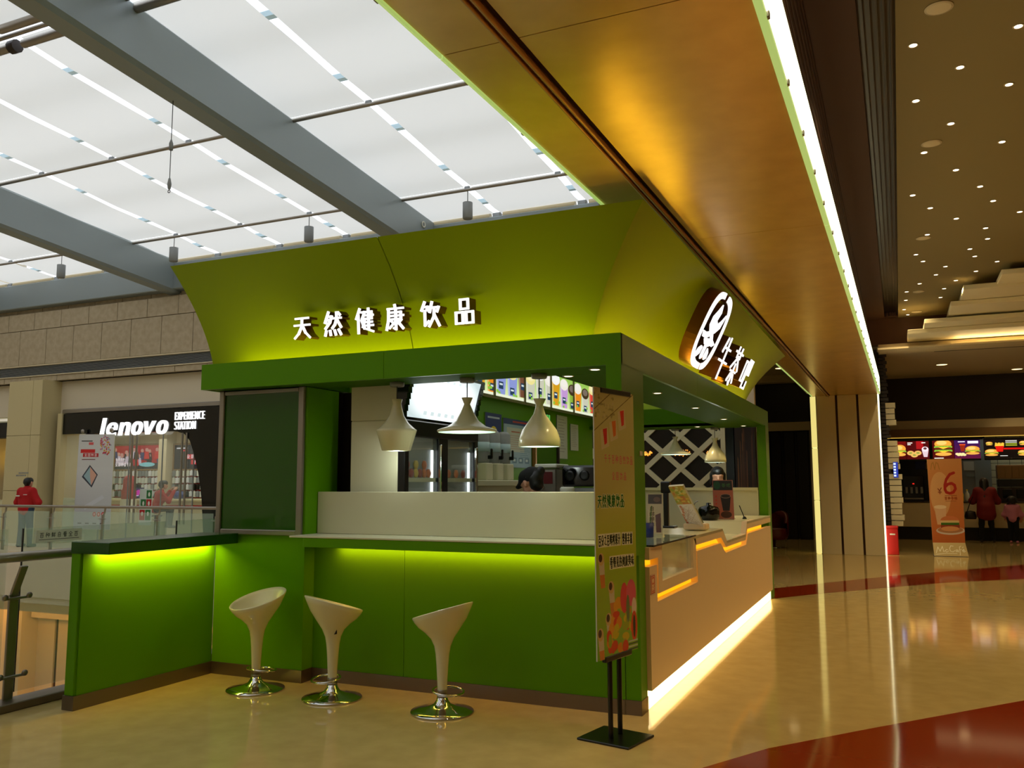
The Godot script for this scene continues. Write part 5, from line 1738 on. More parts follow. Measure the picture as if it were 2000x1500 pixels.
	for x in [-0.06, 0.06]:
		var s3 := S()
		tube(s3, [Vector3(x, 0.012, 0.0), Vector3(x, 2.15, 0.0)], 0.016, 10)
		put("pole", s3, "black", o)
	for y in [2.2, 0.51]:
		var s4 := S()
		bx(s4, Vector3(0.02 if y > 1 else 0.0, y, 0.022), Vector3(0.40 if y > 1 else 0.34, 0.035, 0.03), 0.004)
		put("clamp_bar", s4, "black", o)
	var s5 := S()
	bx(s5, Vector3(0.0, 0.007, 0.0), Vector3(0.34, 0.014, 0.37), 0.004)
	put("base", s5, "black", o)

func near_railing() -> void:
	var o := thing("glass_railing", "brushed steel and glass railing in the left foreground by the bar wall", "railing")
	var z0 := 7.9
	var z1 := -13.9
	var st := S()
	tube(st, [Vector3(-5.86, 1.085, z0), Vector3(-5.86, 1.085, z1)], 0.036, 16)
	put("handrail", st, "steel", o)
	box("kerb", Vector3(-6.03, 0.0, z1), Vector3(-5.84, 0.06, z0), "steel_skirt", o, 0.006)
	var z := -4.36 + 1.5 * 8
	while z > z1:
		var s1 := S()
		bx(s1, Vector3(-5.98, 0.43, z), Vector3(0.022, 0.76, 0.075), 0.004)
		put("post", s1, "steel", o)
		var s2 := S()
		bx(s2, Vector3(0, 0.11, 0), Vector3(0.022, 0.25, 0.06), 0.004, Transform3D(Basis(Vector3.BACK, deg_to_rad(-24.0)), Vector3(-5.98, 0.80, z)))
		put("arm", s2, "steel", o)
		for y in [0.22, 0.78]:
			var s3 := S()
			tube(s3, [Vector3(-5.955, y, z + 0.10), Vector3(-5.955, y, z - 0.11)], 0.011, 8)
			lathe(s3, [Vector2(0, 0), Vector2(0.022, 0), Vector2(0.022, 0.012), Vector2(0, 0.012)], 12, Transform3D(Basis(Vector3.BACK, -PI / 2), Vector3(-5.95, y + 0.012, z - 0.10)))
			lathe(s3, [Vector2(0, 0), Vector2(0.022, 0), Vector2(0.022, 0.012), Vector2(0, 0.012)], 12, Transform3D(Basis(Vector3.BACK, -PI / 2), Vector3(-5.95, y + 0.012, z + 0.09)))
			put("clamp", s3, "steel", o)
		box("pane", Vector3(-6.005, 0.10, z - 1.44), Vector3(-5.993, 1.28, z - 0.06), "glass_tint", o)
		var s4 := S()
		bb(s4, Vector3(-6.006, 0.10, z - 0.062), Vector3(-5.992, 1.28, z - 0.056))
		put("pane_edge", s4, "dark", o)
		z -= 1.5
	var p := Pic.new(192, 40, Color(0.93, 0.95, 0.90))
	for k in 7:
		write(p, "百种鲜自看全"[k % 6], 14 + k * 24, 8, 18, 18, 0, 2, Color(0.35, 0.38, 0.34))
	p.rect(12, 31, 168, 2, Color(0.4, 0.42, 0.4))
	printed("rail_sign", p.tex())
	var sg := thing("railing_notice", "small pale notice strip of dark characters on the near railing glass", "notice", Vector3(-5.99, 1.17, -4.72), PI / 2)
	board("strip", Vector3(-0.2, 0.09, 0), Vector3(0.2, 0.09, 0), Vector3(0.2, 0, 0), Vector3(-0.2, 0, 0), 0.003, "rail_sign", "paper", sg)

# ---------------------------------------------------------------- restaurant screen behind the kiosk
func shop_across() -> void:
	var Z := -15.5
	var w := shell("wall_restaurant", "dark glossy restaurant wall behind a white diagonal lattice")
	box("backing", Vector3(-5.9, 0.0, Z - 0.2), Vector3(-2.28, 2.75, Z - 0.12), "brown_dark", w)
	box("upper", Vector3(-5.9, 2.75, Z - 0.2), Vector3(-2.28, 4.7, Z - 0.05), "cream_wall", w)
	box("post", Vector3(-2.88, 0, Z - 0.1), Vector3(-2.80, 2.75, Z + 0.02), "white", w)
	box("post", Vector3(-2.80, 0, Z - 0.1), Vector3(-2.66, 2.75, Z - 0.02), "black", w)
	var n := 0
	for s in [-1.0, 1.0]:
		for k in range(-4, 8):
			var st := S()
			var x0 := -3.96 + k * 0.66
			# clip each bar to the lattice field
			var a := Vector2(x0, 2.17)
			var d := Vector2(0.345, 0.31 * s)
			var pts := []
			for q in [-4.5, 4.5]:
				pts.append(a + d * q)
			var lo: Vector2 = pts[0]
			var hi: Vector2 = pts[1]
			var t0 := maxf((-5.8 - lo.x) / (hi.x - lo.x), 0.0)
			var t1 := minf((-2.9 - lo.x) / (hi.x - lo.x), 1.0)
			var ty0 := (0.9 - lo.y) / (hi.y - lo.y)
			var ty1 := (2.74 - lo.y) / (hi.y - lo.y)
			t0 = maxf(t0, minf(ty0, ty1))
			t1 = minf(t1, maxf(ty0, ty1))
			if t1 - t0 < 0.03:
				continue
			var p0 := lo.lerp(hi, t0)
			var p1 := lo.lerp(hi, t1)
			var nn := (p1 - p0).orthogonal().normalized() * 0.045
			prism(st, [p0 + nn, p1 + nn, p1 - nn, p0 - nn], Z - 0.12, Z - 0.075 + 0.002 * s)
			put("lattice_bar", st, "white", w)
	var rng := RandomNumberGenerator.new()
	rng.seed = 9
	var p := Pic.new(128, 256, Color(0.14, 0.06, 0.035))
	for k in 9:
		var x := rng.randf_range(4, 110)
		var y0 := rng.randf_range(0, 120)
		p.poly([Vector2(x, 256), Vector2(x + rng.randf_range(4, 12), y0), Vector2(x + 16, y0 + 6), Vector2(x + rng.randf_range(16, 34), 256)], Color(0.45, 0.29, 0.16).lerp(Color(0.26, 0.13, 0.07), rng.randf()))
	for k in 12:
		var x := rng.randf_range(0, 124)
		p.line([Vector2(x, rng.randf_range(0, 120)), Vector2(x + rng.randf_range(-12, 12), 256)], 3, Color(0.09, 0.04, 0.025))
	printed("mural", p.tex())
	var mu := thing("mural_panel", "brown mural panel of tall tangled shapes right of the lattice", "mural", Vector3(-2.46, 0, Z - 0.02))
	board("panel", Vector3(-0.18, 2.74, 0), Vector3(0.17, 2.74, 0), Vector3(0.17, 0.2, 0), Vector3(-0.18, 0.2, 0), 0.03, "mural", "brown_dark", mu)
	for q in [[-3.62, "amber crystal chandelier glow seen in the lattice, between the two white lamps"], [-4.25, "amber crystal chandelier glow in the lattice beside the corner column"], [-3.06, "amber crystal chandelier glow in the lattice left of the bell lamp"]]:
		var ch := thing("chandelier", q[1], "chandelier", Vector3(q[0], 2.16, Z - 0.10), 0.0)
		var sz: float = 0.16 if q[0] == -3.62 else 0.10
		for k in 40:
			var st := S()
			var a := rng.randf() * TAU
			var r := sqrt(rng.randf()) * sz
			lathe(st, [Vector2(0, -0.014), Vector2(0.012, 0), Vector2(0, 0.014)], 5, Transform3D(Basis(), Vector3(cos(a) * r, sin(a) * r * 0.42, rng.randf_range(-0.005, 0.012))))
			put("crystal", st, "lamp_amber", ch)
	struct(box("wall_side", Vector3(-4.4, 0, -26.2), Vector3(-4.2, 4.8, -15.7), "brown_dark"))
	struct(box("ceiling", Vector3(-6.0, 4.75, -28.2), Vector3(-1.75, 4.95, -15.5), "cream_wall"))

# ---------------------------------------------------------------- hall ceiling at the right
func hall() -> void:
	var c := shell("ceiling", "dim brown hall ceiling with a long dark air slot")
	box("slab", Vector3(0.16, 5.40, -21.5), Vector3(10, 5.6, 8), "hall_ceiling", c)
	box("slab", Vector3(-0.58, 5.40, -21.5), Vector3(-0.13, 5.6, 8), "hall_dark", c)
	box("slot", Vector3(-0.13, 5.50, -21.3), Vector3(0.16, 5.6, 8), "black", c)
	for k in 5:
		box("slot_fin", Vector3(-0.10 + k * 0.055, 5.42, -21.3), Vector3(-0.085 + k * 0.055, 5.50, 8), "black", c)
	box("slot_end", Vector3(-0.13, 5.40, -21.5), Vector3(0.16, 5.6, -21.3), "hall_dark", c)
	# stepped boards
	var tiers := [[-20.2, 4.80, 0.32], [-19.6, 4.90, 0.64], [-18.6, 5.04, 1.09], [-17.6, 5.14, 1.26], [-16.8, 5.19, 1.80]]
	for t in tiers:
		box("stepped_board", Vector3(t[2], t[1], -21.4), Vector3(10, t[1] + 0.095, t[0]), "board_cream", c, 0.01)
	# bulkhead and low ceiling of the burger shop
	var b := shell("ceiling", "low cream ceiling before the burger counter")
	box("bulkhead", Vector3(-0.3, 4.60, -21.75), Vector3(10, 4.79, -21.45), "cream", b)
	box("bulkhead", Vector3(-1.9, 4.79, -21.75), Vector3(10.1, 5.75, -21.5), "hall_dark", b)
	box("roof", Vector3(-1.9, 5.6, -21.7), Vector3(10.1, 5.75, 8.1), "hall_dark", b)
	box("cove_lip", Vector3(-0.3, 4.60, -21.44), Vector3(10, 4.64, -20.95), "cream", b)
	box("cove_light", Vector3(1.2, 4.645, -21.43), Vector3(9.8, 4.66, -21.40), "lamp_warm", b)
	area(Vector3(5.4, 4.68, -21.3), Vector3(0, 0.3, 1), 8.2, 0.05, WARM, 9.0)
	box("slab", Vector3(-4.2, 4.70, -28.2), Vector3(10, 4.9, -21.76), "cream_wall", b)
	box("slot", Vector3(0.9, 4.69, -22.5), Vector3(9, 4.705, -22.3), "dark", b)
	# small downlights of the hall
	var at := [[0.30, -7.91], [0.70, -8.53], [1.10, -7.93], [1.15, -9.11], [0.34, -9.13], [0.69, -9.89], [1.24, -10.68], [0.45, -10.66], [0.82, -11.44], [1.14, -12.23], [0.35, -12.24], [0.58, -12.93], [0.94, -13.62], [1.35, -12.95], [1.74, -13.65], [1.37, -14.33], [0.58, -14.34], [1.45, -14.99], [1.24, -15.54], [0.44, -15.55], [0.56, -16.09], [1.35, -16.09], [1.73, -16.64], [0.93, -16.65], [0.80, -17.25], [1.45, -17.26], [0.54, -17.91], [1.16, -17.91], [0.99, -18.58], [0.32, -18.58], [0.31, -19.45], [0.96, -19.45], [0.36, -21.18], [0.28, -20.5], [0.7, -5.6], [0.3, -4.2], [1.2, -6.2], [2.6, -5.0], [2.2, -9.5], [2.6, -12.4], [1.3, -2.5], [2.6, -15.5]]
	var dl: Node3D
	for i in at.size():
		var pos := Vector3(at[i][0], 5.398, at[i][1])
		var lab := "tiny round downlight scattered in the brown hall ceiling"
		if dl == null:
			dl = thing("ceiling_downlight", lab, "downlight", pos, 0.0, "tiny downlights in the hall ceiling")
			var st := S()
			lathe(st, [Vector2(0.030, -0.002), Vector2(0.042, -0.006), Vector2(0.046, 0.0), Vector2(0.03, 0.0)], 14)
			put("rim", st, "cream", dl)
			var s2 := S()
			lathe(s2, [Vector2(0.0, -0.004), Vector2(0.032, -0.004), Vector2(0.032, 0.0)], 14)
			put("lens", s2, "lamp_spot", dl)
		else:
			twin(dl, "ceiling_downlight", pos, 0.0, lab)
		if i % 3 == 0 or i > 33:
			spot(pos + Vector3(0, -0.03, 0), Vector3.DOWN, 62.0, WARM, HALL, 0.04)
	# flat speaker discs
	var sp: Node3D
	var dz := [[0.48, -7.34, "nearest the top of the picture"], [0.52, -10.40, "second along the dark slot"], [0.53, -14.52, "third along the dark slot"], [0.54, -18.66, "fourth along the dark slot"], [0.54, -20.9, "farthest, close to the stepped boards"]]
	for q in dz:
		var lab := "flat pale round speaker disc in the hall ceiling, %s" % q[2]
		if sp == null:
			sp = thing("ceiling_speaker", lab, "speaker", Vector3(q[0], 5.398, q[1]), 0.0, "speaker discs in the hall ceiling")
			var st := S()
			lathe(st, [Vector2(0, -0.012), Vector2(0.085, -0.012), Vector2(0.10, -0.006), Vector2(0.10, 0.0)], 24)
			put("grille", st, "cream", sp)
			var s2 := S()
			lathe(s2, [Vector2(0.10, -0.008), Vector2(0.108, -0.006), Vector2(0.108, 0.0), Vector2(0.10, 0.0)], 24)
			put("rim", s2, "cream", sp)
		else:
			twin(sp, "ceiling_speaker", Vector3(q[0], 5.398, q[1]), 0.0, lab)
	# lights in the low ceiling
	var dn: Node3D
	for q in [[1.17, -25.1, "left one above the burger menus"], [3.1, -27.0, "at the right edge above the burger menus"], [-2.8, -24.0, "one hidden by the gold pillar"]]:
		var lab := "warm downlight in the low cream ceiling, %s" % q[2]
		if dn == null:
			dn = thing("shop_downlight", lab, "downlight", Vector3(q[0], 4.698, q[1]), 0.0, "downlights in the low cream ceiling")
			var st := S()
			lathe(st, [Vector2(0.0, -0.006), Vector2(0.13, -0.006), Vector2(0.13, 0)], 20)
			put("lens", st, "lamp_warm", dn)
			var s2 := S()
			lathe(s2, [Vector2(0.13, -0.004), Vector2(0.15, -0.01), Vector2(0.155, 0), Vector2(0.13, 0)], 20)
			put("rim", s2, "cream", dn)
		else:
			twin(dn, "shop_downlight", Vector3(q[0], 4.698, q[1]), 0.0, lab)
		spot(Vector3(q[0], 4.66, q[1]), Vector3.DOWN, 45.0, WARM, 1.2, 0.1)

const HALL := 1.6

# ---------------------------------------------------------------- burger shop at the end of the hall
func burger(p: Pic, x: float, y: float, w: float, layers := 1) -> void:
	p.ell(x, y - w * 0.12, w * 0.5, w * 0.30, Color(0.90, 0.62, 0.22))
	p.ell(x - w * 0.08, y - w * 0.2, w * 0.3, w * 0.15, Color(0.97, 0.78, 0.42))
	for k in layers:
		var o := k * w * 0.26
		p.rect(x - w * 0.5, y + o, w, w * 0.09, Color(0.45, 0.65, 0.16))
		for j in 6:
			p.ell(x - w * 0.45 + j * w * 0.18, y + o + w * 0.09, w * 0.09, w * 0.06, Color(0.55, 0.72, 0.22))
		p.rect(x - w * 0.47, y + o + w * 0.11, w * 0.94, w * 0.11, Color(0.42, 0.17, 0.07))
		p.poly([Vector2(x - w * 0.3, y + o + w * 0.08), Vector2(x + w * 0.35, y + o + w * 0.08), Vector2(x, y + o + w * 0.22)], Color(0.98, 0.78, 0.2))
	p.ell(x, y + layers * w * 0.26 + w * 0.04, w * 0.48, w * 0.12, Color(0.92, 0.66, 0.28))

func burger_shop() -> void:
	struct(box("wall_end", Vector3(-4.4, -0.35, -28.9), Vector3(10.3, 5.2, -28.4), "brown_dark"))
	var w := shell("wall_burger", "upper dark wall, cream band and soffit over the burger counter")
	box("upper", Vector3(-0.34, 3.42, -28.4), Vector3(10, 4.7, -28.0), "wood_dark", w)
	box("band", Vector3(-0.34, 3.16, -28.4), Vector3(10, 3.42, -27.95), "cream", w)
	box("soffit", Vector3(-0.34, 2.92, -28.0), Vector3(10, 3.16, -27.7), "wood", w)
	box("light_line", Vector3(-0.3, 2.90, -27.72), Vector3(9.9, 2.915, -27.69), "yellow_wash", w)
	box("partition", Vector3(-0.42, 0, -28.4), Vector3(-0.34, 4.7, -21.6), "brown_dark", w)
	# kitchen wall tiles
	var kw := shell("wall_kitchen", "pale tiled kitchen wall right of the dark service hatch")
	box("core", Vector3(1.6, 0.9, -28.38), Vector3(10, 2.9, -28.3), "joint", kw)
	var x := 2.3
	while x < 4.2:
		var y := 0.95
		while y < 2.85:
			box("tile", Vector3(x + 0.006, y + 0.006, -28.3), Vector3(x + 0.294, y + 0.194, -28.285), "white", kw)
			y += 0.2
		x += 0.3
	box("grey_panel", Vector3(1.6, 0.95, -28.3), Vector3(2.28, 2.85, -28.28), "grey", kw)
	box("door_panel", Vector3(2.0, 0.95, -28.27), Vector3(2.42, 2.85, -28.25), "beam_grey", kw)
	area(Vector3(3.2, 2.85, -27.9), Vector3(0, -1, 0), 2.6, 0.2, Color(0.95, 1, 0.95), 0.5)
	# menu light boxes
	var specs := [[-0.19, 0.22], [0.23, 0.82], [0.91, 1.46], [1.47, 2.12], [2.21, 3.4]]
	var labs := ["lit menu picture of one big burger, leftmost over the burger counter", "lit menu picture of wraps and an ice cream cup, second from left", "lit menu picture of a tall layered burger, in the middle", "lit violet menu picture of a burger with a drink, right of the tall burger", "dark lit menu picture of burgers and fries at the picture edge"]
	for i in 5:
		var p := Pic.new(160 if i < 4 else 256, 160, Color(0.30, 0.03, 0.04))
		match i:
			0:
				p.grad(0, 0, 160, 160, Color(0.45, 0.05, 0.05), Color(0.25, 0.02, 0.03))
				burger(p, 96, 80, 120)
			1:
				p.rect(70, 0, 50, 70, Color(0.65, 0.08, 0.1))
				for k in 3:
					p.ell(28 + k * 26, 104 + 18 * (k % 2), 26, 20, Color(0.88, 0.68, 0.36))
					p.ell(28 + k * 26, 104 + 18 * (k % 2), 12, 8, Color(0.55, 0.6, 0.25))
				p.poly([Vector2(108, 80), Vector2(156, 80), Vector2(146, 140), Vector2(120, 140)], Color(0.85, 0.75, 0.78))
				p.ell(132, 72, 24, 22, Color(0.92, 0.86, 0.88))
				p.ell(132, 66, 12, 10, Color(0.35, 0.2, 0.2))
				p.rect(8, 12, 36, 8, Color(0.95, 0.95, 0.9))
				p.rect(8, 26, 24, 8, Color(0.95, 0.95, 0.9))
				p.rect(108, 12, 28, 8, Color(0.95, 0.95, 0.9))
			2:
				burger(p, 80, 46, 128, 2)
				p.rect(10, 148, 70, 7, Color(0.95, 0.95, 0.9))
			3:
				p.grad(0, 0, 160, 160, Color(0.20, 0.06, 0.32), Color(0.36, 0.06, 0.20))
				p.poly([Vector2(34, 40), Vector2(68, 40), Vector2(62, 96), Vector2(40, 96)], Color(0.55, 0.14, 0.06))
				p.rect(32, 34, 38, 10, Color(0.85, 0.3, 0.1))
				burger(p, 112, 88, 88)
				for k in 6:
					p.ell(16 + k * 9, 118 + 8 * (k % 2), 12, 10, Color(0.92, 0.86, 0.6))
				p.rect(84, 8, 66, 22, Color(0.92, 0.9, 0.95))
				p.rect(24, 10, 44, 8, Color(0.92, 0.9, 0.95))
			4:
				p.grad(0, 0, 256, 160, Color(0.07, 0.03, 0.03), Color(0.04, 0.02, 0.02))
				burger(p, 40, 110, 70)
				for k in 8:
					p.poly([Vector2(58 + k * 6, 60), Vector2(62 + k * 6, 26 + 5 * (k % 3)), Vector2(67 + k * 6, 28), Vector2(65 + k * 6, 62)], Color(0.95, 0.75, 0.25))
				p.poly([Vector2(60, 56), Vector2(106, 56), Vector2(100, 104), Vector2(68, 104)], Color(0.82, 0.08, 0.05))
				burger(p, 30, 34, 36)
				p.rect(104, 72, 152, 14, Color(0.80, 0.06, 0.05))
				for k in 4:
					p.rect(116, 10 + k * 13, 60, 6, Color(0.9, 0.9, 0.86) if k < 2 else Color(0.7, 0.75, 0.2))
				burger(p, 210, 34, 44)
				burger(p, 206, 116, 56)
				p.rect(84, 136, 40, 5, Color(0.9, 0.9, 0.86))
		printed("burger_menu_%d" % i, p.tex(), 1.25)
		var s: Array = specs[i]
		var b := thing("menu_lightbox", labs[i], "menu board", Vector3((s[0] + s[1]) * 0.5, 2.27, -27.5), 0.0, "lit menu pictures over the burger counter")
		var hw: float = (s[1] - s[0]) * 0.5
		board("panel", Vector3(-hw, 0.53, 0), Vector3(hw, 0.53, 0), Vector3(hw, 0, 0), Vector3(-hw, 0, 0), 0.1, "burger_menu_%d" % i, "black", b)
		for q in [[Vector3(0, 0.55, 0), Vector3(2 * hw + 0.01, 0.05, 0.06)], [Vector3(0, -0.02, 0), Vector3(2 * hw + 0.01, 0.05, 0.06)]]:
			var st := S()
			bx(st, q[0], q[1], 0.004)
			put("frame", st, "black", b)
	area(Vector3(1.6, 2.5, -27.38), Vector3(0, -0.1, 1), 3.4, 0.5, Color(1.0, 0.72, 0.45), 0.14)
	# counter
	var c := thing("burger_counter", "long cream burger counter over a dark base at the end of the hall", "counter", Vector3(4.8, 0, -27.2))
	box("front", Vector3(-5.1, 0.36, 0.0), Vector3(5.15, 1.04, 0.06), "cream", c, 0.006)
	box("top", Vector3(-5.1, 1.04, -0.5), Vector3(5.15, 1.075, 0.08), "wood_dark", c, 0.006)
	box("base", Vector3(-5.1, 0.0, -0.4), Vector3(5.15, 0.36, -0.02), "dark", c)
	# equipment
	var e := thing("warming_cabinet", "brown wooden warming cabinet on the burger counter between woman and child", "cabinet", Vector3(2.75, 1.076, -27.35))
	box("upper", Vector3(-0.28, 0.62, -0.2), Vector3(0.42, 1.0, 0.2), "wood", e, 0.01)
	box("middle", Vector3(-0.28, 0.40, -0.2), Vector3(0.42, 0.61, 0.18), "dark", e, 0.01)
	box("lower", Vector3(-0.28, 0.0, -0.2), Vector3(0.42, 0.39, 0.18), "wood_dark", e, 0.01)
	for k in 2:
		box("door", Vector3(-0.18 + k * 0.32, 0.10, 0.18), Vector3(0.04 + k * 0.32, 0.34, 0.2), "black_gloss", e, 0.004)
	for k in 4:
		box("plank", Vector3(-0.27 + k * 0.172, 0.64, 0.2), Vector3(-0.105 + k * 0.172, 0.98, 0.212), "wood", e, 0.003)
	var e2 := thing("drinks_machine", "dark drinks machine with a red led behind the burger counter", "machine", Vector3(0.35, 1.076, -27.45))
	box("body", Vector3(-0.28, 0.0, -0.15), Vector3(0.28, 0.72, 0.15), "black_gloss", e2, 0.015)
	box("tray", Vector3(-0.25, 0.05, 0.151), Vector3(0.25, 0.09, 0.22), "steel", e2, 0.006)
	for k in 4:
		box("nozzle", Vector3(-0.21 + k * 0.13, 0.22, 0.151), Vector3(-0.15 + k * 0.13, 0.4, 0.19), "grey", e2, 0.006)
	box("led", Vector3(-0.02, 0.48, 0.151), Vector3(0.03, 0.51, 0.156), "led_red", e2)
	var e3 := thing("poster_strip", "dim blue and orange picture card on the dark kitchen wall", "poster", Vector3(0.6, 2.0, -28.0))
	box("blue_card", Vector3(-0.15, 0, -0.38), Vector3(0.12, 0.24, -0.36), "blue", e3)
	box("orange_card", Vector3(0.13, 0.0, -0.38), Vector3(0.42, 0.2, -0.36), "wood", e3)
	for q in [[1.72, 0.30, "paper", "white bottle on the burger counter left of the woman"], [1.58, 0.36, "fruit_yellow", "yellow topped bottle on the burger counter beside the price sign"]]:
		var o := thing("bottle", q[3], "bottle", Vector3(q[0], 1.076, -27.5))
		var st := S()
		lathe(st, [Vector2(0, 0), Vector2(0.05, 0), Vector2(0.055, 0.02), Vector2(0.055, 0.2), Vector2(0.02, 0.27), Vector2(0.018, q[1]), Vector2(0, q[1])], 14)
		put("body", st, q[2], o)
		var s2 := S()
		lathe(s2, [Vector2(0.022, q[1] - 0.005), Vector2(0.022, q[1] + 0.03), Vector2(0, q[1] + 0.03)], 10)
		put("cap", s2, "fruit_yellow", o)
	var tr := thing("tray_lamp", "small glowing brass tray at the right edge of the burger counter", "tray", Vector3(3.3, 1.076, -27.2))
	var st0 := S()
	lathe(st0, [Vector2(0, 0), Vector2(0.10, 0), Vector2(0.13, 0.04), Vector2(0.12, 0.045), Vector2(0, 0.02)], 18)
	put("tray", st0, "lamp_warm", tr)
	var ns := thing("wall_sheet", "white sheet taped on the grey kitchen panel above the bottles", "notice", Vector3(1.86, 2.05, -28.27))
	box("sheet", Vector3(-0.14, -0.1, 0), Vector3(0.14, 0.16, 0.006), "paper", ns)
	box("sheet", Vector3(-0.08, -0.28, 0), Vector3(0.18, -0.2, 0.006), "beam_grey", ns)
	# price sign
	var p := Pic.new(192, 448, Color(0.88, 0.52, 0.28))
	p.grad(0, 0, 192, 448, Color(0.84, 0.58, 0.34), Color(0.80, 0.42, 0.20))
	p.ell(66, 190, 60, 120, Color(0.88, 0.66, 0.44))
	p.line([Vector2(20, 56), Vector2(26, 24), Vector2(34, 18), Vector2(42, 56)], 5, Color(0.72, 0.50, 0.22))
	p.line([Vector2(42, 56), Vector2(50, 18), Vector2(60, 24), Vector2(68, 56)], 5, Color(0.72, 0.50, 0.22))
	var six := []
	for k in 14:
		var a := -0.35 - 2.6 * k / 13.0
		six.append(Vector2(150 + 56 * cos(a) * 0.9 - 10, 150 + 84 * sin(a)))
	six = [Vector2(146, 76), Vector2(124, 84), Vector2(104, 110), Vector2(94, 142), Vector2(94, 164), Vector2(102, 180), Vector2(120, 186), Vector2(140, 180), Vector2(152, 162), Vector2(148, 142), Vector2(132, 132), Vector2(112, 136), Vector2(97, 150)]
	p.line(six, 15, Color(0.70, 0.12, 0.08))
	p.line([Vector2(54, 160), Vector2(64, 172), Vector2(74, 156)], 5, Color(0.55, 0.22, 0.08))
	p.line([Vector2(64, 172), Vector2(64, 188)], 5, Color(0.55, 0.22, 0.08))
	p.line([Vector2(54, 176), Vector2(74, 176)], 3, Color(0.55, 0.22, 0.08))
	p.line([Vector2(54, 182), Vector2(74, 182)], 3, Color(0.55, 0.22, 0.08))
	p.rect(92, 196, 66, 3, Color(0.6, 0.3, 0.12))
	write(p, "百种牛味", 90, 204, 15, 16, 3, 3, Color(0.65, 0.28, 0.1))
	p.rect(94, 226, 60, 2, Color(0.6, 0.3, 0.12))
	p.poly([Vector2(24, 258), Vector2(96, 258), Vector2(86, 352), Vector2(36, 352)], Color(0.90, 0.72, 0.56))
	p.ell(60, 258, 37, 10, Color(0.95, 0.84, 0.70))
	p.ell(110, 384, 84, 22, Color(0.86, 0.80, 0.78))
	p.ell(110, 380, 74, 17, Color(0.76, 0.52, 0.36))
	p.ell(110, 330, 54, 24, Color(0.86, 0.50, 0.30))
	p.rect(56, 330, 108, 14, Color(0.90, 0.78, 0.56))
	p.rect(58, 342, 106, 12, Color(0.24, 0.44, 0.12))
	p.rect(56, 354, 110, 16, Color(0.62, 0.22, 0.14))
	p.ell(110, 374, 54, 13, Color(0.90, 0.64, 0.42))
	printed("price_six", p.tex())
	var q := Pic.new(192, 80, Color(0.80, 0.70, 0.46))
	var ink := Color(0.96, 0.93, 0.82)
	q.line([Vector2(14, 62), Vector2(26, 26), Vector2(36, 52), Vector2(52, 22), Vector2(56, 54), Vector2(62, 50)], 4, ink)
	q.line([Vector2(80, 42), Vector2(72, 40), Vector2(66, 50), Vector2(72, 56), Vector2(84, 50)], 4, ink)
	q.line([Vector2(116, 20), Vector2(102, 18), Vector2(92, 34), Vector2(94, 50), Vector2(108, 54), Vector2(120, 46)], 4, ink)
	q.line([Vector2(136, 42), Vector2(128, 42), Vector2(126, 52), Vector2(136, 52), Vector2(138, 42), Vector2(140, 54)], 4, ink)
	q.line([Vector2(146, 72), Vector2(152, 24), Vector2(160, 20)], 4, ink)
	q.line([Vector2(146, 42), Vector2(160, 40)], 3, ink)
	q.line([Vector2(164, 48), Vector2(176, 44), Vector2(172, 38), Vector2(164, 46), Vector2(170, 54), Vector2(180, 50)], 4, ink)
	q.line([Vector2(168, 30), Vector2(174, 24)], 3, ink)
	q.line([Vector2(12, 72), Vector2(60, 64), Vector2(130, 64)], 3, ink)
	printed("price_foot", q.tex())
	var s := thing("price_sign", "tall orange price sign with a red figure six over a sandwich picture", "sign", Vector3(0.93, 0, -21.4))
	board("panel", Vector3(-0.35, 2.12, 0), Vector3(0.34, 2.13, 0), Vector3(0.31, 0.29, 0), Vector3(-0.33, 0.28, 0), 0.04, "price_six", "cream", s)
	board("foot_board", Vector3(-0.33, 0.28, 0.005), Vector3(0.31, 0.29, 0.005), Vector3(0.35, 0.012, 0.22), Vector3(-0.32, 0.012, 0.22), 0.012, "price_foot", "cream", s)
	var sb := S()
	bx(sb, Vector3(0.0, 0.006, 0.02), Vector3(0.66, 0.012, 0.42), 0.003)
	put("base", sb, "steel", s)
	# red bin
	var r := thing("waste_bin", "bright red waste bin beside the gold pillar foot", "bin", Vector3(-0.2, 0, -21.35))
	box("body", Vector3(-0.13, 0.0, -0.14), Vector3(0.11, 0.58, 0.14), "red", r, 0.012)
	box("lid", Vector3(-0.14, 0.58, -0.15), Vector3(0.12, 0.64, 0.15), "red", r, 0.015)
	box("flap", Vector3(-0.06, 0.44, 0.141), Vector3(0.05, 0.47, 0.147), "paper", r, 0.002)
	# slatted post with planks
	var sp := shell("pillar", "dark slatted timber post with pale planks behind the gold pillar")
	var rng := RandomNumberGenerator.new()
	rng.seed = 31
	box("core", Vector3(-0.34, 0.0, -22.6), Vector3(-0.22, 4.7, -22.1), "dark", sp)
	for k in 46:
		box("slat", Vector3(-0.33, 0.62 + k * 0.088, -22.1), Vector3(-0.17 + 0.03 * (k % 2), 0.695 + k * 0.088, -22.02), "wood_dark", sp, 0.004)
	for q3 in [[0.6, 1.76, 0.06], [1.92, 2.62, 0.03], [2.95, 3.42, 0.0]]:
		var y: float = q3[0]
		while y < q3[1] - 0.05:
			box("plank", Vector3(-0.22, y, -22.3), Vector3(q3[2] + rng.randf_range(-0.04, 0.01), y + 0.12, -22.0), "cream", sp, 0.004)
			y += 0.135
	var bs := thing("blue_screen", "narrow bluish lit screen set between the pale planks", "screen", Vector3(-0.07, 1.72, -21.95))
	var ps := Pic.new(32, 96, Color(0.12, 0.2, 0.6))
	for k in 5:
		ps.rect(2, 6 + k * 18, 16, 11, Color(0.85, 0.9, 1.0))
	printed("blue_screen", ps.tex(), 1.2)
	board("panel", Vector3(-0.05, 0.36, 0), Vector3(0.05, 0.36, 0), Vector3(0.05, 0, 0), Vector3(-0.05, 0, 0), 0.03, "blue_screen", "black", bs)
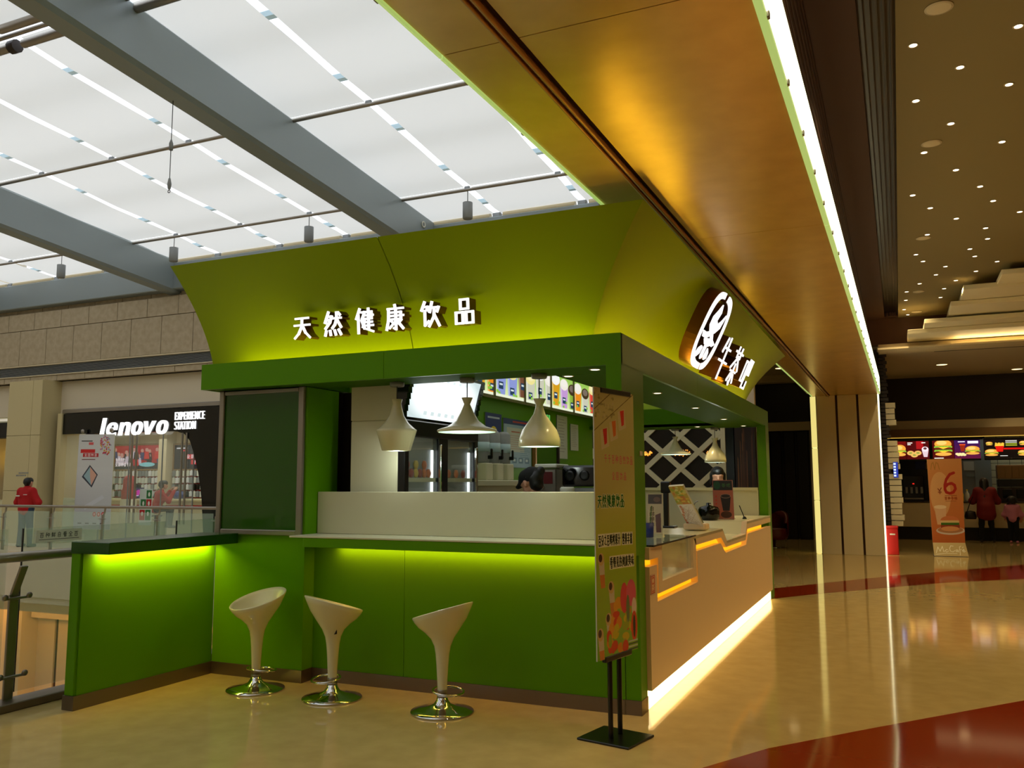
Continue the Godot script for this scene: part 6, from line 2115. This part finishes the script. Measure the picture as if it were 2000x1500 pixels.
	# dim lounge left of the gold pillar
	var lw := shell("wall_lounge", "dark lounge wall with a cream band left of the gold pillar")
	box("upper", Vector3(-4.2, 3.36, -26.4), Vector3(-0.42, 4.75, -26.0), "brown_dark", lw)
	box("band", Vector3(-4.2, 3.11, -26.4), Vector3(-0.42, 3.36, -25.95), "cream", lw)
	box("lower", Vector3(-4.2, 0.0, -26.4), Vector3(-2.3, 3.11, -26.1), "brown_dark", lw)
	box("jamb", Vector3(-2.3, 0.0, -26.4), Vector3(-1.4, 3.11, -25.98), "cream", lw)
	box("cove", Vector3(-4.2, 4.5, -26.0), Vector3(-0.42, 4.7, -25.6), "cream", lw)
	for k in 5:
		box("curtain_fold", Vector3(-4.15 + k * 0.37, 0.0, -26.1), Vector3(-3.83 + k * 0.37, 3.1, -26.02 - 0.02 * (k % 2)), "brown_dark", lw, 0.02)
	for q4 in [[-2.95, -22.6, "dark red round lounge chair by the far kiosk column, on a steel foot"], [-3.6, -23.4, "dark red lounge chair mostly hidden behind the kiosk column"]]:
		var ch := thing("lounge_chair", q4[2], "chair", Vector3(q4[0], 0, q4[1]), -0.5)
		var st := S()
		lathe(st, [Vector2(0, 0.2), Vector2(0.30, 0.2), Vector2(0.34, 0.26), Vector2(0.34, 0.44), Vector2(0.30, 0.48), Vector2(0, 0.48)], 24)
		put("seat", st, "red_dark", ch)
		var s2 := S()
		s2.set_smooth_group(1)
		for k in 14:
			var a0 := PI * (0.05 + 0.9 * k / 14.0)
			var a1 := PI * (0.05 + 0.9 * (k + 1) / 14.0)
			var h0 := 0.55 + 0.35 * sin(a0)
			var h1 := 0.55 + 0.35 * sin(a1)
			for rr in [0.27, 0.36]:
				quad(s2, Vector3(cos(a0) * rr, h0, -sin(a0) * rr), Vector3(cos(a1) * rr, h1, -sin(a1) * rr), Vector3(cos(a1) * rr, 0.3, -sin(a1) * rr), Vector3(cos(a0) * rr, 0.3, -sin(a0) * rr), Vector3(cos(a0), 0, -sin(a0)) * (1 if rr > 0.3 else -1))
			quad(s2, Vector3(cos(a0) * 0.27, h0, -sin(a0) * 0.27), Vector3(cos(a1) * 0.27, h1, -sin(a1) * 0.27), Vector3(cos(a1) * 0.36, h1, -sin(a1) * 0.36), Vector3(cos(a0) * 0.36, h0, -sin(a0) * 0.36), Vector3.UP)
		put("back", s2, "red_dark", ch)
		var s3 := S()
		lathe(s3, [Vector2(0, 0), Vector2(0.16, 0), Vector2(0.16, 0.015), Vector2(0.04, 0.03), Vector2(0.04, 0.2), Vector2(0, 0.2)], 18)
		put("foot", s3, "chrome", ch)

# ---------------------------------------------------------------- people: a field of tapered bones, meshed as surface nets
func flesh(st: SurfaceTool, bones: Array, cell: float, k: float, t := Transform3D.IDENTITY) -> void:
	# a bone: [a, b, radius at a, radius at b]
	var lo := Vector3.INF
	var hi := -Vector3.INF
	for b in bones:
		var r: float = maxf(b[2], b[3]) + cell * 2.5
		lo = lo.min(b[0] - Vector3.ONE * r).min(b[1] - Vector3.ONE * r)
		hi = hi.max(b[0] + Vector3.ONE * r).max(b[1] + Vector3.ONE * r)
	var n := Vector3i(((hi - lo) / cell).ceil()) + Vector3i.ONE
	var sy := n.x
	var sz := n.x * n.y
	var f := PackedFloat32Array()
	f.resize(n.x * n.y * n.z)
	f.fill(1.0)
	for b in bones:
		var a: Vector3 = b[0]
		var d: Vector3 = b[1] - a
		var dd := maxf(d.length_squared(), 1e-9)
		var ra: float = b[2]
		var rd: float = b[3] - ra
		var r := maxf(b[2], b[3]) + k + cell * 2.0
		var i0 := Vector3i(((a.min(b[1]) - Vector3.ONE * r - lo) / cell).floor()).clamp(Vector3i.ZERO, n - Vector3i.ONE)
		var i1 := Vector3i(((a.max(b[1]) + Vector3.ONE * r - lo) / cell).ceil()).clamp(Vector3i.ZERO, n - Vector3i.ONE)
		for z in range(i0.z, i1.z + 1):
			for y in range(i0.y, i1.y + 1):
				var at := z * sz + y * sy
				for x in range(i0.x, i1.x + 1):
					var p := lo + Vector3(x, y, z) * cell - a
					var u := clampf(p.dot(d) / dd, 0.0, 1.0)
					var v := (p - d * u).length() - ra - rd * u
					var w := f[at + x]
					var h := maxf(k - absf(v - w), 0.0)
					f[at + x] = minf(v, w) - h * h / (4.0 * k)
	var id := PackedInt32Array()
	id.resize(f.size())
	id.fill(-1)
	var vs := PackedVector3Array()
	var off := [0, 1, sy, sy + 1, sz, sz + 1, sz + sy, sz + sy + 1]
	var corner := [Vector3(0, 0, 0), Vector3(1, 0, 0), Vector3(0, 1, 0), Vector3(1, 1, 0), Vector3(0, 0, 1), Vector3(1, 0, 1), Vector3(0, 1, 1), Vector3(1, 1, 1)]
	var edges := [[0, 1], [2, 3], [4, 5], [6, 7], [0, 2], [1, 3], [4, 6], [5, 7], [0, 4], [1, 5], [2, 6], [3, 7]]
	for z in n.z - 1:
		for y in n.y - 1:
			for x in n.x - 1:
				var at := z * sz + y * sy + x
				var inside := 0
				for o in off:
					if f[at + o] < 0.0:
						inside += 1
				if inside == 0 or inside == 8:
					continue
				var s := Vector3.ZERO
				var c := 0
				for e in edges:
					var fa := f[at + off[e[0]]]
					var fb := f[at + off[e[1]]]
					if (fa < 0.0) != (fb < 0.0):
						s += (corner[e[0]] as Vector3).lerp(corner[e[1]], fa / (fa - fb))
						c += 1
				id[at] = vs.size()
				vs.append(lo + (Vector3(x, y, z) + s / c) * cell)
	st.set_smooth_group(7)
	for z in range(1, n.z - 1):
		for y in range(1, n.y - 1):
			for x in range(1, n.x - 1):
				var at := z * sz + y * sy + x
				var here := f[at] < 0.0
				for ax in 3:
					var stp: int = [1, sy, sz][ax]
					if here == (f[at + stp] < 0.0):
						continue
					var u: int = [sy, sz, 1][ax]
					var w: int = [sz, 1, sy][ax]
					var q := [id[at], id[at - u], id[at - u - w], id[at - w]]
					if q.min() < 0:
						continue
					var nn: Vector3 = [Vector3.RIGHT, Vector3.UP, Vector3.BACK][ax] * (1.0 if here else -1.0)
					tri(st, t * vs[q[0]], t * vs[q[1]], t * vs[q[2]], t.basis * nn)
					tri(st, t * vs[q[0]], t * vs[q[2]], t * vs[q[3]], t.basis * nn)

func hand(st: SurfaceTool, wrist: Vector3, along: Vector3, palm_side: Vector3, left: bool, curl: float, size := 1.0) -> void:
	var y := along.normalized()
	var z := (palm_side - y * palm_side.dot(y)).normalized()
	var x := y.cross(z)
	if left:
		x = -x
	var pt := func(a: float, b: float, c: float) -> Vector3:
		return wrist + (x * a + y * b + z * c) * size
	var bones := [[pt.call(-0.022, 0.01, 0), pt.call(-0.026, 0.075, 0), 0.017 * size, 0.014 * size], [pt.call(0.0, 0.0, 0), pt.call(0.0, 0.08, 0), 0.019 * size, 0.014 * size], [pt.call(0.02, 0.01, 0), pt.call(0.026, 0.07, 0), 0.017 * size, 0.013 * size]]
	var ln := [0.062, 0.074, 0.068, 0.052]
	for i in 4:
		var bx0 := -0.032 + i * 0.0215
		var l: float = ln[i]
		var b0 := Vector2(0.08, 0.0)
		var ang := curl * 0.6
		var b1 := b0 + Vector2(cos(ang), sin(ang)) * l * 0.55
		ang += curl
		var b2 := b1 + Vector2(cos(ang), sin(ang)) * l * 0.5
		bones.append([pt.call(bx0, b0.x, b0.y), pt.call(bx0 * 1.08, b1.x, b1.y), 0.0095 * size, 0.0088 * size])
		bones.append([pt.call(bx0 * 1.08, b1.x, b1.y), pt.call(bx0 * 1.1, b2.x, b2.y), 0.0088 * size, 0.0072 * size])
	bones.append([pt.call(-0.028, 0.02, 0.004), pt.call(-0.055, 0.05, 0.014), 0.013 * size, 0.011 * size])
	bones.append([pt.call(-0.055, 0.05, 0.014), pt.call(-0.056, 0.082, 0.022), 0.0105 * size, 0.008 * size])
	flesh(st, bones, 0.0055, 0.007)

func head_bones(c: Vector3, b: Basis, s: float) -> Array:
	var o := func(x: float, y: float, z: float) -> Vector3:
		return c + b * (Vector3(x, y, z) * s)
	return [
		[o.call(0, 0.035, -0.03), o.call(0, 0.03, 0.02), 0.088 * s, 0.082 * s], [o.call(0, 0.0, 0.03), o.call(0, -0.075, 0.055), 0.066 * s, 0.038 * s],
		[o.call(-0.03, -0.05, 0.03), o.call(0.03, -0.05, 0.03), 0.045 * s, 0.045 * s], [o.call(0, 0.012, 0.098), o.call(0, -0.028, 0.112), 0.010 * s, 0.016 * s],
		[o.call(-0.035, 0.03, 0.088), o.call(0.035, 0.03, 0.088), 0.013 * s, 0.013 * s], [o.call(-0.02, -0.058, 0.093), o.call(0.02, -0.058, 0.093), 0.010 * s, 0.010 * s],
		[o.call(-0.085, 0.015, 0.0), o.call(-0.092, -0.025, 0.0), 0.018 * s, 0.012 * s], [o.call(0.085, 0.015, 0.0), o.call(0.092, -0.025, 0.0), 0.018 * s, 0.012 * s],
	]

func face(o: Node3D, c: Vector3, b: Basis, s: float) -> void:
	var e := S()
	for x in [-0.034, 0.034]:
		lathe(e, [Vector2(0, -0.008), Vector2(0.011, 0), Vector2(0, 0.008)], 10, Transform3D(b * Basis.from_scale(Vector3(1.2, 0.7, 0.5) * s), c + b * (Vector3(x, 0.008, 0.094) * s)))
	put("eyes", e, "hair", o)
	var l := S()
	lathe(l, [Vector2(0, -0.010), Vector2(0.022, 0), Vector2(0, 0.010)], 10, Transform3D(b * Basis.from_scale(Vector3(1.0, 0.6, 0.4) * s), c + b * (Vector3(0, -0.058, 0.102) * s)))
	put("lips", l, "fruit_red", o)

func person(label: String, at: Vector3, turn: float, j: Dictionary, top: String, legs: String, shoes: String, group := "") -> Node3D:
	# j holds joints as Vector3: pelvis, chest, neck, head, sh (shoulder half width), el, er, wl, wr, kl, kr, al, ar, and size numbers
	var o := thing("person", label, "person", at, turn, group)
	var g: float = j.get("girth", 1.0)
	var s: float = j.get("head_size", 1.0)
	var hb: Basis = j.get("head_turn", Basis())
	var P: Vector3 = j.pelvis
	var Cx: Vector3 = j.chest
	var N: Vector3 = j.neck
	var Hd: Vector3 = j.head
	var sw: float = j.sh
	var hw: float = sw * 0.5
	var sx := Vector3(1, 0, 0)
	var sl := Cx + Vector3(sw, 0.10 * g, -0.01)
	var sr := Cx + Vector3(-sw, 0.10 * g, -0.01)
	var hl := P + sx * hw
	var hr := P - sx * hw
	var torso := [[P, (P + Cx) * 0.5, 0.125 * g, 0.115 * g], [P + sx * hw * 0.7, Cx + sx * hw * 0.8, 0.10 * g, 0.105 * g], [P - sx * hw * 0.7, Cx - sx * hw * 0.8, 0.10 * g, 0.105 * g], [sl, sr, 0.062 * g, 0.062 * g], [Cx, N, 0.11 * g, 0.055 * g]]
	var arms := [[sl, j.el, 0.052 * g, 0.042 * g], [j.el, j.wl, 0.041 * g, 0.028 * g], [sr, j.er, 0.052 * g, 0.042 * g], [j.er, j.wr, 0.041 * g, 0.028 * g]]
	var lg := [[hl, j.kl, 0.085 * g, 0.055 * g], [j.kl, j.al, 0.055 * g, 0.036 * g], [hr, j.kr, 0.085 * g, 0.055 * g], [j.kr, j.ar, 0.055 * g, 0.036 * g]]
	var body := S()
	flesh(body, torso + arms + lg + [[N, Hd, 0.05 * s, 0.048 * s]], 0.022, 0.05)
	flesh(body, head_bones(Hd, hb, s), 0.0085, 0.02)
	hand(body, j.wl, j.wl - j.el + Vector3(0, -0.02, 0), j.get("palm", Vector3(0, -1, 0.2)), true, 0.6, s)
	hand(body, j.wr, j.wr - j.er + Vector3(0, -0.02, 0), j.get("palm", Vector3(0, -1, 0.2)), false, 0.6, s)
	put("body", body, "skin", o)
	var cloth := func(bones: Array, add: float) -> Array:
		var r := []
		for b in bones:
			r.append([b[0], b[1], b[2] + add, b[3] + add])
		return r
	var th: float = j.get("puff", 0.016)
	var ja := S()
	var sleeves := [[sl, j.el, 0.052 * g, 0.045 * g], [j.el, (j.wl as Vector3).lerp(j.el, 0.12), 0.045 * g, 0.036 * g], [sr, j.er, 0.052 * g, 0.045 * g], [j.er, (j.wr as Vector3).lerp(j.er, 0.12), 0.045 * g, 0.036 * g]]
	var hem: float = j.get("hem", 0.0)
	var skirt := [[P + sx * hw * 0.6, P + sx * hw * 0.8 + Vector3(0, -hem, 0), 0.115 * g, 0.125 * g], [P - sx * hw * 0.6, P - sx * hw * 0.8 + Vector3(0, -hem, 0), 0.115 * g, 0.125 * g]] if hem > 0.0 else []
	flesh(ja, cloth.call(torso + sleeves + skirt, th), 0.02, 0.05)
	put("jacket", ja, top, o)
	var tr := S()
	flesh(tr, cloth.call(lg + [[hl, hr, 0.10 * g, 0.10 * g]], 0.016), 0.02, 0.03)
	put("trousers", tr, legs, o)
	var sh := S()
	for a in [j.al, j.ar]:
		var fwd: Vector3 = j.get("foot", Vector3(0, 0, 0.15))
		var base := Vector3(a.x, a.y - 0.055 * g, a.z)
		flesh(sh, [[base + Vector3(0, 0.01, -0.03), base + fwd * g, 0.042 * g, 0.034 * g]], 0.012, 0.02)
	put("shoes", sh, shoes, o)
	return o

func hair(o: Node3D, bones: Array, m := "hair", called := "hair") -> void:
	var st := S()
	flesh(st, bones, 0.010, 0.03)
	put(called, st, m, o)

func stand(h: float) -> Dictionary:
	var k := h / 1.72
	return {"pelvis": Vector3(0, 0.95, 0) * k, "chest": Vector3(0, 1.27, 0.0) * k, "neck": Vector3(0, 1.45, 0.0) * k, "head": Vector3(0, 1.59, 0.03) * k, "sh": 0.17 * k,
		"el": Vector3(0.24, 1.08, 0.0) * k, "er": Vector3(-0.24, 1.08, 0.0) * k, "wl": Vector3(0.23, 0.84, 0.08) * k, "wr": Vector3(-0.23, 0.84, 0.08) * k,
		"kl": Vector3(0.10, 0.50, 0.02) * k, "kr": Vector3(-0.10, 0.50, 0.02) * k, "al": Vector3(0.11, 0.10, 0.0) * k, "ar": Vector3(-0.11, 0.10, 0.0) * k, "girth": k, "head_size": k}

func people() -> void:
	# man in red seen from behind across the atrium, arms folded in front
	var j := stand(1.80)
	j.el = Vector3(0.34, 1.16, 0.04)
	j.er = Vector3(-0.34, 1.16, 0.04)
	j.wl = Vector3(0.04, 1.17, 0.24)
	j.wr = Vector3(-0.04, 1.14, 0.25)
	j.kl = Vector3(0.13, 0.52, 0.02)
	j.kr = Vector3(-0.13, 0.52, 0.02)
	j.al = Vector3(0.17, 0.10, 0.0)
	j.ar = Vector3(-0.17, 0.10, 0.0)
	j.girth = 1.18
	j.puff = 0.03
	j.palm = Vector3(0, 0.2, -1)
	var o := person("man in a red jacket and jeans, seen from behind by the cream pillar", Vector3(-21.05, 0, -15.55), PI + 0.15, j, "red_cloth", "jeans", "black")
	var c: Vector3 = j.head
	hair(o, [[c + Vector3(0, 0.05, -0.045), c + Vector3(0, 0.06, 0.03), 0.098, 0.088], [c + Vector3(0, 0.0, -0.06), c + Vector3(0, -0.03, -0.055), 0.085, 0.065]])
	var pr := S()
	bx(pr, Vector3(-0.13, 1.36, -0.196), Vector3(0.12, 0.018, 0.012), 0.004)
	bx(pr, Vector3(0.10, 1.33, -0.20), Vector3(0.12, 0.03, 0.012), 0.004)
	put("back_print", pr, "paper", o)
	# man in red sitting at the shop counter
	j = stand(1.72)
	j.pelvis = Vector3(0, 0.72, 0)
	j.chest = Vector3(0, 1.04, 0.10)
	j.neck = Vector3(0, 1.22, 0.14)
	j.head = Vector3(0, 1.37, 0.19)
	j.el = Vector3(0.26, 0.92, 0.26)
	j.er = Vector3(-0.26, 0.92, 0.26)
	j.wl = Vector3(0.12, 1.24, 0.44)
	j.wr = Vector3(-0.12, 1.24, 0.46)
	j.kl = Vector3(0.12, 0.72, 0.40)
	j.kr = Vector3(-0.12, 0.72, 0.40)
	j.al = Vector3(0.12, 0.26, 0.38)
	j.ar = Vector3(-0.12, 0.26, 0.38)
	o = person("man with black hair in a dark red jacket sitting at the shop counter", Vector3(-19.15, 0.22, -18.1), PI * 0.86, j, "red_cloth", "dark_cloth", "black")
	c = j.head
	hair(o, [[c + Vector3(0, 0.05, -0.045), c + Vector3(0, 0.06, 0.03), 0.096, 0.086], [c + Vector3(0, 0.0, -0.06), c + Vector3(0, -0.03, -0.055), 0.085, 0.065]])
	var sl := thing("shop_stool", "plain round stool under the man sitting at the shop counter", "stool", Vector3(-19.15, 0, -18.1))
	var st := S()
	lathe(st, [Vector2(0, 0.72), Vector2(0.18, 0.72), Vector2(0.19, 0.74), Vector2(0.18, 0.765), Vector2(0, 0.765)], 18)
	put("seat", st, "black", sl)
	var s2 := S()
	lathe(s2, [Vector2(0, 0), Vector2(0.2, 0), Vector2(0.2, 0.02), Vector2(0.03, 0.04), Vector2(0.03, 0.72), Vector2(0, 0.72)], 16)
	put("leg", s2, "chrome", sl)
	# woman at the burger counter
	j = stand(1.72)
	j.chest = Vector3(0, 1.27, 0.10)
	j.neck = Vector3(0, 1.45, 0.15)
	j.head = Vector3(0, 1.58, 0.22)
	j.el = Vector3(0.30, 1.10, 0.18)
	j.er = Vector3(-0.29, 1.10, 0.16)
	j.wl = Vector3(0.18, 1.12, 0.42)
	j.wr = Vector3(-0.16, 1.12, 0.42)
	j.al = Vector3(0.16, 0.10, -0.12)
	j.ar = Vector3(-0.14, 0.10, 0.0)
	j.kl = Vector3(0.13, 0.50, -0.03)
	j.hem = 0.20
	j.puff = 0.045
	o = person("woman with long black hair in a dark red padded coat leaning on the burger counter", Vector3(2.08, 0, -26.42), PI, j, "red_coat", "dark_cloth", "black")
	c = j.head
	hair(o, [[c + Vector3(0, 0.05, -0.045), c + Vector3(0, 0.06, 0.03), 0.105, 0.092], [c + Vector3(0, 0.0, -0.08), Vector3(0.02, 1.18, -0.02), 0.10, 0.075], [c + Vector3(0.05, 0.0, -0.06), Vector3(0.09, 1.28, 0.02), 0.06, 0.045], [c + Vector3(-0.05, 0.0, -0.06), Vector3(-0.07, 1.28, 0.02), 0.06, 0.045]])
	var bg := thing("handbag", "dark handbag hanging at the side of the woman in the red coat", "bag", Vector3(1.70, 0.62, -26.4))
	var s3 := S()
	lathe(s3, [Vector2(0, 0), Vector2(0.13, 0.0), Vector2(0.15, 0.06), Vector2(0.12, 0.2), Vector2(0, 0.23)], 16, Transform3D(Basis.from_scale(Vector3(1, 1, 0.6)), Vector3.ZERO))
	put("body", s3, "brown_dark", bg)
	var s4 := S()
	tube(s4, [Vector3(-0.08, 0.19, 0), Vector3(0.0, 0.42, 0.0), Vector3(0.08, 0.60, 0.0)], 0.012, 6)
	put("strap", s4, "brown_dark", bg)
	# child beside her
	j = stand(1.18)
	j.girth = 0.80
	j.head_size = 0.98
	j.head = Vector3(0, 1.10, 0.02)
	j.neck = Vector3(0, 0.99, 0)
	j.el = Vector3(0.21, 0.74, 0.02)
	j.er = Vector3(-0.21, 0.74, 0.02)
	j.wl = Vector3(0.17, 0.64, 0.16)
	j.wr = Vector3(-0.17, 0.64, 0.16)
	o = person("small child with dark curly hair in a pink top by the burger counter", Vector3(2.70, 0, -26.5), PI - 0.2, j, "pink", "dark_cloth", "pink")
	c = j.head
	var cb := [[c + Vector3(0, 0.04, -0.04), c + Vector3(0, 0.05, 0.03), 0.11, 0.095]]
	for k in 14:
		var a := TAU * k / 14.0
		cb.append([c + Vector3(cos(a) * 0.095, 0.02 + 0.06 * sin(k * 2.3), -0.03 + sin(a) * 0.06), c + Vector3(cos(a) * 0.105, 0.0 + 0.05 * sin(k * 2.3), -0.04 + sin(a) * 0.07), 0.035, 0.03])
	hair(o, cb)
	# staff in a black cap behind the white panel
	j = stand(1.70)
	j.pelvis = Vector3(0, 0.95, -0.06)
	j.chest = Vector3(0, 1.28, 0.06)
	j.neck = Vector3(0, 1.44, 0.14)
	j.head = Vector3(0, 1.60, 0.22)
	j.head_turn = Basis(Vector3.RIGHT, 0.45)
	j.el = Vector3(0.25, 1.12, 0.16)
	j.er = Vector3(-0.25, 1.12, 0.16)
	j.wl = Vector3(0.12, 1.12, 0.40)
	j.wr = Vector3(-0.12, 1.12, 0.40)
	o = person("staff member in a black cap bending behind the white front panel", Vector3(-3.02, 0, -7.55), -PI / 2 - 0.35, j, "dark_cloth", "dark_cloth", "black")
	c = j.head
	var hb: Basis = j.head_turn
	face(o, c, hb, 1.0)
	hair(o, [[c + hb * Vector3(0, 0.02, -0.06), c + hb * Vector3(0, -0.03, -0.06), 0.085, 0.07], [c + hb * Vector3(0, 0.05, -0.13), c + hb * Vector3(0, 0.06, -0.16), 0.05, 0.045]])
	hair(o, [[c + hb * Vector3(0, 0.06, -0.035), c + hb * Vector3(0, 0.07, 0.02), 0.098, 0.09], [c + hb * Vector3(-0.035, 0.055, 0.09), c + hb * Vector3(-0.02, 0.045, 0.17), 0.022, 0.012], [c + hb * Vector3(0.035, 0.055, 0.09), c + hb * Vector3(0.02, 0.045, 0.17), 0.022, 0.012], [c + hb * Vector3(0.0, 0.06, 0.09), c + hb * Vector3(0.0, 0.05, 0.18), 0.022, 0.012]], "dark_cloth", "cap")
	# woman behind the back ledge
	j = stand(1.82)
	j.head = Vector3(0.02, 1.70, 0.06)
	j.head_turn = Basis(Vector3.RIGHT, 0.12)
	j.wl = Vector3(0.20, 1.0, 0.22)
	j.wr = Vector3(-0.20, 1.0, 0.22)
	o = person("woman with black bobbed hair in dark clothes behind the back ledge under the bell lamp", Vector3(-2.53, 0.0, -13.15), 0.25, j, "brown_dark", "dark_cloth", "black")
	c = j.head
	hb = j.head_turn
	face(o, c, hb, 1.02)
	hair(o, [[c + hb * Vector3(0, 0.05, -0.045), c + hb * Vector3(0, 0.07, 0.03), 0.104, 0.088], [c + hb * Vector3(-0.085, 0.03, 0.01), c + hb * Vector3(-0.09, -0.10, 0.0), 0.035, 0.028], [c + hb * Vector3(0.085, 0.03, 0.01), c + hb * Vector3(0.09, -0.10, 0.0), 0.035, 0.028], [c + hb * Vector3(0, 0.0, -0.07), c + hb * Vector3(0, -0.10, -0.06), 0.085, 0.07], [c + hb * Vector3(-0.05, 0.085, 0.07), c + hb * Vector3(0.05, 0.09, 0.065), 0.022, 0.022]])
